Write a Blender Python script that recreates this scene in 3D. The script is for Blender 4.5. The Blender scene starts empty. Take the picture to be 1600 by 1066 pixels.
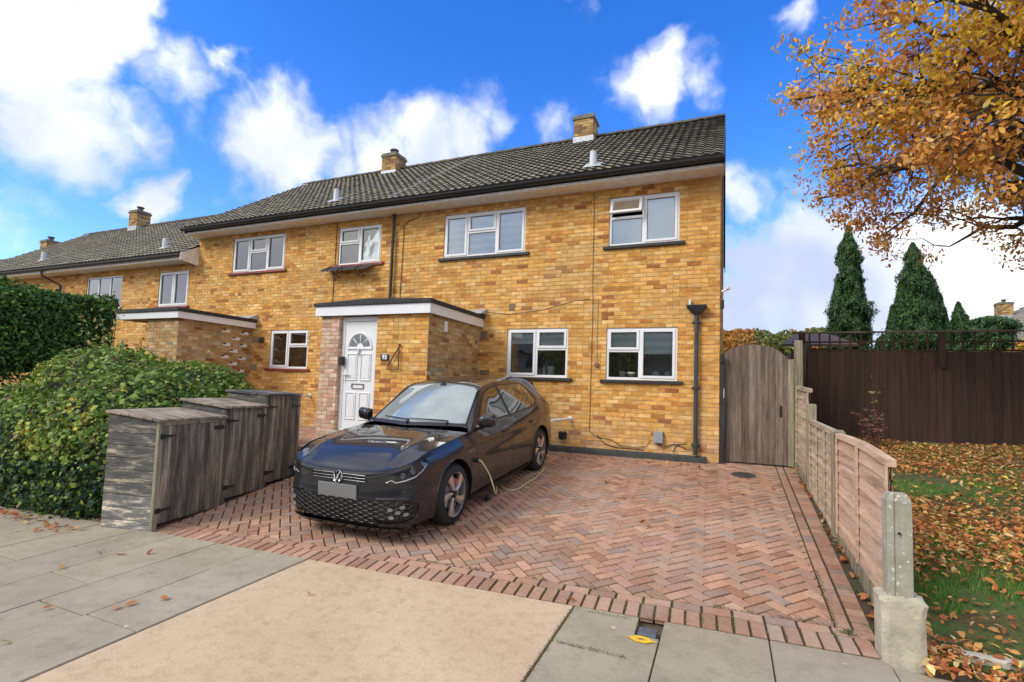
import bpy, bmesh, math, random
import numpy as np
from mathutils import Vector, Matrix

C = bpy.context.scene.collection
SC = bpy.context.scene

# ------------------------------------------------------------------ camera
cam_data = bpy.data.cameras.new("camera")
cam = bpy.data.objects.new("camera", cam_data); C.objects.link(cam)
CAM = Vector((0.11, -9.08, 1.10))
YAW, PITCH, ROLL = math.radians(22.907), math.radians(3.645), math.radians(-1.9228)
_f = Vector((-math.sin(YAW)*math.cos(PITCH), math.cos(YAW)*math.cos(PITCH), math.sin(PITCH)))
_r = Vector((math.cos(YAW), math.sin(YAW), 0)); _d = -_r.cross(_f)
_c, _s = math.cos(ROLL), math.sin(ROLL)
R2 = _c*_r+_s*_d; D2 = -_s*_r+_c*_d
cam.matrix_world = Matrix(((R2.x, -D2.x, -_f.x, CAM.x), (R2.y, -D2.y, -_f.y, CAM.y), (R2.z, -D2.z, -_f.z, CAM.z), (0, 0, 0, 1)))
cam_data.sensor_width = 36; cam_data.lens = 17.913; cam_data.shift_y = 24.33/1600
cam_data.clip_start = 0.05; cam_data.clip_end = 3000
SC.camera = cam

# ------------------------------------------------------------------ light
SUN_AZ, SUN_EL = math.radians(-128), math.radians(38)      # azimuth of the sun measured from +X, behind and left of the camera
sun_dir = Vector((math.cos(SUN_AZ)*math.cos(SUN_EL), math.sin(SUN_AZ)*math.cos(SUN_EL), math.sin(SUN_EL)))
sd = bpy.data.lights.new("sun", 'SUN'); sd.energy = 2.0; sd.angle = math.radians(24); sd.color = (1, 0.95, 0.88)
sun = bpy.data.objects.new("sun", sd); C.objects.link(sun)
sun.rotation_euler = sun_dir.to_track_quat('Z', 'Y').to_euler()

world = bpy.data.worlds.new("World"); SC.world = world; world.use_nodes = True
SC.view_settings.view_transform = 'Standard'; SC.view_settings.look = 'None'
SC.view_settings.exposure = 0.42; SC.view_settings.gamma = 1.0

def build_sky():
    nt = world.node_tree; N = nt.nodes; L = nt.links
    N.clear()
    def mth(op, a, b=None, c=None, clamp=False):
        n = N.new('ShaderNodeMath'); n.operation = op; n.use_clamp = clamp
        for i, v in enumerate((a, b, c)):
            if v is None: continue
            if isinstance(v, (int, float)): n.inputs[i].default_value = v
            else: L.new(v, n.inputs[i])
        return n.outputs[0]
    out = N.new('ShaderNodeOutputWorld')
    sky = N.new('ShaderNodeTexSky'); sky.sky_type = 'NISHITA'; sky.sun_disc = False
    sky.sun_elevation = SUN_EL; sky.sun_rotation = math.pi/2-SUN_AZ
    sky.air_density = 1.0; sky.dust_density = 0.3; sky.ozone_density = 3.0
    hs = N.new('ShaderNodeHueSaturation'); hs.inputs['Saturation'].default_value = 1.36; hs.inputs['Value'].default_value = 1.78
    hs.inputs['Hue'].default_value = 0.517
    L.new(sky.outputs[0], hs.inputs['Color'])
    bg = N.new('ShaderNodeBackground'); bg.inputs[1].default_value = 0.13
    L.new(hs.outputs[0], bg.inputs[0])
    tc = N.new('ShaderNodeTexCoord'); D = tc.outputs['Generated']
    nz = N.new('ShaderNodeTexNoise'); nz.inputs['Scale'].default_value = 6.5; nz.inputs['Detail'].default_value = 9; nz.inputs['Roughness'].default_value = 0.56
    L.new(D, nz.inputs['Vector'])
    n2 = N.new('ShaderNodeTexNoise'); n2.inputs['Scale'].default_value = 2.2; n2.inputs['Detail'].default_value = 4
    L.new(D, n2.inputs['Vector'])
    def warp(vec, scale, amp, detail):
        a = N.new('ShaderNodeTexNoise'); a.inputs['Scale'].default_value = scale; a.inputs['Detail'].default_value = detail; a.inputs['Roughness'].default_value = 0.6
        L.new(vec, a.inputs['Vector'])
        sb = N.new('ShaderNodeVectorMath'); sb.operation = 'SUBTRACT'; L.new(a.outputs['Color'], sb.inputs[0]); sb.inputs[1].default_value = (.5, .5, .5)
        sc = N.new('ShaderNodeVectorMath'); sc.operation = 'SCALE'; L.new(sb.outputs[0], sc.inputs[0]); sc.inputs['Scale'].default_value = amp
        ad = N.new('ShaderNodeVectorMath'); ad.operation = 'ADD'; L.new(vec, ad.inputs[0]); L.new(sc.outputs[0], ad.inputs[1])
        nn = N.new('ShaderNodeVectorMath'); nn.operation = 'NORMALIZE'; L.new(ad.outputs[0], nn.inputs[0]); return nn.outputs[0]
    DW = warp(warp(D, 7.0, 0.16, 3), 24.0, 0.055, 5)
    # cloud banks: direction, angular radius (radians), weight
    best = None
    for (d, rad, w) in CLOUDS:
        dp = N.new('ShaderNodeVectorMath'); dp.operation = 'DOT_PRODUCT'
        L.new(DW, dp.inputs[0]); dp.inputs[1].default_value = d
        ang = mth('ARCCOSINE', mth('MINIMUM', dp.outputs['Value'], 0.99999))
        v = mth('MULTIPLY', mth('SUBTRACT', 1.0, mth('DIVIDE', ang, rad)), w)
        v = mth('MAXIMUM', v, -0.6)
        best = v if best is None else mth('MAXIMUM', best, v)
    # general cover away from the named banks (unseen, added behind the camera and overhead to whiten ambient light and reflections)
    sep = N.new('ShaderNodeSeparateXYZ'); L.new(D, sep.inputs[0])
    back = mth('MAXIMUM', mth('MULTIPLY', sep.outputs[1], -4.0), mth('MULTIPLY', mth('SUBTRACT', sep.outputs[2], 0.67), 7.0))
    back = mth('MINIMUM', back, 1.0)
    best = mth('MAXIMUM', best, back)
    dens = mth('ADD', best, mth('MULTIPLY', mth('SUBTRACT', nz.outputs['Fac'], 0.5), 1.9))
    mr = N.new('ShaderNodeMapRange'); mr.interpolation_type = 'SMOOTHSTEP'
    mr.inputs['From Min'].default_value = -0.10; mr.inputs['From Max'].default_value = 0.9
    L.new(dens, mr.inputs['Value'])
    cr = N.new('ShaderNodeValToRGB'); e = cr.color_ramp.elements
    e[0].position = 0.38; e[0].color = (0.44, 0.50, 0.70, 1)
    e[1].position = 0.60; e[1].color = (0.96, 0.96, 0.97, 1)
    L.new(n2.outputs['Fac'], cr.inputs[0])
    bc = N.new('ShaderNodeBackground'); bc.inputs[1].default_value = 1.08
    L.new(cr.outputs[0], bc.inputs[0])
    mx = N.new('ShaderNodeMixShader')
    L.new(mr.outputs[0], mx.inputs[0]); L.new(bg.outputs[0], mx.inputs[1]); L.new(bc.outputs[0], mx.inputs[2])
    L.new(mx.outputs[0], out.inputs[0])
CLOUDS = [((-0.8327, 0.3295, 0.445), 0.118, 1.5), ((-0.7775, 0.3914, 0.4923), 0.078, 1.2), ((-0.7371, 0.4316, 0.52), 0.033, 0.6), ((-0.856, 0.3818, 0.3485), 0.107, 1.3), ((-0.8205, 0.4416, 0.3631), 0.068, 0.9), ((-0.7593, 0.4908, 0.4272), 0.068, 0.9), ((-0.7168, 0.5193, 0.4654), 0.036, 0.7), ((-0.7783, 0.4971, 0.3835), 0.048, 0.5), ((-0.9034, 0.3624, 0.2292), 0.028, 0.2), ((-0.6904, 0.6115, 0.3866), 0.102, 1.4), ((-0.7316, 0.5727, 0.3699), 0.045, 0.6), ((-0.5619, 0.7159, 0.4144), 0.102, 1.1), ((-0.5017, 0.7441, 0.4413), 0.092, 1.1), ((-0.4405, 0.7728, 0.4568), 0.077, 0.9), ((-0.6313, 0.6663, 0.3968), 0.071, 0.8), ((-0.4034, 0.7722, 0.4909), 0.059, 0.5), ((-0.4703, 0.7317, 0.4933), 0.041, 0.35), ((-0.4574, 0.7557, 0.4687), 0.065, 0.6), ((-0.4645, 0.7707, 0.4361), 0.066, 0.7), ((-0.3754, 0.7934, 0.4792), 0.044, 0.5), ((-0.1067, 0.8427, 0.5278), 0.066, 1.2), ((-0.0421, 0.8555, 0.5161), 0.05, 0.7), ((-0.153, 0.8355, 0.5278), 0.043, 0.4), ((0.0763, 0.8284, 0.5549), 0.037, 0.7), ((-0.8284, 0.4948, 0.2625), 0.051, 1.2), ((0.0242, 0.9686, 0.2473), 0.098, 1.2), ((0.1128, 0.9667, 0.2295), 0.131, 1.6), ((0.2416, 0.9502, 0.1967), 0.142, 1.6), ((0.3456, 0.9183, 0.193), 0.118, 1.5), ((0.013, 0.9397, 0.3418), 0.049, 0.7), ((0.0148, 0.9904, 0.1371), 0.129, 1.2), ((0.1604, 0.9781, 0.1322), 0.159, 1.6), ((0.3159, 0.9407, 0.1236), 0.135, 1.6), ((-0.3043, 0.8325, 0.4629), 0.029, 0.3), ((-0.2554, 0.7405, 0.6216), 0.035, 0.3), ((0.3118, 0.7923, 0.5245), 0.064, 0.3)]
build_sky()

# ------------------------------------------------------------------ materials
MATS = {}
def _nodes(name):
    m = bpy.data.materials.new(name); m.use_nodes = True
    nt = m.node_tree; return m, nt, nt.nodes['Principled BSDF']
def _coord(nt, kind='Object', scale=(1, 1, 1)):
    tc = nt.nodes.new('ShaderNodeTexCoord'); mp = nt.nodes.new('ShaderNodeMapping'); mp.inputs['Scale'].default_value = scale
    nt.links.new(tc.outputs[kind], mp.inputs[0]); return mp.outputs[0]
def _noise(nt, vec, scale, detail=4, rough=0.55):
    n = nt.nodes.new('ShaderNodeTexNoise'); n.inputs['Scale'].default_value = scale; n.inputs['Detail'].default_value = detail
    n.inputs['Roughness'].default_value = rough
    nt.links.new(vec, n.inputs['Vector']); return n
def _ramp(nt, fac, stops):
    r = nt.nodes.new('ShaderNodeValToRGB'); el = r.color_ramp.elements
    while len(el) < len(stops): el.new(0.5)
    for i, (p, c) in enumerate(stops):
        el[i].position = p; el[i].color = (*c, 1) if len(c) == 3 else c
    nt.links.new(fac, r.inputs[0]); return r.outputs[0]
def _mix(nt, a, b, fac, mode='MIX'):
    n = nt.nodes.new('ShaderNodeMix'); n.data_type = 'RGBA'; n.blend_type = mode
    for i, v in ((6, a), (7, b)):
        if isinstance(v, tuple): n.inputs[i].default_value = (*v, 1)
        else: nt.links.new(v, n.inputs[i])
    if isinstance(fac, (int, float)): n.inputs[0].default_value = fac
    else: nt.links.new(fac, n.inputs[0])
    return n.outputs[2]
def _bump(nt, b, h, strength, dist=0.01):
    n = nt.nodes.new('ShaderNodeBump'); n.inputs['Strength'].default_value = strength; n.inputs['Distance'].default_value = dist
    nt.links.new(h, n.inputs['Height']); nt.links.new(n.outputs[0], b.inputs['Normal'])
def plain(name, col, rough=0.6, metal=0.0, var=0.12, scale=6.0, bump=0.0, bscale=60, coat=0.0, stretch=(1, 1, 1), spec=0.5):
    """a paint / plastic / stone material: one colour with two octaves of uneven tone and a fine bump"""
    if name in MATS: return MATS[name]
    m, nt, b = _nodes(name)
    v = _coord(nt, scale=stretch)
    n = _noise(nt, v, scale, 6, 0.6)
    lo = tuple(c*(1-var) for c in col); hi = tuple(min(1, c*(1+var)) for c in col)
    nt.links.new(_ramp(nt, n.outputs['Fac'], [(0.3, lo), (0.7, hi)]), b.inputs['Base Color'])
    b.inputs['Roughness'].default_value = rough; b.inputs['Metallic'].default_value = metal
    b.inputs['Coat Weight'].default_value = coat; b.inputs['Coat Roughness'].default_value = 0.03
    b.inputs['Specular IOR Level'].default_value = spec
    if bump: _bump(nt, b, _noise(nt, v, bscale, 5).outputs['Fac'], bump)
    MATS[name] = m; return m
def attr_mat(name, rough=0.85, grain=0.2, gscale=40, bump=0.3, stretch=(1, 1, 1), stain=None, spec=0.3, trans=0.0, salt=False, fire=False):
    """colour from the mesh's own per-brick / per-leaf / per-board colour, with surface grain on top"""
    if name in MATS: return MATS[name]
    m, nt, b = _nodes(name)
    a = nt.nodes.new('ShaderNodeAttribute'); a.attribute_name = 'col'
    v = _coord(nt, scale=stretch)
    n = _noise(nt, v, gscale, 6, 0.65)
    g = _ramp(nt, n.outputs['Fac'], [(0.25, (1-grain,)*3), (0.75, (1+grain,)*3)])
    c = _mix(nt, a.outputs['Color'], g, 1.0, 'MULTIPLY')
    if fire:      # uneven firing: cloudy orange and brown bands inside each brick
        fn = _noise(nt, _coord(nt, scale=(1, 1, 2.6)), 7.5, 5, .62); f_ = _ramp(nt, fn.outputs['Fac'], [(.34, (1.22, 1.26, 1.45)), (.50, (1, 1, 1)), (.68, (.86, .74, .58))])
        c = _mix(nt, c, f_, 1.0, 'MULTIPLY')
    if stain:
        sc, scol, lo, hi = stain
        sn = _noise(nt, _coord(nt), sc, 5, 0.6)
        f = _ramp(nt, sn.outputs['Fac'], [(lo, (0, 0, 0)), (hi, (1, 1, 1))])
        c = _mix(nt, c, scol, f)
    if salt:      # white bloom low on the wall
        sx = nt.nodes.new('ShaderNodeSeparateXYZ'); nt.links.new(_coord(nt), sx.inputs[0])
        gr = nt.nodes.new('ShaderNodeMapRange'); gr.inputs['From Min'].default_value = .75; gr.inputs['From Max'].default_value = .12; nt.links.new(sx.outputs[2], gr.inputs['Value'])
        sn = _noise(nt, _coord(nt), 4.5, 7, .7); mu = nt.nodes.new('ShaderNodeMath'); mu.operation = 'MULTIPLY'; nt.links.new(gr.outputs[0], mu.inputs[0]); nt.links.new(_ramp(nt, sn.outputs['Fac'], [(.42, (0, 0, 0)), (.66, (.8, .8, .8))]), mu.inputs[1])
        c = _mix(nt, c, (.56, .44, .34), mu.outputs[0])
    nt.links.new(c, b.inputs['Base Color'])
    b.inputs['Roughness'].default_value = rough; b.inputs['Specular IOR Level'].default_value = spec
    if bump: _bump(nt, b, n.outputs['Fac'], bump, 0.004)
    if trans:
        tr = nt.nodes.new('ShaderNodeBsdfTranslucent'); nt.links.new(c, tr.inputs[0])
        mx = nt.nodes.new('ShaderNodeMixShader'); mx.inputs[0].default_value = trans
        out = nt.nodes['Material Output']
        nt.links.new(b.outputs[0], mx.inputs[1]); nt.links.new(tr.outputs[0], mx.inputs[2]); nt.links.new(mx.outputs[0], out.inputs[0])
    MATS[name] = m; return m
def glass(name, tint=(0.9, 0.95, 0.95), boost=0.10, mul=1.6):
    if name in MATS: return MATS[name]
    m = bpy.data.materials.new(name); m.use_nodes = True; nt = m.node_tree; N = nt.nodes; N.clear()
    out = N.new('ShaderNodeOutputMaterial'); t = N.new('ShaderNodeBsdfTransparent'); t.inputs[0].default_value = (*tint, 1)
    g = N.new('ShaderNodeBsdfGlossy'); g.inputs['Roughness'].default_value = 0.015; g.inputs[0].default_value = (1, 1, 1, 1)
    f = N.new('ShaderNodeFresnel'); f.inputs[0].default_value = 1.5
    tc = N.new('ShaderNodeTexCoord'); nz = N.new('ShaderNodeTexNoise'); nz.inputs['Scale'].default_value = 1.7
    nt.links.new(tc.outputs['Object'], nz.inputs['Vector'])
    bp = N.new('ShaderNodeBump'); bp.inputs['Strength'].default_value = 0.06; bp.inputs['Distance'].default_value = 0.05
    nt.links.new(nz.outputs[0], bp.inputs['Height']); nt.links.new(bp.outputs[0], g.inputs['Normal'])
    ma = N.new('ShaderNodeMath'); ma.operation = 'MULTIPLY_ADD'; ma.use_clamp = True
    ma.inputs[1].default_value = mul; ma.inputs[2].default_value = boost
    nt.links.new(f.outputs[0], ma.inputs[0])
    mx = N.new('ShaderNodeMixShader'); nt.links.new(ma.outputs[0], mx.inputs[0]); nt.links.new(t.outputs[0], mx.inputs[1]); nt.links.new(g.outputs[0], mx.inputs[2])
    nt.links.new(mx.outputs[0], out.inputs[0]); MATS[name] = m; return m

# ------------------------------------------------------------------ mesh builder
class MB:
    def __init__(s): s.v = []; s.f = []; s.m = []; s.c = []; s.mi = 0; s.col = (1, 1, 1)
    def vert(s, p): s.v.append((float(p[0]), float(p[1]), float(p[2]))); return len(s.v)-1
    def face(s, idx): s.f.append(tuple(idx)); s.m.append(s.mi); s.c.append(s.col)
    def poly(s, pts): s.face([s.vert(p) for p in pts])
    def quadbox(s, P):      # P: 8 corners, bottom ring then top ring, counter-clockwise seen from above
        i = [s.vert(p) for p in P]
        for q in ((3, 2, 1, 0), (4, 5, 6, 7), (0, 1, 5, 4), (1, 2, 6, 5), (2, 3, 7, 6), (3, 0, 4, 7)): s.face([i[k] for k in q])
    def box(s, x0, x1, y0, y1, z0, z1):
        s.quadbox([(x0, y0, z0), (x1, y0, z0), (x1, y1, z0), (x0, y1, z0), (x0, y0, z1), (x1, y0, z1), (x1, y1, z1), (x0, y1, z1)])
    def obox(s, o, a, b, c):  # oriented box: corner o, edge vectors a, b, c
        o, a, b, c = map(Vector, (o, a, b, c))
        s.quadbox([o, o+a, o+a+b, o+b, o+c, o+a+c, o+a+b+c, o+b+c])
    def tube(s, pts, r, n=8, caps=True):
        pts = [Vector(p) for p in pts]; rs = r if isinstance(r, (list, tuple)) else [r]*len(pts)
        rings = []; up = None
        for i, p in enumerate(pts):
            t = (pts[min(i+1, len(pts)-1)]-pts[max(i-1, 0)])
            t = t.normalized() if t.length > 1e-9 else Vector((0, 0, 1))
            if up is None: up = Vector((0, 0, 1)) if abs(t.z) < 0.9 else Vector((1, 0, 0))
            a = t.cross(up)
            if a.length < 1e-6: a = t.cross(Vector((0.3, 1, 0.2)))
            a.normalize(); b = a.cross(t); up = b
            rings.append([s.vert(p+rs[i]*(math.cos(2*math.pi*k/n)*a+math.sin(2*math.pi*k/n)*b)) for k in range(n)])
        for i in range(len(rings)-1):
            for k in range(n): s.face((rings[i][k], rings[i][(k+1) % n], rings[i+1][(k+1) % n], rings[i+1][k]))
        if caps: s.face(rings[0][::-1]); s.face(rings[-1])
    def lathe(s, o, axis, prof, n=20, caps=True):  # prof: (distance along axis, radius)
        o = Vector(o); ax = Vector(axis).normalized(); u = ax.orthogonal().normalized(); w = ax.cross(u)
        rings = []
        for h, r in prof: rings.append([s.vert(o+ax*h+r*(math.cos(2*math.pi*k/n)*u+math.sin(2*math.pi*k/n)*w)) for k in range(n)])
        for i in range(len(rings)-1):
            for k in range(n): s.face((rings[i][k], rings[i][(k+1) % n], rings[i+1][(k+1) % n], rings[i+1][k]))
        if caps: s.face(rings[0][::-1]); s.face(rings[-1])
    def grid(s, P):  # P[i][j] points
        I = [[s.vert(p) for p in row] for row in P]
        for i in range(len(I)-1):
            for j in range(len(I[0])-1): s.face((I[i][j], I[i+1][j], I[i+1][j+1], I[i][j+1]))
        return I
    def prism(s, outline, a, b):  # closed outline (3D points) extruded by vector b-a
        off = Vector(b)-Vector(a); n = len(outline)
        i0 = [s.vert(Vector(p)) for p in outline]; i1 = [s.vert(Vector(p)+off) for p in outline]
        s.face(i0[::-1]); s.face(i1)
        for k in range(n): s.face((i0[k], i0[(k+1) % n], i1[(k+1) % n], i1[k]))

WOFF = {}
def link_mesh(name, me, mats, parent, local=False):
    o = bpy.data.objects.new(name, me); C.objects.link(o)
    for m in (mats if isinstance(mats, (list, tuple)) else [mats]): me.materials.append(m)
    if parent is not None: o.parent = parent
    WOFF[o.name] = WOFF.get(parent.name, Vector((0, 0, 0))) if parent is not None else Vector((0, 0, 0))
    return o
def obj(name, mb, mats, parent=None, smooth=False, bevel=0.0, local=False, recalc=True):
    me = bpy.data.meshes.new(name)
    off = Vector((0, 0, 0)) if (local or parent is None) else WOFF.get(parent.name, Vector((0, 0, 0)))
    V = [(a-off.x, b-off.y, c-off.z) for a, b, c in mb.v] if off.length else mb.v
    me.from_pydata(V, [], mb.f)
    if any(mb.m): me.polygons.foreach_set('material_index', mb.m)
    if True:
        at = me.color_attributes.new('col', 'FLOAT_COLOR', 'CORNER')
        arr = np.ones((len(me.loops), 4), dtype=np.float32)
        tot = np.array([len(f) for f in mb.f]); arr[:, :3] = np.repeat(np.array(mb.c, dtype=np.float32), tot, axis=0)
        at.data.foreach_set('color', arr.ravel())
    if recalc:
        bm = bmesh.new(); bm.from_mesh(me); bmesh.ops.recalc_face_normals(bm, faces=bm.faces); bm.to_mesh(me); bm.free()
    if smooth: me.polygons.foreach_set('use_smooth', [True]*len(me.polygons))
    o = link_mesh(name, me, mats, parent)
    if bevel:
        md = o.modifiers.new('bevel', 'BEVEL'); md.width = bevel; md.segments = 2; md.limit_method = 'ANGLE'; md.angle_limit = math.radians(40)
    if smooth and not bevel:
        md = o.modifiers.new('edges', 'EDGE_SPLIT'); md.split_angle = math.radians(38)
    return o
def npmesh(name, V, F, mats, parent=None, col=None, smooth=False):
    """V (n,3), F (m,k) arrays; col (m,3) one colour per face"""
    me = bpy.data.meshes.new(name); V = np.asarray(V, dtype=np.float32); F = np.asarray(F, dtype=np.int32)
    if parent is not None:
        V = V-np.array(WOFF.get(parent.name, Vector((0, 0, 0))), dtype=np.float32)
    m, k = F.shape
    me.vertices.add(len(V)); me.vertices.foreach_set('co', V.ravel())
    me.loops.add(m*k); me.loops.foreach_set('vertex_index', F.ravel())
    me.polygons.add(m); me.polygons.foreach_set('loop_start', np.arange(0, m*k, k, dtype=np.int32))
    me.polygons.foreach_set('loop_total', np.full(m, k, dtype=np.int32))
    if col is not None:
        at = me.color_attributes.new('col', 'FLOAT_COLOR', 'CORNER')
        arr = np.ones((m*k, 4), dtype=np.float32); arr[:, :3] = np.repeat(np.asarray(col, dtype=np.float32), k, axis=0)
        at.data.foreach_set('color', arr.ravel())
    me.update(calc_edges=True); me.validate()
    if smooth: me.polygons.foreach_set('use_smooth', [True]*m)
    return link_mesh(name, me, mats, parent)
def tag(o, label=None, cat=None, group=None, kind=None):
    if label: o['label'] = label
    if cat: o['category'] = cat
    if group: o['group'] = group
    if kind: o['kind'] = kind
    return o
def thing(name, label, cat, loc=(0, 0, 0), group=None):
    o = bpy.data.objects.new(name, None); C.objects.link(o); o.location = loc; o.empty_display_size = 0.2
    WOFF[o.name] = Vector(loc)
    return tag(o, label, cat, group)
def structure(o): o['kind'] = 'structure'; return o

def leafcloud(P, size, aspect=0.5, droop=0.0, rng=None, normal=None, nspread=0.6, curl=0.25, six=False):
    """small folded leaves (two quads' worth as 4-vertex faces) at points P; returns V,F"""
    n = len(P); rng = rng or np.random.default_rng(1)
    if normal is None:
        N = rng.normal(size=(n, 3))
    else:
        N = normal+rng.normal(size=(n, 3))*nspread
    N /= np.linalg.norm(N, axis=1)[:, None]+1e-9
    A = rng.normal(size=(n, 3)); A[:, 2] -= droop
    A -= (A*N).sum(1)[:, None]*N; A /= np.linalg.norm(A, axis=1)[:, None]+1e-9
    B = np.cross(N, A)
    s = (size*(0.65+0.7*rng.random(n)))[:, None] if np.ndim(size) == 0 else size[:, None]*(0.65+0.7*rng.random(n))[:, None]
    if six:
        V = np.empty((n, 6, 3)); w = aspect*.5
        V[:, 0] = P-A*s*.52; V[:, 3] = P+A*s*.5+N*s*curl*.35
        V[:, 1] = P-A*s*.22+B*s*w*.85+N*s*curl*.4; V[:, 2] = P+A*s*.18+B*s*w+N*s*curl*.5
        V[:, 4] = P+A*s*.18-B*s*w+N*s*curl*.5; V[:, 5] = P-A*s*.22-B*s*w*.85+N*s*curl*.4
        return V.reshape(-1, 3), np.arange(n*6).reshape(n, 6)
    V = np.empty((n, 4, 3))
    V[:, 0] = P-A*s*0.5; V[:, 2] = P+A*s*0.5+N*s*curl*0.3
    V[:, 1] = P+B*s*aspect*0.5+N*s*curl*0.5-A*s*0.05; V[:, 3] = P-B*s*aspect*0.5+N*s*curl*0.5-A*s*0.05
    return V.reshape(-1, 3), np.arange(n*4).reshape(n, 4)

# ------------------------------------------------------------------ brickwork
PAL_GOLD = [((.63, .340, .090), 36), ((.66, .375, .112), 28), ((.69, .44, .170), 12), ((.58, .285, .064), 18), ((.48, .21, .050), 9), ((.36, .14, .045), 3)]
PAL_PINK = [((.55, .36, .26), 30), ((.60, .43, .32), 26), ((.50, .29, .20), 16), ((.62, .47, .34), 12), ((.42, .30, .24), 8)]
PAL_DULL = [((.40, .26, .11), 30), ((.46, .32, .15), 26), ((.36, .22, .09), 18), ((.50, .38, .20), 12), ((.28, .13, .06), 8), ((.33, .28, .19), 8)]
MORTAR = plain('mortar', (.42, .29, .145), .95, var=.25, scale=3, bump=.5, bscale=90)
BRICK = attr_mat('brick', .88, .22, 30, .5, stretch=(1, 1, 2.2), stain=(.9, (.46, .32, .17), .52, .95), salt=True, fire=True)
def pick(pal, rng):
    t = sum(w for _, w in pal); r = rng.random()*t
    for c, w in pal:
        r -= w
        if r <= 0: break
    k = 0.84+0.32*rng.random()
    return tuple(min(.85, x*k*(0.97+.06*rng.random())) for x in c)
def brick_wall(name, o, u, n, width, z0, z1, holes, pal, parent, seed=1, top=None, reveal=0.09, course=0.075, L=0.225):
    """wall face in the plane through o spanned by u (horizontal) and Z, outward normal n"""
    rng = random.Random(seed); o = Vector(o); u = Vector(u); n = Vector(n); Z = Vector((0, 0, 1))
    mb = MB(); mb.col = (.99, 1, 1)
    pt = lambda a, z, d=0.0: o+u*a+Z*z+n*d
    us = sorted({0, width, *[h[0] for h in holes], *[h[1] for h in holes]}); zs = sorted({z0, z1, *[h[2] for h in holes], *[h[3] for h in holes]})
    us = [a for a in us if 0 <= a <= width]; zs = [a for a in zs if z0 <= a <= z1]
    inh = lambda a, z: any(h[0] < a < h[1] and h[2] < z < h[3] for h in holes)
    flip = u.cross(Z).dot(n) < 0
    for i in range(len(us)-1):
        for j in range(len(zs)-1):
            if inh((us[i]+us[i+1])/2, (zs[j]+zs[j+1])/2): continue
            if top and top((us[i]+us[i+1])/2) < zs[j+1]-1e-6:
                continue
            q = [pt(us[i], zs[j]), pt(us[i+1], zs[j]), pt(us[i+1], zs[j+1]), pt(us[i], zs[j+1])]
            mb.poly(q[::-1] if flip else q)
    if top:   # gable triangle
        k = 24
        for i in range(k):
            a, b = width*i/k, width*(i+1)/k
            q = [pt(a, z1), pt(b, z1), pt(b, max(z1, top(b))), pt(a, max(z1, top(a)))]
            mb.poly(q)
    for h in holes:
        a0, a1, b0, b1 = h[:4]
        for q in ([pt(a0, b0), pt(a0, b1), pt(a0, b1, -reveal), pt(a0, b0, -reveal)], [pt(a1, b0, -reveal), pt(a1, b1, -reveal), pt(a1, b1), pt(a1, b0)],
                  [pt(a0, b1), pt(a1, b1), pt(a1, b1, -reveal), pt(a0, b1, -reveal)], [pt(a0, b0, -reveal), pt(a1, b0, -reveal), pt(a1, b0), pt(a0, b0)]):
            mb.poly(q)
    mb.mi = 1; j = 0.0042; pr = 0.005; ch = 0.003
    zt = z1 if not top else max(top(width*k/20) for k in range(21))
    row = 0; z = math.floor(z0/course)*course
    while z < zt-0.02:
        za, zb = max(z+j, z0), min(z+course-j, zt)
        off = (row % 2)*L/2+rng.uniform(-.006, .006); a = -off
        run = rng.random() < 0.12
        while a < width:
            b0, b1 = max(a+j*.8, 0.0), min(a+L-j*.8, width); a += L
            if rng.random() < 0.12 and b1-b0 > .2:      # a header now and then breaks the bond
                pieces = [(b0, (b0+b1)/2-j*.8), ((b0+b1)/2+j*.8, b1)]
            else: pieces = [(b0, b1)]
            for (p, q) in pieces:
                if q-p < .02: continue
                segs = [(p, q, za, zb)]
                for h in holes:
                    new = []
                    for (sa, sb, ya, yb) in segs:
                        if sb <= h[0] or sa >= h[1] or yb <= h[2] or ya >= h[3]: new.append((sa, sb, ya, yb)); continue
                        if sa < h[0]: new.append((sa, h[0], ya, yb))
                        if sb > h[1]: new.append((h[1], sb, ya, yb))
                        ma, mb_ = max(sa, h[0]), min(sb, h[1])
                        if ya < h[2]: new.append((ma, mb_, ya, h[2]))
                        if yb > h[3]: new.append((ma, mb_, h[3], yb))
                    segs = new
                for (sa, sb, ya, yb) in segs:
                    if sb-sa < .012 or yb-ya < .012: continue
                    if top and top((sa+sb)/2) < yb: continue
                    mb.col = pick(pal, rng)
                    d = pr+rng.uniform(-.0015, .002)
                    O = [pt(sa, ya, .0005), pt(sb, ya, .0005), pt(sb, yb, .0005), pt(sa, yb, .0005)]
                    I = [pt(sa+ch, ya+ch, d), pt(sb-ch, ya+ch, d), pt(sb-ch, yb-ch, d), pt(sa+ch, yb-ch, d)]
                    io = [mb.vert(p_) for p_ in O]; ii = [mb.vert(p_) for p_ in I]
                    seq = [ii]+[[io[k], io[(k+1) % 4], ii[(k+1) % 4], ii[k]] for k in range(4)]
                    for fc in seq: mb.face(fc[::-1] if flip else fc)
        z += course; row += 1
    return obj(name, mb, [MORTAR, BRICK], parent, recalc=False)

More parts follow.
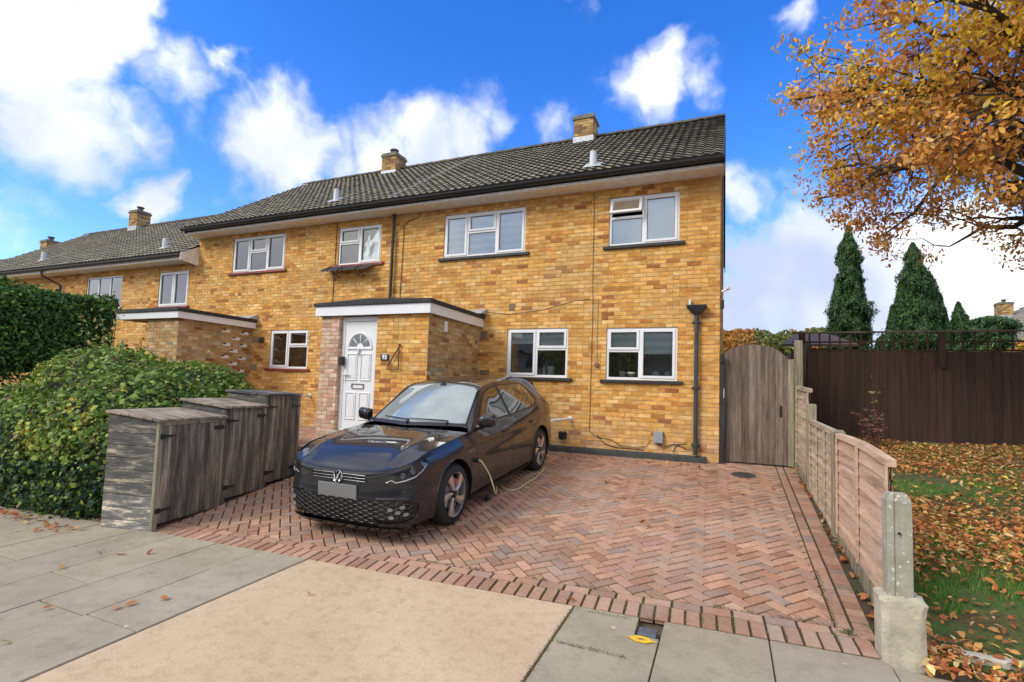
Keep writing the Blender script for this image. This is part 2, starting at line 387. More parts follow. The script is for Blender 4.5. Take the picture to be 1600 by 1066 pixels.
# ------------------------------------------------------------------ shared finishes
UPVC = plain('white upvc', (.78, .79, .80), .28, var=.03, scale=3, spec=.5)
FASCIA_W = plain('weathered white paint', (.80, .77, .71), .6, var=.14, scale=9, bump=.15)
BLACK_P = plain('black plastic', (.018, .019, .020), .38, var=.3, scale=8)
BLACK_W = plain('black painted timber', (.022, .024, .024), .55, var=.4, scale=10, bump=.3, bscale=40)
RED_S = plain('red painted sill', (.22, .045, .03), .5, var=.25, scale=7)
GREY_PIPE = plain('dark grey downpipe', (.045, .05, .058), .4, var=.25, scale=5)
LEAD = plain('lead', (.42, .45, .47), .5, metal=.3, var=.2, scale=14, bump=.2)
FELT = plain('roofing felt', (.035, .038, .04), .85, var=.35, scale=12, bump=.5, bscale=120)
DARKROOM = plain('dim room wall', (.055, .048, .042), .9, var=.3, scale=2)  # near-black colour stands for the darkness inside the rooms
BLIND = plain('cream blind', (.74, .75, .73), .8, var=.04)
GLASS = glass('window glass', boost=.13, mul=1.8)
CHIMPOT = plain('clay pot', (.10, .085, .075), .8, var=.2)
RENDERC = plain('dark rendered plinth', (.05, .054, .052), .85, var=.4, scale=5, bump=.5, bscale=60)
WHITE = plain('white plastic', (.75, .75, .73), .35, var=.05)
CONC = plain('pale concrete', (.42, .39, .31), .9, var=.22, scale=6, bump=.5, bscale=70)

def roof_tile_mat():
    m, nt, b = _nodes('roof tile')
    a = nt.nodes.new('ShaderNodeAttribute'); a.attribute_name = 'col'
    v = _coord(nt); n = _noise(nt, v, 16, 7, .7)
    moss = _noise(nt, v, 2.3, 6, .65)
    c = _mix(nt, a.outputs['Color'], _ramp(nt, n.outputs['Fac'], [(.3, (.62, .62, .62)), (.7, (1.45, 1.42, 1.35))]), 1.0, 'MULTIPLY')
    f = _ramp(nt, moss.outputs['Fac'], [(.56, (0, 0, 0)), (.78, (.75, .75, .75))])
    c = _mix(nt, c, (.16, .15, .085), f)
    l = _noise(nt, v, 55, 3, .5)
    f2 = _ramp(nt, l.outputs['Fac'], [(.66, (0, 0, 0)), (.72, (.7, .7, .7))])
    c = _mix(nt, c, (.36, .36, .32), f2)
    nt.links.new(c, b.inputs['Base Color']); b.inputs['Roughness'].default_value = .9
    _bump(nt, b, n.outputs['Fac'], .5, .01); return m
ROOF = roof_tile_mat()
EAVE_Y, EAVE_Z, RIDGE_Y, RIDGE_Z = -.44, 4.99, 3.5, 7.66
SL = (RIDGE_Z-EAVE_Z)/(RIDGE_Y-EAVE_Y)
def roof(x0, x1, dz, parent, seed, pale_left=False):
    """interlocking double-roll tiles: courses that lap, rolls across; front and back slopes"""
    rng = random.Random(seed); mb = MB()
    rows = 21; tile = 0.165; per = 6
    nx = max(2, int(round((x1-x0)/tile))); w = (x1-x0)/nx
    nrm = Vector((0, -SL, 1)).normalized()
    prof = [0, .4, .95, 1, .6, .1]
    for side in (0, 1):
        for r in range(rows):
            t0, t1 = r/rows, (r+1)/rows+0.012
            if r == rows-1: t1 = 1
            for k in range(nx):
                jit = rng.uniform(-.006, .006); tone = rng.uniform(.72, 1.25)
                base = rng.choice([(.205, .190, .145), (.175, .165, .132), (.235, .205, .140), (.155, .142, .112)])
                mb.col = tuple(c*tone for c in base)
                top, bot, under = [], [], []
                for q in range(per+1):
                    x = x0+w*(k+q/per); h = prof[q % per]*.022
                    y0_, y1_ = EAVE_Y+(RIDGE_Y-EAVE_Y)*t0, EAVE_Y+(RIDGE_Y-EAVE_Y)*t1
                    z0_, z1_ = EAVE_Z+(RIDGE_Z-EAVE_Z)*t0+dz, EAVE_Z+(RIDGE_Z-EAVE_Z)*t1+dz
                    a = Vector((x, y0_+jit, z0_))+nrm*(h+.036); b = Vector((x, y1_, z1_))+nrm*(h+.002); c = Vector((x, y0_+jit, z0_))+nrm*(-.006+h*.5)
                    if side: a, b, c = [Vector((p.x, 2*RIDGE_Y-p.y, p.z)) for p in (a, b, c)]
                    bot.append(mb.vert(a)); top.append(mb.vert(b)); under.append(mb.vert(c))
                tc = mb.col
                for q in range(per):
                    f = (bot[q], bot[q+1], top[q+1], top[q]); g = (under[q], under[q+1], bot[q+1], bot[q])
                    mb.col = tc; mb.face(f[::-1] if side else f); mb.col = (.03, .028, .024); mb.face(g[::-1] if side else g)  # riser faces coloured near black: shadow under each lap is painted in
    R = obj('roof', mb, [ROOF], parent, recalc=False)
    m2 = MB(); rr = random.Random(seed+5)
    n = int((x1-x0)/.45)
    for k in range(n):    # ridge tiles
        a, b = x0+(x1-x0)*k/n, x0+(x1-x0)*(k+1)/n+.01; tone = rr.uniform(.8, 1.2); m2.col = (.085*tone, .075*tone, .06*tone)
        ri = [[(x, RIDGE_Y-.14*math.cos(t), RIDGE_Z+dz-.03+.10*math.sin(t)+e) for t in [math.pi*q/8 for q in range(9)]] for x, e in ((a, 0), (b, .012))]
        m2.grid(ri)
    obj('ridge_tiles', m2, [ROOF], R, recalc=False)
    # solid underside so that the roof is closed from every side
    m3 = MB(); zc = dz-.03
    m3.prism([(x0+.02, EAVE_Y+.05, EAVE_Z+zc), (x0+.02, RIDGE_Y, RIDGE_Z+zc), (x0+.02, 2*RIDGE_Y-EAVE_Y-.05, EAVE_Z+zc), (x0+.02, 2*RIDGE_Y-EAVE_Y-.05, EAVE_Z+zc-.04), (x0+.02, RIDGE_Y, RIDGE_Z+zc-.06), (x0+.02, EAVE_Y+.05, EAVE_Z+zc-.04)], (x0, 0, 0), (x1-.04, 0, 0))
    obj('roof_boards', m3, [BLACK_W], R)
    return R
def verge(x, dz, parent, out=1):
    mb = MB()
    for s in (0, 1):
        P = [(x, EAVE_Y+.02, EAVE_Z+dz-.16), (x, EAVE_Y+.02, EAVE_Z+dz-.01), (x, RIDGE_Y, RIDGE_Z+dz-.01), (x, RIDGE_Y, RIDGE_Z+dz-.17)]
        if s: P = [(p[0], 2*RIDGE_Y-p[1], p[2]) for p in P]
        mb.prism(P, (0, 0, 0), (.022*out, 0, 0))
    obj('bargeboard', mb, [BLACK_W], parent)
def gutter(x0, x1, dz, parent, mat=None, soffit=True):
    mb = MB(); R = .062; zc = EAVE_Z+dz-.045; yc = EAVE_Y-.045
    for x_a, x_b in ((x0, x1),):
        prof = [(yc+R*math.cos(t), zc+R*math.sin(t)) for t in [math.pi+math.pi*q/8 for q in range(9)]]
        inn = [(yc+(R-.006)*math.cos(t), zc+(R-.006)*math.sin(t)+.002) for t in [2*math.pi-math.pi*q/8 for q in range(9)]]
        mb.prism([(x_a, a, b) for a, b in prof+inn], (0, 0, 0), (x_b-x_a, 0, 0))
    k = x0+.5
    while k < x1:
        mb.tube([(k, yc-R-.004, zc), (k, yc, zc-R-.006), (k, yc+R, zc)], .007, 5); k += 1.0
    G = obj('gutter', mb, [mat or BLACK_P], parent)
    m = MB(); m.box(x0, x1, EAVE_Y+.045, EAVE_Y+.068, EAVE_Z+dz-.115, EAVE_Z+dz-.02); obj('fascia_board', m, [BLACK_W], parent)
    m = MB(); m.box(x0, x1, EAVE_Y+.047, EAVE_Y+.068, EAVE_Z+dz-.168, EAVE_Z+dz-.116); obj('eaves_board', m, [FASCIA_W], parent)
    m = MB(); m.box(x0, x1, EAVE_Y+.069, -.001, EAVE_Z+dz-.165, EAVE_Z+dz-.148); obj('soffit', m, [FASCIA_W], parent)
def chimney(x, y, w, d, z0, z1, parent, seed, pot=True, cowl=False):
    mb = MB(); rng = random.Random(seed)
    mb.col = (.35, .24, .12); mb.box(x-w/2, x+w/2, y-d/2, y+d/2, z0, z1-.12); mb.mi = 1
    z = z0; r = 0
    while z < z1-.13:
        for (o, u, wd) in (((x-w/2, y-d/2), (1, 0), w), ((x+w/2, y-d/2), (0, 1), d), ((x+w/2, y+d/2), (-1, 0), w), ((x-w/2, y+d/2), (0, -1), d)):
            a = -(r % 2)*.11
            nx, ny = u[1], -u[0]
            while a < wd:
                p, q = max(a+.005, 0), min(a+.215, wd); a += .225
                if q-p < .02: continue
                mb.col = pick([((.42, .27, .10), 30), ((.34, .2, .07), 20), ((.25, .14, .06), 20), ((.48, .33, .14), 14), ((.16, .10, .06), 8)], rng)
                mb.poly([(o[0]+u[0]*p+nx*.006, o[1]+u[1]*p+ny*.006, z+.005), (o[0]+u[0]*q+nx*.006, o[1]+u[1]*q+ny*.006, z+.005), (o[0]+u[0]*q+nx*.006, o[1]+u[1]*q+ny*.006, z+.069), (o[0]+u[0]*p+nx*.006, o[1]+u[1]*p+ny*.006, z+.069)])
        z += .075; r += 1
    ch = obj('chimney', mb, [MORTAR, BRICK], parent, recalc=False)
    m = MB(); m.box(x-w/2-.035, x+w/2+.035, y-d/2-.035, y+d/2+.035, z1-.12, z1-.05); m.box(x-w/2-.01, x+w/2+.01, y-d/2-.01, y+d/2+.01, z1-.05, z1)
    obj('cap', m, [plain('mossy cap', (.17, .15, .11), .9, var=.3, scale=9, bump=.5)], ch, bevel=.01)
    if pot:
        m = MB(); m.lathe((x, y, z1), (0, 0, 1), [(0, .10), (.10, .085), (.12, .10), (.15, .10), (.15, .13), (.18, .13), (.2, .05)], 14); obj('chimney_pot', m, [CHIMPOT], ch)
    m = MB()
    m.box(x-w/2-.015, x+w/2+.015, y-d/2-.015, y-d/2-.009, z0, z0+.2); m.box(x+w/2+.009, x+w/2+.015, y-d/2, y+d/2, z0, z0+.2); obj('lead_flashing', m, [LEAD], ch)
    return ch
def roof_vent(x, y, parent, dz=0):
    z = EAVE_Z+dz+SL*(y-EAVE_Y); m = MB(); m.lathe((x, y, z), (0, 0, 1), [(0, .075), (.30, .062), (.30, .058), (.28, .05)], 14)
    v = obj('roof_vent', m, [plain('pale lead pipe', (.55, .58, .60), .5, var=.1)], parent, smooth=True)
    m = MB(); a = .11
    m.quadbox([(x-a*1.5, y-a, z-SL*a+.05), (x+a*1.5, y-a, z-SL*a+.05), (x+a*1.5, y+a, z+SL*a+.05), (x-a*1.5, y+a, z+SL*a+.05), (x-a*1.5, y-a, z-SL*a+.062), (x+a*1.5, y-a, z-SL*a+.062), (x+a*1.5, y+a, z+SL*a+.062), (x-a*1.5, y+a, z+SL*a+.062)])
    obj('flashing', m, [LEAD], v)

# ------------------------------------------------------------------ windows
def frame_ring(mb, x0, x1, z0, z1, y0, y1, w, wb=None):
    wb = wb or w
    mb.box(x0, x1, y0, y1, z0, z0+wb); mb.box(x0, x1, y0, y1, z1-w, z1)
    mb.box(x0, x0+w, y0, y1, z0+wb, z1-w); mb.box(x1-w, x1, y0, y1, z0+wb, z1-w)
def window(x0, x1, z0, z1, lights, parent, sill_mat, blinds=(), y=0.0, open_top=None, curtain=False, room=True, red=False):
    """lights: list of (u0,u1,v0,v1,kind) in fractions of the window; kind 'fix' or 'sash'"""
    W, H = x1-x0, z1-z0; mb = MB(); fy0, fy1 = y+.018, y+.075
    frame_ring(mb, x0, x1, z0, z1, fy0, fy1, .045)
    us = sorted({round(l[0], 3) for l in lights if l[0] > 0}); done = set()
    for l in lights:
        if l[0] > 0.001 and (l[0], 'v') not in done:
            done.add((l[0], 'v')); mb.box(x0+W*l[0]-.026, x0+W*l[0]+.026, fy0+.002, fy1-.002, z0+.045, z1-.045)
        if l[2] > 0.001:
            a = x0+W*l[0]+(.045 if l[0] < .001 else .026); b = x0+W*l[1]-(.045 if l[1] > .999 else .026)
            mb.box(a, b, fy0+.003, fy1-.003, z0+H*l[2]-.026, z0+H*l[2]+.026)
    w = obj('window', mb, [UPVC], parent, bevel=.004)
    gl = MB(); gasket = MB(); inner = MB()
    for i, l in enumerate(lights):
        a = x0+W*l[0]+(.045 if l[0] < .001 else .026); b = x0+W*l[1]-(.045 if l[1] > .999 else .026)
        c = z0+H*l[2]+(.045 if l[2] < .001 else .026); d = z0+H*l[3]-(.045 if l[3] > .999 else .026)
        if open_top == i:
            # top light swung out at its foot
            s = MB(); th = math.radians(24); Hh = d-c+.03; s2 = MB()
            piv = Vector((0, fy0-.005, d+.012)); dirv = Vector((0, -math.sin(th), -math.cos(th))); nn = Vector((0, -math.cos(th), math.sin(th)))
            def P(x, h, t): return piv+Vector((x, 0, 0))+dirv*h+nn*t
            A, B = a-.012, b+.012; f = .05
            for (p, q, r, t) in ((A, B, 0, f), (A, B, Hh-f, Hh), (A, A+f, f, Hh-f), (B-f, B, f, Hh-f)):
                s.quadbox([P(p, t, 0), P(q, t, 0), P(q, t, .04), P(p, t, .04), P(p, r, 0), P(q, r, 0), P(q, r, .04), P(p, r, .04)])
            so = obj('opening_sash', s, [UPVC], w, bevel=.003)
            s2.poly([P(A+f, f, .02), P(B-f, f, .02), P(B-f, Hh-f, .02), P(A+f, Hh-f, .02)]); obj('pane', s2, [GLASS], w)
            continue
        if l[4] == 'sash':
            e = .038; o = .014
            frame_ring(inner, a-.010, b+.010, c-.010, d+.010, fy0-o, fy0+.03, e+.006)
            a, b, c, d = a+e-.004, b-e+.004, c+e-.004, d-e+.004
        g = .007
        frame_ring(gasket, a, b, c, d, fy0+.012, fy0+.02, g)
        gl.box(a+g, b-g, fy0+.020, fy0+.026, c+g, d-g)
    if gl.v: obj('pane', gl, [GLASS], w)
    if inner.v: obj('sash_frame', inner, [UPVC], w, bevel=.003)
    if gasket.v: obj('gasket', gasket, [BLACK_P], w)
    if sill_mat:
        s = MB(); s.box(x0-.1, x1+.1, y-.055, y+.016, z0-.062, z0-.004); obj('sill', s, [sill_mat], w, bevel=.008)
    bl = MB()
    for (i, cover, kind) in blinds:
        l = lights[i]; a = x0+W*l[0]+.02; b = x0+W*l[1]-.02; top = z0+H*l[3]-.02; bot = top-(H*(l[3]-l[2])-.04)*cover
        if kind == 'band':
            zz = top; k = 0
            while zz > bot+.01:
                h = min(.075, zz-bot)
                bl.col = (.93, .94, .93) if k % 2 else (.72, .76, .77)
                bl.box(a, b, y+.084, y+.088, zz-h, zz); zz -= h; k += 1
        elif kind == 'net':
            bl.col = (.86, .91, .92); n = 18
            P = [[(a+(b-a)*q/n, y+.10+.012*math.sin(q*1.9), zz) for zz in (bot, top)] for q in range(n+1)]; bl.grid(P)
        else:
            bl.col = (.80, .91, .92); bl.box(a, b, y+.084, y+.088, bot, top)
    if bl.v: obj('blind', bl, [attr_mat('blind cloth', .8, .05, 8, 0)], w, recalc=False)
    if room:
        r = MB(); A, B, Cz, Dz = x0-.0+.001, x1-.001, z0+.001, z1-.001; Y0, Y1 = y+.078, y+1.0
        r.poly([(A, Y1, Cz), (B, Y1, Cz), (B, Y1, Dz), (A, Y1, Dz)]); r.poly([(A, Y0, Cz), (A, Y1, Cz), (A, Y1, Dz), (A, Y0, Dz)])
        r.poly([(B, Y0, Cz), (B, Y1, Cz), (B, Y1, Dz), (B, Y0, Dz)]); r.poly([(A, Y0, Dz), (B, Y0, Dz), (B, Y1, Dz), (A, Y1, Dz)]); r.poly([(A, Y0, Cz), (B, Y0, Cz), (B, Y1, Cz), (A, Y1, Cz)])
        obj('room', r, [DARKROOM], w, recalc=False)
    return w
TOPR = lambda s, t=.6: [(0, s, 0, 1, 'sash'), (s, 1, 0, t, 'fix'), (s, 1, t, 1, 'sash')]
TOPL = lambda s, t=.6: [(0, s, 0, t, 'fix'), (0, s, t, 1, 'sash'), (s, 1, 0, 1, 'sash')]
THREE = lambda a, b, t=.6: [(0, a, 0, 1, 'sash'), (a, b, 0, t, 'fix'), (a, b, t, 1, 'sash'), (b, 1, 0, 1, 'sash')]

WINS = {  # x0, x1, z0, z1
 'UR': (-1.885, -.66, 3.75, 4.64), 'M': (-5.36, -3.53, 3.77, 4.68), 'LR': (-1.89, -.67, 1.33, 2.255), 'LL': (-3.84, -2.61, 1.34, 2.27),
 'S': (-8.16, -6.97, 3.80, 4.67), 'N': (-11.60, -9.81, 3.82, 4.72), 'NL': (-10.11, -8.91, 1.41, 2.33),
 'B1': (-14.45, -13.23, 3.04, 4.0), 'B2': (-17.82, -16.09, 3.04, 4.03)}
def hole(k, X0): a = WINS[k]; return (a[0]-X0, a[1]-X0, a[2], a[3])

def solid_back(x0, x1, dz, parent):
    """side and rear walls of a house body"""
    mb = MB(); z1 = EAVE_Z+dz-.17
    mb.poly([(x0, 7, -.6), (x1, 7, -.6), (x1, 7, z1), (x0, 7, z1)])
    return obj('rear_wall', mb, [plain('rear brick', (.45, .27, .1), .9, var=.3, scale=12)], parent)

# ============ number 93
def house93():
    h = thing('brick_house', 'golden brick end of terrace house numbered 93 with the car parked in front', 'house', (-3.3, 3.5, 0), 'houses of the brick terrace')
    X0 = -6.6
    brick_wall('front_wall', (X0, 0, 0), (1, 0, 0), (0, -1, 0), 6.6, -.08, 4.83, [hole(k, X0) for k in ('UR', 'M', 'LR', 'LL')]+[(.45, 1.9, -.08, 2.28)], PAL_GOLD, h, 3)
    top = lambda u: EAVE_Z-.1+SL*(min(u, 7-u)-EAVE_Y)
    brick_wall('gable_wall', (0, 0, 0), (0, 1, 0), (1, 0, 0), 7.0, -.08, 4.83, [], PAL_GOLD, h, 4, top=top)
    solid_back(X0, 0, 0, h)
    roof(X0, .03, 0, h, 11); verge(.03, 0, h); gutter(X0, .06, 0, h)
    chimney(-3.28, 3.35, .50, .5, 7.35, 8.13, h, 5, pot=False)
    roof_vent(-2.2, -.05, h)
    # pale bonding strip where the two roofs meet
    m = MB(); nn = Vector((0, -SL, 1)).normalized()*.034
    for dx in (0.06, .17):
        a, b = Vector((X0+dx-.02, EAVE_Y, EAVE_Z))+nn, Vector((X0+dx-.02, RIDGE_Y, RIDGE_Z))+nn
        m.prism([a, a+Vector((.026, 0, 0)), a+Vector((.026, 0, .02)), a+Vector((0, 0, .02))], a, b)
    obj('roof_joint', m, [plain('pale mortar', (.26, .25, .23), .9, var=.3, scale=20)], h)
    window(*WINS['UR'], TOPL(.50, .58), h, BLACK_W, blinds=[(0, 1, 'plain'), (2, 1, 'plain')], open_top=1)
    window(*WINS['M'], THREE(.30, .655, .56), h, BLACK_W, blinds=[(0, 1, 'band'), (1, 1, 'band'), (2, 1, 'band'), (3, 1, 'band')])
    window(*WINS['LR'], TOPL(.485, .56), h, BLACK_W, blinds=[(1, 1, 'band'), (2, .5, 'band')])
    window(*WINS['LL'], TOPR(.49, .58), h, BLACK_W, blinds=[(0, .3, 'band'), (2, 1, 'band')])
    m = MB(); m.mi = 0
    P0, P1 = -.13, -.19
    m.quadbox([(-4.4, -.13, -.2), (P1, -.13, -.2), (P1, -.009, -.2), (-4.4, -.009, -.2), (-4.4, -.10, .075), (P1, -.10, .075), (P1, -.009, .10), (-4.4, -.009, .10)])
    obj('plinth', m, [RENDERC], h, bevel=.01)
    # porch
    brick_wall('porch_front', (-5.47, -1.91, 0), (1, 0, 0), (0, -1, 0), 1.04, -.1, 2.31, [], PAL_GOLD, h, 7)
    brick_wall('porch_side', (-4.43, -1.91, 0), (0, 1, 0), (1, 0, 0), 1.91, -.2, 2.31, [], PAL_DULL, h, 8)  # darker palette than the porch front puts this side's shade into the bricks
    brick_wall('porch_pillar', (-6.69, -1.93, 0), (1, 0, 0), (0, -1, 0), .41, -.1, 2.31, [], PAL_PINK, h, 9)
    brick_wall('pillar_side', (-6.28, -1.93, 0), (0, 1, 0), (1, 0, 0), .13, -.1, 2.31, [], PAL_PINK, h, 10)
    brick_wall('porch_left', (-6.69, 0, 0), (0, -1, 0), (-1, 0, 0), 1.93, -.1, 2.31, [], PAL_PINK, h, 12)
    m = MB(); m.box(-6.79, -4.36, -2.0, -1.978, 2.30, 2.47); m.box(-4.382, -4.36, -1.978, -.001, 2.30, 2.47); m.box(-6.79, -6.768, -1.978, -.001, 2.30, 2.47)
    obj('porch_fascia', m, [UPVC], h, bevel=.003)
    m = MB(); m.box(-6.766, -4.384, -1.976, -.009, 2.312, 2.33); obj('porch_soffit', m, [WHITE], h)
    m = MB(); a, b = 2.472, 2.55
    m.prism([(-6.82, -2.03, a), (-4.33, -2.03, a), (-4.33, -2.03, b-.01), (-5.6, -2.03, b+.03), (-6.82, -2.03, b-.02)], (0, 0, 0), (0, 2.02, 0))
    obj('porch_roof', m, [FELT], h, bevel=.008)
    m = MB(); m.quadbox([(-4.7, -.22, 2.55), (-4.3, -.22, 2.56), (-4.3, -.008, 2.56), (-4.7, -.008, 2.55), (-4.7, -.22, 2.565), (-4.3, -.22, 2.575), (-4.3, -.008, 2.68), (-4.7, -.008, 2.66)]); obj('lead_flashing', m, [LEAD], h)
    # front door
    dx0, dx1, dz0, dz1, dy = -6.268, -5.475, .27, 2.29, -1.86
    m = MB(); m.box(dx0, dx1, dy, dy+.07, dz0, dz0+.03); m.box(dx0, dx0+.065, dy, dy+.07, dz0+.03, dz1); m.box(dx1-.065, dx1, dy, dy+.07, dz0+.03, dz1); m.box(dx0+.065, dx1-.065, dy, dy+.07, dz1-.08, dz1)
    obj('door_frame', m, [UPVC], h, bevel=.005)
    a, b, c, d = dx0+.07, dx1-.07, dz0+.035, dz1-.085
    m = MB(); m.box(a, b, dy+.012, dy+.055, c, d)
    Wd, Hd = b-a, d-c
    def raised(mb, x0, x1, z0, z1, s=.02):
        frame_ring(mb, x0, x1, z0, z1, dy-.004, dy+.013, .018); mb.box(x0+.04, x1-.04, dy+.002, dy+.013, z0+.04, z1-.04)
    for (u0, u1) in ((.10, .45), (.55, .90)):
        raised(m, a+Wd*u0, a+Wd*u1, c+Hd*.09, c+Hd*.34); raised(m, a+Wd*u0, a+Wd*u1, c+Hd*.45, c+Hd*.70)
    cx = (a+b)/2; cz = c+Hd*.76; Rr = Wd*.36
    for k in range(16):     # moulding of the fanlight
        t0, t1 = math.pi*k/16, math.pi*(k+1)/16
        m.quadbox([(cx+r*math.cos(t), yy, cz+r*math.sin(t)) for (r, t, yy) in ((Rr, t0, dy-.008), (Rr+.035, t0, dy-.008), (Rr+.035, t0, dy+.013), (Rr, t0, dy+.013), (Rr, t1, dy-.008), (Rr+.035, t1, dy-.008), (Rr+.035, t1, dy+.013), (Rr, t1, dy+.013))])
    m.box(cx-Rr-.035, cx+Rr+.035, dy-.008, dy+.013, cz-.04, cz-.005)
    door = obj('door', m, [UPVC], h, bevel=.003)
    m = MB()
    for k in range(4):
        t0, t1 = math.pi*(k+.09)/4, math.pi*(k+.91)/4; pts = []
        for q in range(6): t = t0+(t1-t0)*q/5; pts.append((cx+.93*Rr*math.cos(t), dy+.010, cz+.93*Rr*math.sin(t)))
        for q in range(6): t = t1+(t0-t1)*q/5; pts.append((cx+.30*Rr*math.cos(t), dy+.010, cz+.30*Rr*math.sin(t)+.004))
        m.prism(pts, (0, 0, 0), (0, -.004, 0))
    obj('fanlight_glass', m, [plain('grey obscured glass', (.16, .18, .19), .12, var=.3, scale=20)], door)
    m = MB(); m.box(cx-.012, cx+.012, dy-.03, dy+.012, c+Hd*.70, c+Hd*.745); m.lathe((cx, dy-.02, c+Hd*.69), (0, 0, 1), [(0, .02), (.015, .024), (.03, .012)], 10); obj('knocker', m, [plain('polished chrome', (.7, .7, .7), .2, metal=1, var=.02)], door)
    m = MB(); frame_ring(m, cx-.13, cx+.13, c+Hd*.375, c+Hd*.42, dy-.008, dy+.012, .006); obj('letterbox', m, [plain('dull chrome', (.25, .25, .25), .3, metal=.8, var=.02)], door)
    m = MB(); m.box(a+.02, a+.05, dy-.006, dy+.012, c+Hd*.44, c+Hd*.53); m.box(a+.02, a+.14, dy-.045, dy-.03, c+Hd*.50, c+Hd*.515); m.box(a+.03, a+.045, dy-.032, dy-.006, c+Hd*.50, c+Hd*.515); obj('handle', m, [WHITE], door, bevel=.003)
    m = MB(); m.box(dx0-.1, dx1+.05, dy-.16, dy+.0, .12, dz0-.004); obj('door_step', m, [CONC], h, bevel=.01)
    m = MB(); m.box(-6.235, -6.175, -1.935, -1.86, 1.42, 1.58); db = obj('doorbell', m, [BLACK_P], h, bevel=.008)
    # number plate by the door
    m = MB(); m.box(-5.355, -5.185, -1.932, -1.92, 1.515, 1.62); pl = obj('house_number', m, [BLACK_P], h, bevel=.003)
    text('93', (-5.27, -1.9335, 1.567), .105, pl, 'digits', plain('white number', (.8, .8, .8), .5, var=.01))
    m = MB(); p = [(-4.97, -1.95, 1.78), (-4.965, -1.95, 1.36), (-5.16, -1.95, 1.36), (-5.17, -1.95, 1.44), (-4.97, -1.95, 1.74)]
    m.tube(p, .011, 6); m.tube([(-4.97, -1.92, 1.78), (-4.97, -1.955, 1.78)], .016, 6)
    obj('bracket', m, [plain('rusty iron', (.09, .05, .03), .7, var=.4, scale=30)], h)
    m = MB(); m.box(-4.424, -4.39, -1.45, -1.35, 2.05, 2.24); obj('porch_light', m, [WHITE], h, bevel=.008)
    # pipes
    m = MB(); x = -.36; m.tube([(x, -.075, 2.46), (x, -.075, .115)], .034, 12); 
    for z in (2.3, 1.2, .25): m.lathe((x, -.075, z), (0, 0, 1), [(0, .045), (.05, .045)], 12); m.box(x-.07, x+.07, -.05, -.006, z+.012, z+.035)
    dp = obj('downpipe', m, [GREY_PIPE], h, smooth=True)
    m = MB(); z0 = 2.44
    ring = lambda w_, d_, z: [(x-w_, -.075-d_, z), (x+w_, -.075-d_, z), (x+w_, -.075+d_*.8, z), (x-w_, -.075+d_*.8, z)]
    m.quadbox(ring(.04, .04, z0)+ring(.15, .075, z0+.12)); m.quadbox(ring(.155, .08, z0+.121)+ring(.16, .082, z0+.17)); obj('hopper', m, [BLACK_P], dp, bevel=.008)
    m = MB(); m.tube([(x-.11, -.06, z0+.171), (x-.11, -.06, z0+.24), (x-.11, -.03, z0+.26)], .02, 8); obj('overflow_pipe', m, [WHITE], dp, smooth=True)
    m = MB(); m.tube([(X0+.0, -.075, 4.818), (X0+.0, -.075, 2.6)], .034, 10); obj('downpipe', m, [BLACK_P], h, smooth=True)
    m = MB(); m.tube([(-5.95, -.03, 4.82), (-6.0, -.03, 4.70), (-6.25, -.02, 4.66), (-6.36, -.02, 4.55), (-6.39, -.02, 2.6)], .007, 5)
    obj('cable', m, [BLACK_P], h); m = MB()
    m.tube([(-2.17, -.016, 4.83), (-2.165, -.016, 3.2), (-2.15, -.016, 2.6), (-2.16, -.016, .4), (-2.05, -.016, .30), (-1.75, -.016, .26)], .0045, 5)
    m.tube([(-1.75, -.016, .26), (-1.6, -.03, .18), (-1.35, -.03, .16), (-1.15, -.02, .2), (-1.1, -.02, .3)], .005, 5)
    m.tube([(-.94, -.02, .25), (-.9, -.03, .19), (-.7, -.02, .27), (-.5, -.03, .2), (-.36, -.04, .22)], .007, 5); m.tube([(-.72, -.02, .13), (-.66, -.02, .26), (-.5, -.02, .29)], .006, 5)
    m.tube([(-2.02, -.016, .34), (-1.9, -.016, .2), (-1.7, -.02, .14), (-1.2, -.02, .13)], .006, 5)
    m.tube([(0.03, -.03, 4.8), (0.03, -.02, 2.9)], .008, 5)
    obj('cable', m, [BLACK_P], h)
    m = MB(); m.tube([(-4.5, -.015, 2.64), (-3.8, -.015, 2.56), (-3.1, -.015, 2.63), (-2.5, -.015, 2.78), (-2.2, -.015, 2.8)], .006, 5)
    m.tube([(-2.06, -.016, 2.8), (-2.06, -.016, 1.62)], .006, 5); obj('cable', m, [plain('buff cable', (.45, .33, .2), .6)], h)
    m = MB(); m.box(-2.09, -2.02, -.05, -.008, 1.55, 1.62); obj('junction_box', m, [plain('red brown plastic', (.22, .09, .05), .5)], h, bevel=.004)
    for (vx, vz, w_, h_) in ((-3.76, 2.69, .12, .14), (-4.34, 2.16, .15, .14), (-4.30, 1.41, .2, .1)):
        m = MB(); m.box(vx-w_/2, vx+w_/2, -.012, -.0065, vz-h_/2, vz+h_/2); m.mi = 1
        n1 = 6; n2 = 5
        for i in range(n1):
            for j in range(n2):
                ax = vx-w_/2+w_*(i+.22)/n1; az = vz-h_/2+h_*(j+.22)/n2; m.box(ax, ax+w_*.56/n1, -.0135, -.0125, az, az+h_*.56/n2)
        obj('air_brick', m, [plain('terracotta grille', (.30, .20, .12), .8), BLACK_P], h)
    m = MB(); m.box(-1.03, -.88, -.085, -.0065, .27, .46); mt = obj('meter_box', m, [plain('grey meter box', (.30, .33, .35), .45, var=.05)], h, bevel=.006)
    m = MB(); m.box(-2.72, -2.58, -.09, -.0065, .22, .36); obj('outdoor_socket', m, [BLACK_P], h, bevel=.012)
    m = MB(); m.tube([(.03, -.03, 2.83), (.10, -.05, 2.86)], .02, 8); m.lathe((.10, -.05, 2.86), (.6, -.7, .3), [(0, .02), (.06, .035), (.065, .03)], 10); obj('security_lamp', m, [WHITE], h)
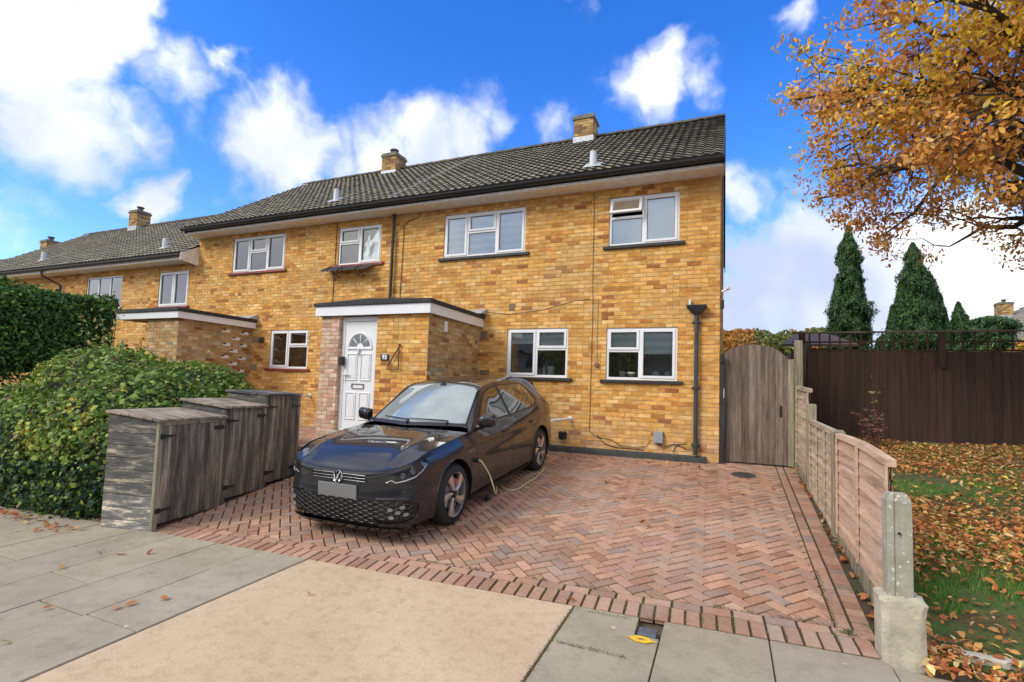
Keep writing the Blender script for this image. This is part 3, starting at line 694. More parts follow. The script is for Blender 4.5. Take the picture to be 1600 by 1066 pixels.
    for (ax, az) in ((.035, 2.62), (.04, 1.72)):
        m = MB(); m.box(ax-.02, ax+.03, -.05, .03, az-.07, az+.07); obj('cable_box', m, [BLACK_P], h, bevel=.004)
    m = MB(); m.box(.012, .0675, -.012, .115, 0, 1.72); obj('gate_jamb', m, [BLACK_W], h)
    return h
def text(s, loc, size, parent, name, mat, rot=(math.pi/2, 0, 0), extrude=.001, bold=.004):
    cu = bpy.data.curves.new(name, 'FONT'); cu.body = s; cu.size = size; cu.align_x = 'CENTER'; cu.align_y = 'CENTER'; cu.extrude = extrude; cu.offset = bold
    o = bpy.data.objects.new(name, cu); C.objects.link(o); o.data.materials.append(mat)
    if parent is not None:
        o.parent = parent; o.location = Vector(loc)-WOFF.get(parent.name, Vector((0, 0, 0)))
    else: o.location = loc
    o.rotation_euler = rot
    bpy.context.view_layer.update(); me = bpy.data.meshes.new_from_object(o.evaluated_get(bpy.context.evaluated_depsgraph_get())); me.name = name
    q = bpy.data.objects.new(name, me); C.objects.link(q); q.parent = o.parent; q.location = o.location; q.rotation_euler = rot
    bpy.data.objects.remove(o); return q
H93 = house93()

# ============ the neighbour sharing the same roof
def house_nb():
    h = thing('brick_house', 'middle house', 'house', (-9.7, 3.5, 0), 'houses of the brick terrace')
    h['label'] = 'middle golden brick house with red window sills and a porch pierced by white blocks'
    X0 = -12.9
    brick_wall('front_wall', (X0, 0, 0), (1, 0, 0), (0, -1, 0), 6.3, -.1, 4.83, [hole(k, X0) for k in ('S', 'N', 'NL')], PAL_GOLD, h, 23)
    top = lambda u: EAVE_Z-.1+SL*(min(u, 7-u)-EAVE_Y)
    brick_wall('gable_wall', (X0, 7, 0), (0, -1, 0), (-1, 0, 0), 7.0, 3.5, 4.83, [], PAL_GOLD, h, 24, top=top)
    solid_back(X0, -6.6, 0, h)
    roof(X0, -6.6, 0, h, 21); verge(X0-.0, 0, h, -1); gutter(X0-.03, -6.6, 0, h)
    chimney(-9.25, 3.35, .50, .5, 7.3, 8.05, h, 25, pot=True); roof_vent(-8.45, .15, h)
    window(*WINS['S'], TOPL(.5, .58), h, RED_S, blinds=[(0, 1, 'plain'), (1, 1, 'plain'), (2, 1, 'plain')])
    window(*WINS['N'], THREE(.33, .66, .56), h, RED_S, blinds=[(0, 1, 'net'), (1, 1, 'net'), (2, 1, 'net'), (3, 1, 'net')])
    window(*WINS['NL'], TOPR(.48, .58), h, RED_S, blinds=[])
    X = -10.72
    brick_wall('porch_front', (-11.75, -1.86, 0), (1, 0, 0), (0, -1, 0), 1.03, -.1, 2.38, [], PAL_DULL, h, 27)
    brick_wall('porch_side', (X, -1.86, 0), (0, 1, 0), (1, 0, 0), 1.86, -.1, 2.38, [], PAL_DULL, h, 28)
    brick_wall('porch_return', (-11.75, 0, 0), (0, -1, 0), (-1, 0, 0), 1.86, -.1, 2.38, [], PAL_GOLD, h, 29)
    m = MB(); m.box(-12.75, -10.62, -1.95, -1.928, 2.375, 2.52); m.box(-10.642, -10.62, -1.928, -.001, 2.375, 2.52); obj('porch_fascia', m, [UPVC], h, bevel=.003)
    m = MB(); m.box(-12.75, -10.644, -1.926, -.009, 2.382, 2.40); obj('porch_soffit', m, [plain('brown soffit', (.35, .25, .2), .7)], h)
    m = MB(); m.box(-12.78, -10.59, -1.98, -.008, 2.522, 2.60); obj('porch_roof', m, [FELT], h, bevel=.01)
    m = MB(); m.quadbox([(-11.2, -.25, 2.6), (-10.57, -.25, 2.6), (-10.57, -.008, 2.6), (-11.2, -.008, 2.6), (-11.2, -.25, 2.612), (-10.57, -.25, 2.612), (-10.57, -.008, 2.72), (-11.2, -.008, 2.70)]); obj('lead_flashing', m, [LEAD], h)
    pts = GLASSBLK
    for (yy, zz) in pts:
        m = MB(); m.box(X+.004, X+.012, yy-.10, yy+.10, zz-.035, zz+.035); m.mi = 1; m.box(X+.0125, X+.014, yy-.10, yy-.02, zz-.0, zz+.035)
        obj('white_block', m, [plain('white glazed block', (.72, .72, .70), .35, var=.1, scale=30), BLACK_P], h)
    m = MB(); m.box(-10.45, -10.30, -.05, -.0065, 2.03, 2.16); obj('wall_lamp', m, [plain('brown plastic', (.07, .045, .03), .5)], h, bevel=.01)
    for zz in (2.1, 1.42):
        m = MB(); m.box(-10.70, -10.5, -.012, -.0065, zz-.07, zz+.07); obj('air_brick', m, [plain('terracotta grille', (.30, .20, .12), .8)], h)
    # small tiled hood under the first-floor window
    mb = MB(); n = 22; x0, x1 = -8.42, -7.1
    for k in range(n):
        a = x0+(x1-x0)*k/n; b = x0+(x1-x0)*(k+1)/n; rz = [(0.0, .035)[q % 2] for q in (k, k+1)]
        jj = .02*math.sin(k*2.3)
        mb.poly([(a, -.30+jj, 3.60+rz[0]), (b, -.30+jj, 3.60+rz[1]), (b, -.012, 3.76+rz[1]), (a, -.012, 3.76+rz[0])])
        mb.poly([(a, -.30+jj, 3.58+rz[0]), (b, -.30+jj, 3.58+rz[1]), (b, -.30+jj, 3.60+rz[1]), (a, -.30+jj, 3.60+rz[0])])
    for k in (x0+.35, x1-.25): mb.tube([(k, -.02, 3.5), (k, -.24, 3.58)], .012, 5)
    obj('tile_hood', mb, [plain('slate and moss', (.07, .068, .062), .9, var=.5, scale=25, bump=.6)], h, recalc=False)
    m = MB(); m.tube([(-9.1, -.015, 4.75), (-9.12, -.02, 4.62), (-9.0, -.02, 4.52)], .008, 5); obj('cable', m, [WHITE], h)
    m = MB(); m.tube([(-8.22, -.016, 4.8), (-8.24, -.016, 2.6)], .008, 5); obj('cable', m, [BLACK_P], h)
    return h
GLASSBLK = [(-0.72, 2.24), (-0.23, 2.23), (-0.46, 2.08), (-0.7, 1.92), (-0.25, 1.93), (-0.5, 1.78), (-0.72, 1.63), (-0.25, 1.62), (-0.49, 1.48), (-0.28, 1.31), (-0.48, 1.16), (-0.26, 1.01)]
HNB = house_nb()

def house_low(x0, x1, dz, label, seed, wins, chim, vents, right_end=False):
    h = thing('brick_house', label, 'house', ((x0+x1)/2, 3.5, 0), 'houses of the brick terrace')
    brick_wall('front_wall', (x0, 0, 0), (1, 0, 0), (0, -1, 0), x1-x0, -.1, 4.83+dz, [hole(k, x0) for k in wins], PAL_GOLD, h, seed)
    top = lambda u: EAVE_Z+dz-.1+SL*(min(u, 7-u)-EAVE_Y)
    brick_wall('gable_wall', (x0, 7, 0), (0, -1, 0), (-1, 0, 0), 7.0, 3.0, 4.83+dz, [], PAL_GOLD, h, seed+1, top=top)
    solid_back(x0, x1, dz, h)
    roof(x0, x1, dz, h, seed+2); gutter(x0, x1, dz, h, mat=plain('grey gutter', (.06, .06, .06), .6))
    m = MB(); m.box(x0, x1, EAVE_Y+.02, EAVE_Y+.044, EAVE_Z+dz-.17, EAVE_Z+dz-.06); obj('white_fascia', m, [FASCIA_W], h)
    if right_end:
        m = MB(); P = [(x1+.0, -.5, EAVE_Z+dz-.2), (x1+.0, -.5, EAVE_Z+dz-.02), (x1, .0, EAVE_Z+dz+.26), (x1, 0, EAVE_Z+dz-.26)]; m.prism(P, (0, 0, 0), (.02, 0, 0)); obj('bargeboard', m, [FASCIA_W], h)
    for (cx_, z0_, z1_, pot) in chim: chimney(cx_, 3.35, .5, .5, z0_, z1_, h, seed+3, pot)
    for vx, vy in vents: roof_vent(vx, vy, h, dz)
    if 'B1' in wins: window(*WINS['B1'], [(0, .5, 0, 1, 'sash'), (.5, 1, 0, 1, 'sash')], h, RED_S, blinds=[(0, 1, 'net'), (1, 1, 'net')])
    if 'B2' in wins: window(*WINS['B2'], [(0, .33, 0, 1, 'fix'), (.33, .66, 0, 1, 'fix'), (.66, 1, 0, 1, 'fix')], h, RED_S, blinds=[(0, 1, 'net'), (1, 1, 'net'), (2, 1, 'net')])
    if seed == 41:
        m = MB(); m.tube([(x0+.3, -.48, EAVE_Z+dz-.1), (x0+.3, -.46, EAVE_Z+dz-.25), (x0+.55, -.08, EAVE_Z+dz-.5), (x0+.55, -.07, 0)], .036, 8); obj('downpipe', m, [BLACK_P], h)
    return h
house_low(-19.6, -12.905, -.64, 'lower golden brick house left of the middle house, half hidden by the tall hedge', 41, ['B1', 'B2'], [(-21.2+2.0, 6.85, 7.55, True)][:0], [(-14.4, .05)], right_end=True)
house_low(-25.05, -19.6, -.64, 'far lower house whose roof end shows above the tall hedge', 51, [], [(-21.3, 6.75, 7.6, True)], [(-21.0, .3)])
house_low(-33, -25.1, -1.3, 'furthest house of the row, only its chimney top showing over the roof beside it', 61, [], [(-27.4, 5.9, 6.93, True)], [])

# ------------------------------------------------------------------ ground
S_D = .088
def dz(y): return S_D*min(y, 0.0)+0.0
def pave_z(y): return -.47+.03*(y+5.35)
def lawn_z(x, y): return -.45+.109*(min(max(y, -5.5), 3.5)+5.3)+.035*math.sin(x*1.7+y*.9)*math.sin(y*1.3+.6)
def edge_y(x): return -5.57+.0563*(x+5.25)      # kerb line where drive meets footpath
def ground_h(x, y):
    if y < -9.9: return -.74
    if y < edge_y(min(max(x, -40), 40)): return pave_z(y)-.06
    if x > 1.2: return lawn_z(x, y)-.02 if y < 40 else .0
    t = max(0, min(1, (-6.0-x)/2)); base = dz(y)-.05
    return base+t*.12*max(0, min(1, (y+5.0)/2))
def ground():
    xs = sorted(set([-400, -200, -120, -80, -60, -45]+[round(-40+.5*i, 2) for i in range(77)]+[round(-1.5+.25*i, 2) for i in range(45)]+[12, 15, 20, 30, 45, 70, 120, 250, 400]+[1.19, 1.21]))
    ys = sorted(set([-400, -200, -100, -60, -30, -15, -9.91, -9.89, -8, -7, -6.5, -6.2]+[round(-6+.2*i, 2) for i in range(50)]+[5, 7, 10, 15, 22, 32, 45, 70, 120, 250, 400]))
    mb = MB(); mb.grid([[(x, y, ground_h(x, y)) for y in ys] for x in xs])
    m, nt, b = _nodes('soil'); v = _coord(nt); n = _noise(nt, v, 1.5, 8, .7); f = _noise(nt, v, 25, 6, .7)
    c = _ramp(nt, n.outputs['Fac'], [(.35, (.085, .065, .04)), (.55, (.11, .085, .055)), (.7, (.07, .085, .03))])
    c = _mix(nt, c, _ramp(nt, f.outputs['Fac'], [(.3, (.6, .6, .6)), (.7, (1.4, 1.4, 1.4))]), 1.0, 'MULTIPLY')
    nt.links.new(c, b.inputs['Base Color']); b.inputs['Roughness'].default_value = .95; _bump(nt, b, f.outputs['Fac'], .8, .03)
    structure(obj('ground', mb, [m], smooth=False, recalc=False))
    mb = MB(); mb.poly([(-200, -17.5, -.73), (200, -17.5, -.73), (200, -10.05, -.71), (-200, -10.05, -.71)])
    structure(obj('road', mb, [plain('asphalt', (.06, .06, .062), .9, var=.3, scale=30, bump=.5, bscale=200)], recalc=False))
    mb = MB(); k = -60
    while k < 60: mb.box(k, k+.9, -10.05, -9.9, -.78, -.60); k += .906
    structure(obj('kerb', mb, [CONC], bevel=.012))
    mb = MB(); mb.poly([(-200, -20.5, -.6), (200, -20.5, -.6), (200, -17.5, -.6), (-200, -17.5, -.6)]); structure(obj('footpath', mb, [plain('far footpath', (.3, .29, .27), .9, var=.15)], recalc=False))
ground()

# ------------------------------------------------------------------ paving
def clip_poly(P, a, b):   # keep the part of convex polygon P left of a->b
    out = []; n = len(P)
    side = lambda p: (b[0]-a[0])*(p[1]-a[1])-(b[1]-a[1])*(p[0]-a[0])
    for i in range(n):
        p, q = P[i], P[(i+1) % n]; sp, sq = side(p), side(q)
        if sp >= 0: out.append(p)
        if sp*sq < 0: t = sp/(sp-sq); out.append((p[0]+(q[0]-p[0])*t, p[1]+(q[1]-p[1])*t))
    return out
def inset(P, d):
    n = len(P); cx = sum(p[0] for p in P)/n; cy = sum(p[1] for p in P)/n; out = []
    for i in range(n):
        a, b, c = P[i-1], P[i], P[(i+1) % n]
        def nrm(p, q):
            l = math.hypot(q[0]-p[0], q[1]-p[1]) or 1e-9; return (-(q[1]-p[1])/l, (q[0]-p[0])/l)
        n1, n2 = nrm(a, b), nrm(b, c); sx, sy = n1[0]+n2[0], n1[1]+n2[1]; l = sx*n1[0]+sy*n1[1]
        if l < .25: l = .25
        out.append((b[0]+sx*d/l, b[1]+sy*d/l))
    return out
def area(P): return sum(P[i][0]*P[(i+1) % len(P)][1]-P[(i+1) % len(P)][0]*P[i][1] for i in range(len(P)))/2
PAL_PAVE = [((.375, .215, .142), 34), ((.35, .205, .145), 28), ((.405, .242, .165), 18), ((.325, .215, .165), 10), ((.285, .21, .172), 4), ((.33, .17, .112), 8)]
def paver(mb, P, rng, zf, tint=1.0):
    if len(P) < 3: return
    if area(P) < 0: P = P[::-1]
    if area(P) < .0006: return
    O = inset(P, .0068); I = inset(P, .0105); c = pick(PAL_PAVE, rng)
    dx, dy = O[0]; d = math.sin(dx*1.1+2)*math.sin(dy*1.3+dx*.4)
    k = tint*(1+.10*d)*rng.uniform(.91, 1.11); mb.col = tuple(x*k for x in c)
    j = rng.uniform(-.0025, .0025); tx, ty = rng.uniform(-.012, .012), rng.uniform(-.012, .012)
    cx = sum(p[0] for p in P)/len(P); cy = sum(p[1] for p in P)/len(P)
    up = lambda p, h: (p[0], p[1], zf(p[0], p[1])+h+j+tx*(p[0]-cx)+ty*(p[1]-cy))
    a = [mb.vert(up(p, 0)) for p in I]; b = [mb.vert(up(p, -.005)) for p in O]; e = [mb.vert(up(p, -.035)) for p in O]; n = len(P)
    mb.face(a)
    for k in range(n):
        mb.face((b[k], b[(k+1) % n], a[(k+1) % n], a[k])); mb.face((e[k], e[(k+1) % n], b[(k+1) % n], b[k]))
def driveway():
    rng = random.Random(77); mb = MB(); zf = lambda x, y: S_D*min(y, .35)
    # interior region, anticlockwise
    u = Vector((1, .0563)).normalized(); v = Vector((-u.y, u.x))
    L0 = (-6.3, edge_y(-6.3)+.31); R0 = (.80, edge_y(.80)+.31)
    region = [L0, R0, (.84, .3), (-6.3, .3)]
    s = .2; w = .1; th = math.radians(45+1.8)
    ex = (math.cos(th), math.sin(th)); ey = (-math.sin(th), math.cos(th))
    for i in range(-62, 62):
        for k in range(-62, 62):
                r = (i-k) % 4
                if r == 0: X0, Y0, X1, Y1 = i*w, k*w, (i+2)*w, (k+1)*w
                elif r == 3: X0, Y0, X1, Y1 = i*w, k*w, (i+1)*w, (k+2)*w
                else: continue
                P = [(X0, Y0), (X1, Y0), (X1, Y1), (X0, Y1)]
                P = [(-2.6+a*ex[0]+b*ey[0], -2.5+a*ex[1]+b*ey[1]) for a, b in P]
                if max(p[0] for p in P) < -6.4 or min(p[0] for p in P) > .9 or max(p[1] for p in P) < -5.4 or min(p[1] for p in P) > .35: continue
                for q in range(4): 
                    P = clip_poly(P, region[q], region[(q+1) % 4])
                    if len(P) < 3: break
                if len(P) >= 3: paver(mb, P, rng, zf)
    # border: one stretcher row, then a row on end, along the footpath
    t = -1.3
    def loc(a, b): p = Vector((-5.25, -5.57))+u*a+v*b; return (p.x, p.y)
    while t < 6.05:
        paver(mb, [loc(t, .205), loc(t+.2, .205), loc(t+.2, .305), loc(t, .305)], rng, zf, 1.0); t += .204
    t = -1.3
    while t < 6.2:
        paver(mb, [loc(t, .0), loc(t+.1015, .0), loc(t+.1015, .2), loc(t, .2)], rng, zf, .98); t += .1035
    y = edge_y(.8)+.31
    while y < .25:
        x = .80+.04*(y+5)/5; paver(mb, [(x, y), (x+.1, y), (x+.1, y+.2), (x, y+.2)], rng, zf, .88); y += .204
    y = edge_y(.9)+.215
    while y < .25:
        x = .905+.04*(y+5)/5; q = 1.02+.1*(y+5.2)/5.4
        paver(mb, [(x, y), (q, y), (q, y+.1), (x, y+.1)], rng, zf, .86); y += .1035
    m = attr_mat('clay paver', .88, .22, 30, .6, stain=(1.6, (.38, .31, .26), .48, .92))
    structure(obj('driveway', mb, [m], recalc=False))
    g = MB(); g.poly([(-6.6, edge_y(-6.6)+.0, S_D*edge_y(-6.6)-.012), (1.1, edge_y(1.1), S_D*edge_y(1.1)-.012), (1.16, .3, S_D*.3-.012), (-6.6, .3, S_D*.3-.012)])
    mm, nt, b = _nodes('paving joints'); vv = _coord(nt); n = _noise(nt, vv, 1.3, 5, .6)
    nt.links.new(_ramp(nt, n.outputs['Fac'], [(.40, (.05, .035, .022)), (.58, (.065, .055, .025)), (.68, (.08, .10, .02))]), b.inputs['Base Color']); b.inputs['Roughness'].default_value = 1
    structure(obj('paving_joints', g, [mm], recalc=False))
driveway()

def slab_mat(name, a, b_, spots=(.62, .60, .52)):
    m, nt, b = _nodes(name); v = _coord(nt); n = _noise(nt, v, 1.8, 7, .65); f = _noise(nt, v, 120, 4, .7); bl = _noise(nt, v, 9, 6, .7)
    at = nt.nodes.new('ShaderNodeAttribute'); at.attribute_name = 'col'
    c = _ramp(nt, n.outputs['Fac'], [(.3, a), (.7, b_)])
    c = _mix(nt, c, _ramp(nt, f.outputs['Fac'], [(.3, (.84, .84, .84)), (.7, (1.16, 1.16, 1.16))]), 1.0, 'MULTIPLY')
    c = _mix(nt, c, _ramp(nt, bl.outputs['Fac'], [(.30, (.80, .79, .77)), (.5, (1, 1, 1))]), 1.0, 'MULTIPLY')
    c = _mix(nt, c, at.outputs['Color'], 1.0, 'MULTIPLY')
    sp = _noise(nt, v, 14, 2, .4); fsp = _ramp(nt, sp.outputs['Fac'], [(.76, (0, 0, 0)), (.79, (.5, .5, .5))])
    c = _mix(nt, c, spots, fsp)
    nt.links.new(c, b.inputs['Base Color']); b.inputs['Roughness'].default_value = .9; _bump(nt, b, f.outputs['Fac'], .35, .003); return m
SLAB = slab_mat('paving slab', (.27, .230, .170), (.38, .33, .248))
def slab(mb, P, rng, tone=.04, lift=0.0):
    k = 1+rng.uniform(-tone, tone); mb.col = (k*.999, k, k*rng.uniform(.96, 1.02)); j = rng.uniform(-.003, .003)+lift
    if area(P) < 0: P = P[::-1]
    O = inset(P, .0022); I = inset(P, .0055); z = lambda p, h: (p[0], p[1], pave_z(p[1])+h+j)
    a = [mb.vert(z(p, 0)) for p in I]; b = [mb.vert(z(p, -.006)) for p in O]; e = [mb.vert(z(p, -.05)) for p in O]; n = len(P)
    mb.face(a)
    for q in range(n): mb.face((b[q], b[(q+1) % n], a[(q+1) % n], a[q])); mb.face((e[q], e[(q+1) % n], b[(q+1) % n], b[q]))
def pavement():
    rng = random.Random(5); mb = MB(); yb = -9.88
    off = {0: -6.0, 1: -6.9-.1, 2: -5.98, 3: -6.62, 4: -6.17, 5: -6.75, 6: -6.3}
    x = -3.33; i = 0
    while x > -40:
        x0, x1 = x-.535, x; y = {0: -6.9, 1: -6.0, 2: -6.6, 3: -6.17}.get(i, -6.0-((i*.37) % .9))
        ys = [edge_y(x0)-.012]; 
        while y > yb+.2: ys.append(y); y -= .915
        ys.append(yb)
        for a in range(len(ys)-1):
            ta = edge_y(x0) if a == 0 else ys[a]; tb = edge_y(x1) if a == 0 else ys[a]
            P = [(x0, ys[a+1]+.004), (x1, ys[a+1]+.004), (x1, tb-.008 if a == 0 else tb-.004), (x0, ta-.008 if a == 0 else ta-.004)]
            slab(mb, P, rng)
        x -= .537; i += 1
    x = -.905; i = 0
    while x < 40:
        x0, x1 = x, x+(.625 if i == 0 else .65); e0 = edge_y(x0) if x0 < 1.0 else -5.30-.0*(x0); e1 = edge_y(x1) if x1 < 1.2 else -5.32
        if x1 > 1.2: e0 = min(e0, -5.3)
        y = -5.885 if i == 0 else (-6.3 if i % 2 else -5.9); ys = [0]
        while y > yb+.2: ys.append(y); y -= .9
        ys.append(yb)
        for a in range(len(ys)-1):
            if i == 0 and a == 0:   # notch for the stopcock cover
                slab(mb, [(x0, -5.885), (x1, -5.885), (x1, -5.565), (-.435, -5.565), (-.445, e0+.02-.008), (x0, e0-.008)], rng); continue
            P = [(x0, ys[a+1]), (x1, ys[a+1]), (x1, (e1-.008) if a == 0 else ys[a]), (x0, (e0-.008) if a == 0 else ys[a])]
            slab(mb, P, rng)
        x = x1+.003; i += 1
    structure(obj('pavement', mb, [SLAB], recalc=False))
    mb = MB(); rng = random.Random(2); X0, X1 = -3.325, -.912
    P = [(X0+.004, yb), (X1-.004, yb), (X1-.004, edge_y(X1)-.008), (X0+.004, edge_y(X0)-.008)]; slab(mb, P, rng, 0)
    m, nt, b = _nodes('crossover concrete'); v = _coord(nt); n = _noise(nt, v, 1.2, 6, .65); f = _noise(nt, v, 90, 5, .75); g = _noise(nt, v, 11, 6, .7)
    c = _ramp(nt, n.outputs['Fac'], [(.3, (.48, .355, .230)), (.7, (.58, .445, .300))])
    c = _mix(nt, c, _ramp(nt, f.outputs['Fac'], [(.3, (.80, .78, .76)), (.7, (1.18, 1.18, 1.18))]), 1.0, 'MULTIPLY')
    c = _mix(nt, c, _ramp(nt, g.outputs['Fac'], [(.32, (.82, .80, .77)), (.52, (1, 1, 1))]), 1.0, 'MULTIPLY')
    nt.links.new(c, b.inputs['Base Color']); b.inputs['Roughness'].default_value = .92; _bump(nt, b, f.outputs['Fac'], .6, .004)
    structure(obj('crossover', mb, [m], recalc=False))
    # stopcock cover and its yellow paint mark
    mb = MB(); z = pave_z(-5.47); mb.box(-.425, -.305, -5.54, -5.43, z-.03, z-.004)
    o = obj('stopcock_cover', mb, [plain('blue grey iron', (.09, .10, .12), .6, var=.3, scale=40, bump=.4)], bevel=.006); tag(o, 'small dark square stopcock cover let into the footpath by the yellow mark', 'cover')
    mb = MB(); c = (-.385, -5.625); r = random.Random(3); n = 28; ring = []
    for k in range(n):
        t = 2*math.pi*k/n; rx = .066+(.045 if abs(math.sin(t)) < .2 else 0); ry = .044+.004*math.sin(k*1.7)
        ring.append((c[0]+rx*math.cos(t)*(1+.05*math.sin(k*2.1)), c[1]+ry*math.sin(t)))
    inn = [(c[0]+.022*math.cos(2*math.pi*k/n), c[1]+.012*math.sin(2*math.pi*k/n)) for k in range(n)]
    zz = lambda p: (p[0], p[1], pave_z(p[1])+.0055)
    for k in range(n):
        mb.poly([zz(inn[k]), zz(ring[k]), zz(ring[(k+1) % n]), zz(inn[(k+1) % n])])
    o = obj('paint_mark', mb, [plain('yellow spray paint', (.75, .46, .02), .7, var=.15, scale=30)], recalc=False); tag(o, 'yellow spray paint ring on the footpath slab', 'paint mark', kind='structure')
    mb = MB(); mb.lathe((.35, -.67, S_D*-.67-.0), (0, -S_D, 1), [(-.02, .17), (.006, .17), (.009, .16)], 32)
    for i in range(-5, 6):
        for j in range(-5, 6):
            if i*i+j*j < 26: x, y = .35+i*.028, -.67+j*.028; mb.box(x-.008, x+.008, y-.008, y+.008, S_D*y+.008, S_D*y+.0125)
    o = obj('manhole_cover', mb, [plain('dark iron', (.05, .048, .045), .7, var=.4, scale=30, bump=.4)]); tag(o, 'round dark inspection cover set in the block paving before the gate', 'cover')
pavement()

# raised entrance terrace with two steps
mb = MB(); R = plain('painted black riser', (.018, .018, .017), .8, var=.4, scale=8, bump=.4); T = attr_mat('terrace paver', .9, .2, 30, .5)
mb.col = (.02, .02, .02); mb.box(-10.7, -4.42, -2.95, -.012, -.4, .055); mb.box(-10.7, -4.42, -3.28, -2.952, -.5, -.125)
mb.mi = 1; rng = random.Random(9)
for (y0, y1, z) in ((-2.97, -.02, .10), (-3.30, -2.955, -.08)):
    x = -10.7
    while x < -4.42:
        y = y0
        while y < y1-.02:
            mb.col = pick([((.40, .24, .17), 5), ((.36, .19, .13), 5), ((.45, .33, .24), 3)], rng); e = min(y+.2, y1)
            mb.box(x+.003, min(x+.1, -4.42)-.003, y+.003, e-.003, z-.044, z+rng.uniform(-.002, .002)); y += .204
        x += .103
structure(obj('entrance_terrace', mb, [R, T]))

# ------------------------------------------------------------------ bin stores
def wood_mat(name, cols, dark, lo=.42, hi=.62, sc=(7, 7, .8), rough=.85):
    m, nt, b = _nodes(name); v = _coord(nt, scale=sc); at = nt.nodes.new('ShaderNodeAttribute'); at.attribute_name = 'col'
    n = _noise(nt, v, 1.6, 9, .72); g = _noise(nt, _coord(nt, scale=tuple(3*q for q in sc)), 6, 5, .7)
    c = _ramp(nt, n.outputs['Fac'], [(lo, dark), (.5*(lo+hi), cols[0]), (hi, cols[1])])
    c = _mix(nt, c, _ramp(nt, g.outputs['Fac'], [(.3, (.72, .72, .72)), (.7, (1.28, 1.28, 1.28))]), 1.0, 'MULTIPLY')
    c = _mix(nt, c, at.outputs['Color'], 1.0, 'MULTIPLY')
    nt.links.new(c, b.inputs['Base Color']); b.inputs['Roughness'].default_value = rough; _bump(nt, b, g.outputs['Fac'], .6, .006); return m
WD_BLACK = wood_mat('worn black stain', [(.125, .106, .086), (.36, .29, .21)], (.036, .035, .034), .34, .66)
WD_BLACKH = wood_mat('worn black stain level', [(.10, .10, .10), (.46, .41, .34)], (.052, .055, .060), .38, .66, sc=(1.6, 1.6, 9))
WD_LID = wood_mat('bleached lid boards', [(.27, .215, .165), (.46, .39, .31)], (.10, .08, .06), .36, .66, sc=(.9, 9, 9))
WD_GATE = wood_mat('silvered gate boards', [(.165, .125, .095), (.28, .22, .17)], (.070, .050, .037), .34, .68, sc=(9, 9, .6))
WD_FENCE = wood_mat('weathered lap boards', [(.44, .35, .25), (.58, .48, .36)], (.24, .18, .12), .34, .66, sc=(9, .8, 12))
WD_PINK = wood_mat('pinkish lap boards', [(.58, .395, .27), (.66, .50, .37)], (.34, .21, .135), .34, .66, sc=(9, .8, 12))
WD_POST = wood_mat('grey green post', [(.27, .24, .16), (.36, .33, .24)], (.13, .11, .07), .36, .66, sc=(9, 9, .7))
WD_DARK = wood_mat('dark brown fence stain', [(.046, .022, .013), (.062, .032, .020)], (.027, .013, .008), .34, .66, sc=(7, 7, .5))
def board_col(mb, rng, k=.15): t = 1+rng.uniform(-k, k); mb.col = (t*.999, t, t*rng.uniform(.95, 1.03))
A0 = Vector((-5.30, -5.60, 0)); DIR = Vector((-.49, 2.37, 0)).normalized(); OUT = Vector((DIR.y, -DIR.x, 0)); BACK = -OUT
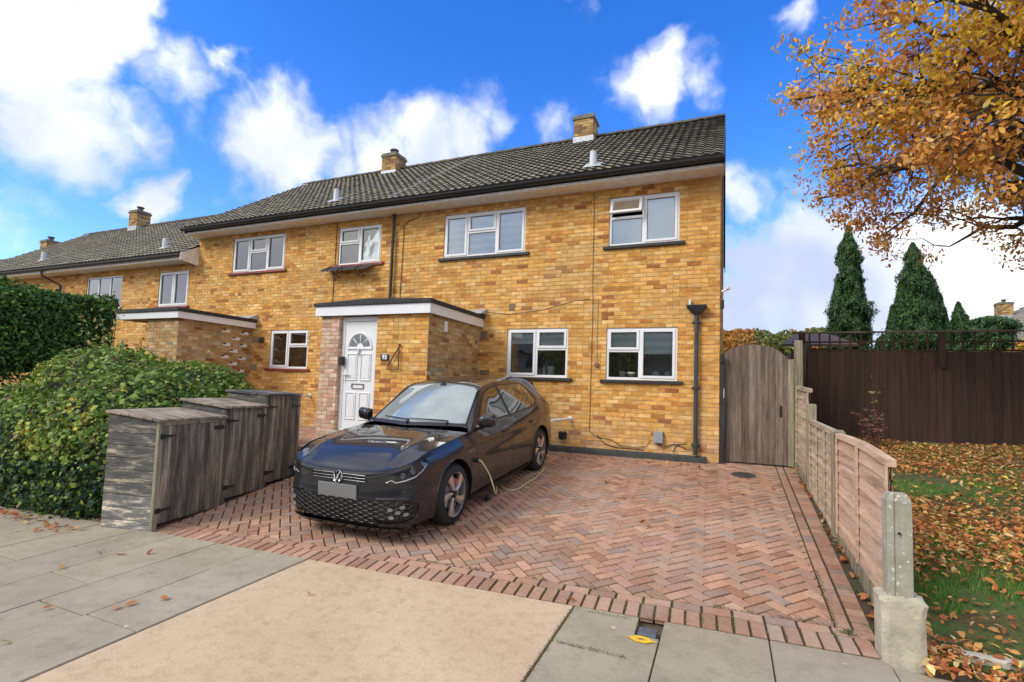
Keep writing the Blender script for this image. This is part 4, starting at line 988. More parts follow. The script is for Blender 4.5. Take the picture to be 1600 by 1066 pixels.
def bin_store(a, b, top, label, end_boards, seed, lidh=.07, extra=0):
    rng = random.Random(seed); D = .62; o = A0+DIR*a; w = b-a; zb = S_D*(o.y+DIR.y*w/2)-.01; zg = S_D*o.y-.02
    t = thing('bin_store', label, 'bin store', (o.x, o.y, zg), 'timber bin stores'); Z = Vector((0, 0, 1))
    P = lambda s, d, z: o+DIR*s+BACK*d+Z*z
    H0 = top; H1 = top+lidh
    mb = MB(); n = 9    # near end: level boards
    for k in range(n):
        z0, z1 = zg+(H0-.03-zg)*k/n, zg+(H0-.03-zg)*(k+1)/n-.006; board_col(mb, rng); w_ = (1+1.6*max(0, 1-k/3.5)); mb.col = (mb.col[0]*w_, mb.col[1]*w_*.97, mb.col[2]*w_*.90); j = rng.uniform(0, .004)
        ex = (H1-H0) if k == n-1 else 0
        mb.quadbox([P(j, .02, z0), P(.022, .02, z0), P(.022, D, z0), P(j, D, z0), P(j, .02, z1), P(.022, .02, z1), P(.022, D, z1+ex), P(j, D, z1+ex)])
    obj('end_boards', mb, [WD_BLACKH], t, recalc=True)
    mb = MB()
    for k in range(n):
        z0, z1 = zg+(H0-.03-zg)*k/n, zg+(H0-.03-zg)*(k+1)/n-.006; board_col(mb, rng); ex = (H1-H0) if k == n-1 else 0
        mb.quadbox([P(w-.022, .02, z0), P(w, .02, z0), P(w, D, z0), P(w-.022, D, z0), P(w-.022, .02, z1), P(w, .02, z1), P(w, D, z1+ex), P(w-.022, D, z1+ex)])
        mb.quadbox([P(0.024, D-.02, z0), P(w-.024, D-.02, z0), P(w-.024, D, z0), P(0.024, D, z0), P(0.024, D-.02, z1), P(w-.024, D-.02, z1), P(w-.024, D, z1+ex), P(0.024, D, z1+ex)])
    obj('back_boards', mb, [WD_BLACKH], t)
    mb = MB()
    for s0, s1 in ((0, .055), (w-.05, w)):
        board_col(mb, rng); mb.quadbox([P(s0, -.012, zg), P(s1, -.012, zg), P(s1, .02, zg), P(s0, .02, zg), P(s0, -.012, H0-.032), P(s1, -.012, H0-.032), P(s1, .02, H0-.032), P(s0, .02, H0-.032)])
    board_col(mb, rng); mb.quadbox([P(.056, -.006, H0-.075), P(w-.051, -.006, H0-.075), P(w-.051, .02, H0-.075), P(.056, .02, H0-.075), P(.056, -.006, H0-.032), P(w-.051, -.006, H0-.032), P(w-.051, .02, H0-.032), P(.056, .02, H0-.032)])
    obj('frame', mb, [WD_POST if seed == 1 else WD_BLACK], t)
    mb = MB(); x = .058; zd = max(zg, zb)+.05
    while x < w-.06:
        ww = min(rng.uniform(.085, .12), w-.055-x)
        if ww < .02: break
        board_col(mb, rng, .25); j = rng.uniform(-.004, .002); mb.quadbox([P(x, -.010+j, zd), P(x+ww-.004, -.010+j, zd+.0), P(x+ww-.004, .012, zd), P(x, .012, zd), P(x, -.010+j, H0-.078), P(x+ww-.004, -.010+j, H0-.078), P(x+ww-.004, .012, H0-.078), P(x, .012, H0-.078)]); x += ww
    dr = obj('door', mb, [WD_BLACK], t)
    hs = [.02, w-.20] if seed == 3 else [.02]
    if seed == 1: hs = [.02]
    zs_ = (H0-.19, zd+.13)
    for s0 in hs:
        for zz in zs_:
            mb = MB(); mb.quadbox([P(s0, -.024, zz-.02), P(s0+.05, -.024, zz-.02), P(s0+.05, -.0145, zz-.02), P(s0, -.0145, zz-.02), P(s0, -.024, zz+.03), P(s0+.05, -.024, zz+.03), P(s0+.05, -.0145, zz+.03), P(s0, -.0145, zz+.03)])
            mb.quadbox([P(s0+.05, -.023, zz-.01), P(s0+.19, -.023, zz+.0), P(s0+.19, -.0148, zz+.0), P(s0+.05, -.0148, zz-.01), P(s0+.05, -.023, zz+.02), P(s0+.19, -.023, zz+.012), P(s0+.19, -.0148, zz+.012), P(s0+.05, -.0148, zz+.02)])
            obj('hinge', mb, [BLACK_P], dr)
    if seed != 3:
        zz = H0-.14; mb = MB(); mb.tube([P(w-.16, -.03, zz), P(w-.02, -.03, zz)], .009, 6); mb.quadbox([P(w-.17, -.02, zz-.02), P(w-.03, -.02, zz-.02), P(w-.03, -.0145, zz-.02), P(w-.17, -.0145, zz-.02), P(w-.17, -.02, zz+.02), P(w-.03, -.02, zz+.02), P(w-.03, -.0145, zz+.02), P(w-.17, -.0145, zz+.02)]); obj('bolt', mb, [BLACK_P], dr)
    mb = MB(); d = -.04; nb = 7; dd = (D+.06)/nb
    for k in range(nb):
        board_col(mb, rng, .2); d0, d1 = d+dd*k, d+dd*(k+1)-.004; z0, z1 = H0+(H1-H0)*(d0/D)-.026, H0+(H1-H0)*(d1/D)-.026; e0 = rng.uniform(-.006, .006)
        mb.quadbox([P(-.03+e0, d0, z0), P(w+.0+e0*.3, d0, z0), P(w+.0+e0*.3, d1, z1), P(-.03+e0, d1, z1), P(-.03+e0, d0, z0+.024), P(w+e0*.3, d0, z0+.024), P(w+e0*.3, d1, z1+.024), P(-.03+e0, d1, z1+.024)])
    obj('lid', mb, [WD_LID if seed != 3 else WD_BLACKH], t)
bin_store(0, .92, .67, 'nearest and lowest worn black timber bin store, its plank end facing the footpath', True, 1)
bin_store(.93, 1.66, .78, 'middle black timber bin store with a bleached lid, a step higher than the nearest', False, 2)
bin_store(1.67, 2.42, .93, 'tallest and darkest timber bin store, furthest from the footpath', False, 3, .03)

# ------------------------------------------------------------------ right boundary: gate, posts, lap panels
def gate():
    rng = random.Random(4); t = thing('garden_gate', 'arched weathered timber garden gate beside the house corner', 'gate', (.58, .2, .02))
    mb = MB(); x = .07; Y = .10
    while x < 1.0:
        w = rng.uniform(.088, .105); w = min(w, 1.005-x); 
        if w < .03: break
        board_col(mb, rng, .18)
        arch = lambda q: 1.74+.22*math.sqrt(max(0, 1-((q-.50)/.46)**2)) if abs(q-.50) < .46 else 1.74
        a, b = x+.0012, x+w-.0012; y0 = Y+rng.uniform(-.003, .003)
        mb.quadbox([(a, y0, .04), (b, y0, .04), (b, Y+.022, .04), (a, Y+.022, .04), (a, y0, arch(a)), (b, y0, arch(b)), (b, Y+.022, arch(b)), (a, Y+.022, arch(a))]); x += w
    mb.box(.072, 1.003, Y+.008, Y+.014, .05, 1.72); obj('gate_boards', mb, [WD_GATE], t)
    mb = MB()
    for z in (.3, .95, 1.6): board_col(mb, rng); mb.box(.08, 1.0, Y+.0225, Y+.055, z-.05, z+.05)
    obj('ledge', mb, [WD_GATE], t)
    mb = MB(); mb.box(.895, .925, Y-.012, Y-.004, .80, .98); obj('gate_latch', mb, [BLACK_P], t)
    mb = MB(); mb.box(1.008, 1.095, Y-.01, Y+.05, .03, 1.72); obj('gate_stop', mb, [WD_POST], t, bevel=.004)
gate()
mb = MB(); board_col(mb, random.Random(1)); mb.box(1.10, 1.215, .06, .18, -.1, 2.02)
o = obj('gate_post', mb, [WD_POST], bevel=.012); tag(o, 'tall grey timber post on the right of the arched gate', 'post')
def panel(y0, y1, x, zt0, zt1, zb0, zb1, mat, parent, name, seed, vertical=False, arch=0.0, battens=3):
    rng = random.Random(seed); mb = MB(); zt = lambda t: zt0+(zt1-zt0)*t+arch*math.sin(math.pi*t*.9)
    zb = lambda t: zb0+(zb1-zb0)*t; Y = lambda t: y0+(y1-y0)*t; n = 12
    rows = 9
    for r in range(rows):      # waney lapped boards
        board_col(mb, rng, .16); w0 = rng.uniform(-.01, .01)
        pts = []
        K = 10
        for k in range(K+1):
            t = k/K; h = zt(t)-.04-zb(t); lo = zb(t)+h*r/rows-.02*(r > 0)+w0*math.sin(t*7+r); hi = zb(t)+h*(r+1)/rows+.006
            pts.append((lo, hi, Y(t)))
        for k in range(K):
            a, b = pts[k], pts[k+1]
            mb.poly([(x-.018, a[2], a[0]), (x-.018, b[2], b[0]), (x-.004, b[2], b[1]), (x-.004, a[2], a[1])])
            mb.poly([(x-.018, a[2], a[0]), (x-.006, a[2], a[0]), (x-.006, b[2], b[0]), (x-.018, b[2], b[0])])
            mb.poly([(x+.006, a[2], a[0]), (x+.006, a[2], a[1]), (x+.006, b[2], b[1]), (x+.006, b[2], b[0])])
    p = obj(name, mb, [mat], parent, recalc=False)
    mb = MB(); K = 10
    for k in range(K):         # capping along the top and battens
        a, b = k/K, (k+1)/K; mb.col = (.98, 1, 1)
        mb.quadbox([(x-.03, Y(a), zt(a)-.05), (x+.03, Y(a), zt(a)-.05), (x+.03, Y(b), zt(b)-.05), (x-.03, Y(b), zt(b)-.05), (x-.03, Y(a), zt(a)), (x+.03, Y(a), zt(a)), (x+.03, Y(b), zt(b)), (x-.03, Y(b), zt(b))])
    for k in range(battens):
        t = k/(battens-1) if battens > 1 else .5; t = .012+.976*t; yy = Y(t); s = .02
        mb.box(x-.034, x-.0185, yy-s, yy+s, zb(t), zt(t)-.052)
    obj('batten', mb, [mat], p)
    return p
FX = 1.14
f = thing('lap_fence', 'stepped timber lap fence dividing the block paved drive from the leafy lawn', 'fence', (FX, -2.5, -.2))
panel(.04, -1.22, FX, 1.30, 1.24, .12, .02, WD_FENCE, f, 'fence_panel', 1, battens=2)
panel(-1.36, -2.98, FX, .83, .79, -.10, -.26, WD_FENCE, f, 'fence_panel', 2, battens=4)
panel(-3.12, -4.86, FX, .77, .70, -.20, -.27, WD_PINK, f, 'fence_panel', 3, arch=.03, battens=3)
for (y, z0, z1) in ((-1.29, -.2, 1.04), (-3.05, -.4, .80)):
    mb = MB(); board_col(mb, random.Random(int(-y*10))); mb.prism([(FX-.05, y-.055, z0), (FX-.05, y+.055, z0), (FX-.05, y+.055, z1), (FX-.05, y-.055, z1-.02)], (0, 0, 0), (.11, 0, 0)); obj('fence_post', mb, [WD_POST], f, bevel=.006)
mb = MB(); board_col(mb, random.Random(3)); mb.quadbox([(FX-.02, -4.9, -.47), (FX+.02, -4.9, -.47), (FX+.02, -3.1, -.33), (FX-.02, -3.1, -.33), (FX-.02, -4.9, -.285), (FX+.02, -4.9, -.285), (FX+.02, -3.1, -.205), (FX-.02, -3.1, -.205)])
mb.quadbox([(FX-.02, -3.0, -.35), (FX+.02, -3.0, -.35), (FX+.02, -1.35, -.22), (FX-.02, -1.35, -.22), (FX-.02, -3.0, -.27), (FX+.02, -3.0, -.27), (FX+.02, -1.35, -.11), (FX-.02, -1.35, -.11)])
mb.quadbox([(FX-.02, -1.24, -.16), (FX+.02, -1.24, -.16), (FX+.02, .04, -.03), (FX-.02, .04, -.03), (FX-.02, -1.24, .01), (FX+.02, -1.24, .01), (FX+.02, .04, .11), (FX-.02, .04, .11)])
obj('gravel_board', mb, [WD_POST], f)
# concrete end post in its mortar block
t = thing('concrete_post', 'weathered concrete fence post in a rough concrete base at the footpath corner', 'post', (1.09, -5.17, -.47))
mb = MB(); cx, cy = 1.09, -5.17; w = .065; d = .06
ring = lambda s, z: [(cx-w*s, cy-d*s, z), (cx-w*.45*s, cy-d*s, z), (cx-w*.4*s, cy-d*s+.012, z), (cx+w*.1*s, cy-d*s+.012, z), (cx+w*.15*s, cy-d*s, z), (cx+w*s, cy-d*s, z), (cx+w*s, cy+d*s, z), (cx-w*s, cy+d*s, z)]
rs = [ring(1.02, -.12), ring(1, .0), ring(1, .25), ring(.98, .49), ring(.72, .535)]
I = [[mb.vert(p) for p in r] for r in rs]
for i in range(len(I)-1):
    for k in range(8): mb.face((I[i][k], I[i][(k+1) % 8], I[i+1][(k+1) % 8], I[i+1][k]))
mb.face(I[-1])
LICH = None
def lichen():
    m, nt, b = _nodes('lichened concrete'); v = _coord(nt); n = _noise(nt, v, 7, 8, .7); s = _noise(nt, v, 38, 3, .5); g = _noise(nt, v, 4, 5, .6)
    c = _ramp(nt, n.outputs['Fac'], [(.3, (.25, .235, .185)), (.7, (.40, .38, .31))])
    c = _mix(nt, c, (.20, .22, .10), _ramp(nt, g.outputs['Fac'], [(.56, (0, 0, 0)), (.72, (.7, .7, .7))]))
    c = _mix(nt, c, (.66, .65, .58), _ramp(nt, s.outputs['Fac'], [(.64, (0, 0, 0)), (.68, (.9, .9, .9))]))
    nt.links.new(c, b.inputs['Base Color']); b.inputs['Roughness'].default_value = .95; _bump(nt, b, n.outputs['Fac'], .8, .012); return m
LICH = lichen()
obj('post_shaft', mb, [LICH], t, bevel=.004)
mb = MB(); rng = random.Random(8); I = []
for z, s, j in ((-.52, 1.0, 0), (-.4, 1.0, .003), (-.2, 1.0, .003), (-.14, 1.04, .006), (-.105, 1.06, .008), (-.085, .95, .012), (-.075, .7, .006)):
    r = []
    for k in range(20):
        a = 2*math.pi*k/20; c_, s_ = math.cos(a), math.sin(a); q = 1/max(abs(c_), abs(s_)); q = min(q, 1.28)
        r.append(mb.vert((1.10+.112*s*q*c_+rng.uniform(-j, j), -5.16+.10*s*q*s_+rng.uniform(-j, j), z+rng.uniform(-j, j))))
    I.append(r)
for i in range(len(I)-1):
    for k in range(20): mb.face((I[i][k], I[i][(k+1) % 20], I[i+1][(k+1) % 20], I[i+1][k]))
mb.face(I[-1]); obj('post_base', mb, [plain('mossy mortar', (.46, .42, .32), .95, var=.28, scale=7, bump=.7, bscale=50)], t, smooth=True)
mb = MB(); mb.lathe((1.085, -5.235, .30), (0, -1, 0), [(0, .009), (.004, .009)], 10); obj('bolt_hole', mb, [BLACK_P], t)

# ------------------------------------------------------------------ dark close-boarded fence with trellis
def dark_fence():
    rng = random.Random(12); YF = 2.5; t = thing('close_board_fence', 'long dark brown close boarded fence with a square trellis along its top', 'fence', (5, YF, .4))
    mb = MB(); x = 1.32
    while x < 13:
        w = rng.uniform(.10, .13); board_col(mb, rng, .22); mb.box(x, x+w-.004, YF+rng.uniform(-.003, .003), YF+.018, .28, 2.04); x += w
    obj('fence_boards', mb, [WD_DARK], t)
    mb = MB(); mb.col = (.98, 1, 1); x = 1.45
    while x < 13: mb.box(x-.016, x+.016, YF-.02, YF-.004, 2.06, 2.40); x += .172
    for z in (2.06, 2.225): mb.box(1.32, 13, YF-.003, YF+.012, z-.012, z+.02)
    obj('trellis', mb, [WD_DARK], t)
    mb = MB(); mb.col = (1.5, 1.6, 1.6); mb.box(1.32, 13, YF-.035, YF+.035, 2.40, 2.43); obj('top_rail', mb, [plain('worn rail', (.11, .085, .07), .8, var=.5, scale=4)], t)
    for x in (1.50, 3.72, 5.9, 8.1, 10.3):
        mb = MB(); mb.col = (.9, 1, 1); mb.box(x-.045, x+.045, YF-.06, YF-.036, 1.75, 2.39); obj('fence_post', mb, [WD_DARK], t)
    mb = MB(); mb.col = (.6, .6, .6)
    mb.box(1.30, 1.318, .2, 2.5, .1, 2.0); obj('return_boards', mb, [WD_DARK], t)
dark_fence()

# handrails on the wall
for (x, z, lab) in ((-2.53, .60, 'white grab rail fixed to the wall just behind the parked car'), (-8.75, .80, 'white grab rail on the wall beyond the tallest bin store')):
    mb = MB(); mb.tube([(x, -.02, z), (x, -.08, z), (x-.34, -.50, z-.06), (x-.38, -.53, z-.10), (x-.38, -.53, -.1 if x > -4 else .05)], .022, 10) if x > -4 else mb.tube([(x, -.02, z), (x, -.08, z), (x-.05, -1.3, z-.07), (x-.05, -1.34, z-.12), (x-.05, -1.34, .05)], .022, 10); mb.lathe((x, -.007, z), (0, -1, 0), [(0, .045), (.012, .045), (.016, .03)], 14)
    o = obj('grab_rail', mb, [WHITE], smooth=True); tag(o, lab, 'handrail', 'white grab rails')

# things on the window sills inside
def sill_item(name, label, cat, prof, x, z, col, n=20):
    mb = MB(); mb.lathe((x, .14, z), (0, 0, 1), prof, n); o = obj(name, mb, [plain(name+' glaze', col, .35, var=.06)], smooth=True); tag(o, label, cat)
sill_item('plant_pot', 'white ribbed pot inside the lower window above the car', 'pot', [(0, .06), (.02, .068), (.14, .088), (.15, .092), (.165, .092), (.165, .08), (.12, .07)], -2.97, 1.39, (.72, .72, .70))
sill_item('bottle', 'slim white bottle beside the white pot in the lower window above the car', 'bottle', [(0, .03), (.11, .03), (.14, .014), (.18, .014), (.185, .01)], -3.11, 1.39, (.75, .75, .75))
sill_item('bowl', 'wide pale bowl behind the lower window nearest the downpipe', 'bowl', [(0, .05), (.02, .07), (.08, .12), (.09, .122), (.085, .11)], -1.45, 1.38, (.62, .66, .50))
sill_item('plant_pot', 'yellow pot inside the lower window nearest the downpipe', 'pot', [(0, .045), (.10, .055), (.105, .058), (.10, .045)], -1.62, 1.38, (.72, .42, .05))
for k, (bx, w_, c_) in enumerate(((-1.04, .14, (.62, .66, .68)), (-.84, .12, (.5, .5, .47)))):
    mb = MB(); mb.lathe((bx, .16, 1.38), (0, 0, 1), [(0, w_*.4), (.04, w_*.5), (.09, w_*.42), (.11, w_*.2)], 16)
    o = obj('folded_cloth', mb, [plain('pale cloth', c_, .9, var=.2, scale=20)], smooth=True); tag(o, ('pale blue' if k == 0 else 'cream')+' bundled cloth on the sill of the lower window nearest the downpipe', 'cloth')

# ------------------------------------------------------------------ the car (local frame: x forward from the front axle, y to its left, z up)
from mathutils.bvhtree import BVHTree
from mathutils.geometry import delaunay_2d_cdt
def cr(p, t):      # Catmull-Rom through a list of points, t in station units
    n = len(p)-1; t = max(0.0, min(n-1e-9, t)); i = int(t); f = t-i
    a, b = p[i], p[i+1]; pa = p[i-1] if i > 0 else 2*a-b; pb = p[i+2] if i+2 <= n else 2*b-a
    return .5*((2*b-0*a)*0+2*a+(b-pa)*f+(2*pa-5*a+4*b-pb)*f*f+(3*a-pa-3*b+pb)*f**3)
ST = [(.872, 0), (.871, .25), (.856, .49), (.805, .675), (.690, .797), (.52, .852), (.36, .873), (0, .89), (-.38, .889), (-.9, .886), (-1.5, .888), (-2.25, .893), (-2.63, .893), (-2.97, .88), (-3.2, .835), (-3.33, .71), (-3.39, .45), (-3.41, 0)]
TOPZ = [.702, .706, .722, .752, .790, .838, .866, .905, .928, .938, .956, .985, .995, .995, .985, .975, .965, .965]
# (fraction of height, inset along the outward normal) for the nose and for the flanks
FR = [(0, -.075), (.04, -.030), (.14, .000), (.34, .010), (.52, .014), (.66, .001), (.80, -.006), (.93, -.012), (1, -.024)]
SD = [(0, -.085), (.03, -.055), (.12, -.020), (.30, -.002), (.48, .0), (.66, -.006), (.80, .006), (.90, -.018), (1, -.052)]
_NV = []
for i in range(len(ST)):
    a = Vector(ST[max(i-1, 0)]); b = Vector(ST[min(i+1, len(ST)-1)])
    if i == 0: n = Vector((1, 0))
    elif i == len(ST)-1: n = Vector((-1, 0))
    else: d = (b-a).normalized(); n = Vector((d.y, -d.x)); n = -n if n.dot(Vector(ST[i])-Vector((-1.2, 0))) < 0 else n
    _NV.append(n)
def _ctrl(i):
    w = 1.0 if i <= 3 else (0.0 if 7 <= i <= 13 else ((7-i)/4 if i < 7 else min(1, (i-13)/2))); zb = .175 if i < 15 else .22
    if 6 <= i <= 13: zb = .165
    out = []
    for (f, o), (g, q) in zip(FR, SD):
        fr = f*w+g*(1-w); of = o*w+q*(1-w); p = Vector(ST[i])+_NV[i]*of
        out.append(Vector((p.x, p.y, zb+(TOPZ[i]-zb)*fr)))
    return out
CT = [_ctrl(i) for i in range(len(ST))]
NL = len(FR)
def band(s, v):
    m = 1
    if s < 0: s, m = -s, -1
    p = cr([cr(CT[i], v) for i in range(len(CT))], s) if False else cr([cr([CT[i][j] for i in range(len(CT))], s) for j in range(NL)], v)
    return Vector((p.x, p.y*m, p.z))
_bc = {}
def band_z(s, z, off=0.0):
    """point on the flank / nose at perimeter station s and height z, pushed out by off"""
    key = round(abs(s), 3)
    if key not in _bc: _bc[key] = [(v*.1, band(abs(s), v*.1)) for v in range(0, (NL-1)*10+1)]
    col = _bc[key]; vv = None
    for (v0, p0), (v1, p1) in zip(col, col[1:]):
        if p0.z <= z <= p1.z: vv = v0+(v1-v0)*(z-p0.z)/max(1e-6, p1.z-p0.z); break
    if vv is None: vv = 0 if z < col[0][1].z else NL-1.001
    s_ = abs(s); p = band(s_, vv); e = .05
    du = band(min(s_+e, len(ST)-1), vv)-band(max(s_-e, 0) if s_ > e else -e, vv); dv = band(s_, min(vv+e, NL-1))-band(s_, max(vv-e, 0))
    n = du.cross(dv); n = n.normalized() if n.length > 1e-9 else Vector((1, 0, 0))
    if n.dot(p-Vector((-1.2, 0, p.z))) < 0: n = -n
    q = p+n*off
    return Vector((q.x, q.y*(1 if s >= 0 else -1), q.z))
def car():
    PAINT = bpy.data.materials.new('dark grey metallic paint'); PAINT.use_nodes = True
    b = PAINT.node_tree.nodes['Principled BSDF']; b.inputs['Base Color'].default_value = (.030, .031, .036, 1); b.inputs['Metallic'].default_value = .75; b.inputs['Specular IOR Level'].default_value = .15
    b.inputs['Roughness'].default_value = .42; b.inputs['Coat Weight'].default_value = 1; b.inputs['Coat Roughness'].default_value = .02; b.inputs['Coat IOR'].default_value = 1.45
    nt = PAINT.node_tree; fl = _noise(nt, _coord(nt), 900, 2, .5); _bump(nt, b, fl.outputs['Fac'], .05, .001)
    TRIM = plain('black trim', (.012, .012, .013), .45, var=.2); GLOSSB = plain('gloss black', (.006, .006, .007), .08, var=.1)
    CHROME = plain('bright chrome', (.75, .76, .78), .12, metal=1, var=.02); RUB = plain('tyre rubber', (.018, .018, .018), .8, var=.2, scale=20)
    ALLOY = plain('silver alloy', (.62, .60, .58), .28, metal=.85, var=.03); DARKA = plain('dark alloy', (.02, .02, .022), .35, metal=.4)
    SG = plain('dark tinted glass', (.010, .014, .014), .02, var=.05, coat=1.0, spec=.9)
    LENS = plain('headlight lens', (.012, .014, .016), .04, var=.3, scale=14, coat=.6, spec=.5); LED = plain('silver reflector', (.8, .82, .85), .15, metal=.6, var=.05)
    RED = plain('red caliper', (.35, .02, .02), .4)
    m = bpy.data.materials.new('windscreen with painted sky sheen'); m.use_nodes = True; nt = m.node_tree; b = nt.nodes['Principled BSDF']
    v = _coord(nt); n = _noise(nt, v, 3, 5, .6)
    nt.links.new(_ramp(nt, n.outputs['Fac'], [(.3, (.17, .21, .205)), (.7, (.27, .315, .31))]), b.inputs['Base Color'])  # pale base colour stands in for bright sky mirrored in the glass
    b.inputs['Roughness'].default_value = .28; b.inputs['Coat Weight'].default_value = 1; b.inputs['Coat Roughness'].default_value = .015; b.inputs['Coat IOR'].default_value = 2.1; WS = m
    yaw = math.radians(-.6); x0, y0 = -3.43, -4.16
    F = Vector((math.sin(yaw), -math.cos(yaw), -S_D*math.cos(yaw))).normalized(); L = Vector((math.cos(yaw), math.sin(yaw), S_D*math.sin(yaw))).normalized(); U = F.cross(L).normalized(); L = U.cross(F); L = L*.925; x0 = x0+.062
    e = thing('parked_car', 'dark grey hatchback on the block paved drive with a charging cable plugged in', 'car')
    e.matrix_world = Matrix(((F.x, L.x, U.x, x0), (F.y, L.y, U.y, y0), (F.z, L.z, U.z, S_D*y0), (0, 0, 0, 1)))
    WOFF[e.name] = Vector((0, 0, 0))
    def ob(name, mb, mats, parent=None, **k): return obj(name, mb, mats, parent or e, **k)
    body = MB()
    # flanks, nose and tail
    ARCH = [(0.0, .335), (-2.63, .335)]; RA = .372
    ns = (len(ST)-1); cols = []
    s = 0.0; ss = []
    while s < ns+1e-6:
        ss.append(min(s, ns)); k = int(min(s, ns-1e-6)); seg = (Vector(ST[min(k+1, ns)])-Vector(ST[k])).length; s += max(.02, min(.5, .022/max(seg, .05)))
    if ss[-1] < ns: ss.append(ns)
    vs = [k*(NL-1)/44 for k in range(45)]
    for sgn in (1, -1):
        grid = [[band(sgn*q if q > 0 else (0.0 if sgn > 0 else 0.0), v) for v in vs] for q in ss]
        keep = {}
        I = []
        for i, row in enumerate(grid):
            R = []
            for j, p in enumerate(row):
                inside = False
                for (ax, az) in ARCH:
                    r = math.hypot(p.x-ax, p.z-az)
                    if r < RA and abs(p.y) > .6:
                        inside = r < RA-.030
                        if not inside: k = RA/max(r, 1e-6); p = Vector((ax+(p.x-ax)*k, p.y, az+(p.z-az)*k))
                R.append((body.vert((p.x, p.y if sgn > 0 else -abs(p.y), p.z)), inside))
            I.append(R)
        for i in range(len(I)-1):
            for j in range(len(vs)-1):
                q = [I[i][j], I[i+1][j], I[i+1][j+1], I[i][j+1]]
                if any(x[1] for x in q): continue
                f = [x[0] for x in q]; body.face(f if sgn > 0 else f[::-1])
    # bonnet
    NCOL = 22
    def toprow(row_fn): return [row_fn(k/NCOL) for k in range(NCOL+1)]
    CEN = [Vector(p) for p in ((.848, 0, .702), (.76, 0, .782), (.55, 0, .862), (.25, 0, .922), (0, 0, .952), (-.20, 0, .970))]
    EDS = [4.0, 4.8, 5.6, 6.4, 7.1, 7.95]
    rows = []; NR = 40
    for r in range(NR+1):
        t = r/NR; s_e = cr([Vector((q, 0)) for q in EDS], t*5).x; E = band(s_e, NL-1.0001); Cn = cr(CEN, t*5)
        row = []
        for k in range(NCOL+1):
            a = k/NCOL        # 0 edge, 1 centre
            fe = band(4.0*(1-a), NL-1.0001)           # front edge
            if r == 0: row.append(fe); continue
            y = E.y*(1-a) if False else E.y*(1-a)**1.0
            y = (E.y*(1-a))*(t**.5)+fe.y*(1-t**.5)
            sag = (fe.x-(band(4, NL-1.0001).x+(CEN[0].x-band(4, NL-1.0001).x)*a))
            x = E.x+(Cn.x-E.x)*(1-(1-a)**1.7)
            x = x+(fe.x-(fe.x if False else (band(4, NL-1.0001).x+(CEN[0].x-band(4, NL-1.0001).x)*(1-(1-a)**1.7))))*(1-t)**2
            b2 = 1-(1-a)**2.3
            z = E.z+(Cn.z-E.z)*b2
            zl = fe.z+(0)
            z = z*(1-(1-t)**9)+zl*(1-t)**9
            cre = .014*math.exp(-((a-.34)/.07)**2)*math.sin(math.pi*min(1, t*1.1))**.5 if 0 < t < .9 else 0       # swage line either side of the bonnet
            row.append(Vector((x, y, z+cre)))
        rows.append(row)
    for sgn in (1, -1):
        G = [[(p.x, p.y*sgn, p.z) for p in row] for row in rows]
        if sgn < 0: G = [r[::-1] for r in G]
        body.grid(G)
    # greenhouse: belt, window head, cant rail, roof
    ED = lambda s: band(s, NL-1.0001)
    H = [
     [ED(7.95), (-.45, .775, .945), (-.47, .735, .962), (-.40, .55, .975), (-.29, .28, .985), (-.22, 0, .985)],
     [ED(8.55), (-.76, .700, 1.145), (-.79, .655, 1.175), (-.76, .47, 1.205), (-.69, .25, 1.22), (-.66, 0, 1.225)],
     [ED(9.1), (-1.06, .630, 1.325), (-1.11, .575, 1.362), (-1.13, .40, 1.395), (-1.12, .2, 1.412), (-1.12, 0, 1.418)],
     [ED(9.6), (-1.34, .605, 1.368), (-1.34, .55, 1.405), (-1.34, .38, 1.437), (-1.34, .2, 1.453), (-1.34, 0, 1.458)],
     [ED(10.2), (-1.75, .595, 1.385), (-1.75, .54, 1.422), (-1.75, .38, 1.455), (-1.75, .2, 1.47), (-1.75, 0, 1.476)],
     [ED(10.9), (-2.2, .585, 1.378), (-2.2, .53, 1.415), (-2.2, .37, 1.45), (-2.2, .2, 1.466), (-2.2, 0, 1.472)],
     [ED(12.0), (-2.66, .572, 1.345), (-2.68, .515, 1.385), (-2.7, .37, 1.42), (-2.7, .2, 1.438), (-2.7, 0, 1.444)],
     [ED(13.0), (-2.99, .555, 1.285), (-3.04, .50, 1.33), (-3.06, .36, 1.368), (-3.08, .2, 1.385), (-3.08, 0, 1.392)],
     [ED(13.9), (-3.19, .62, 1.13), (-3.24, .56, 1.16), (-3.27, .4, 1.17), (-3.28, .2, 1.18), (-3.29, 0, 1.18)],
     [ED(14.6), (-3.30, .68, 1.00), (-3.33, .62, 1.0), (-3.36, .42, 1.0), (-3.37, .2, 1.0), (-3.37, 0, 1.0)],
     [ED(15.2), (-3.325, .66, .972), (-3.34, .55, .968), (-3.355, .38, .966), (-3.36, .2, .965), (-3.36, 0, .965)]]
    H = [[Vector(p) for p in r] for r in H]
    def green(u, v):     # u along the car, v up from belt to roof centre
        r = [cr([H[i][j] for i in range(len(H))], u) for j in range(6)]
        return cr(r, v)
    vv = [0, .12, .3, .5, .7, .88, 1.0, 1.12, 1.3, 1.5, 1.7, 1.85, 2.0, 2.2, 2.5, 2.8, 3.1, 3.4, 3.7, 4, 4.33, 4.66, 5]
    uu = [k*10/110 for k in range(111)]
    for sgn in (1, -1):
        G = [[(lambda p: (p.x, p.y*sgn, p.z))(green(u, v)) for v in vv] for u in uu]
        if sgn < 0: G = [r[::-1] for r in G]
        body.grid(G)
    # close the underside
    lo = [band(s, 0) for s in ss]
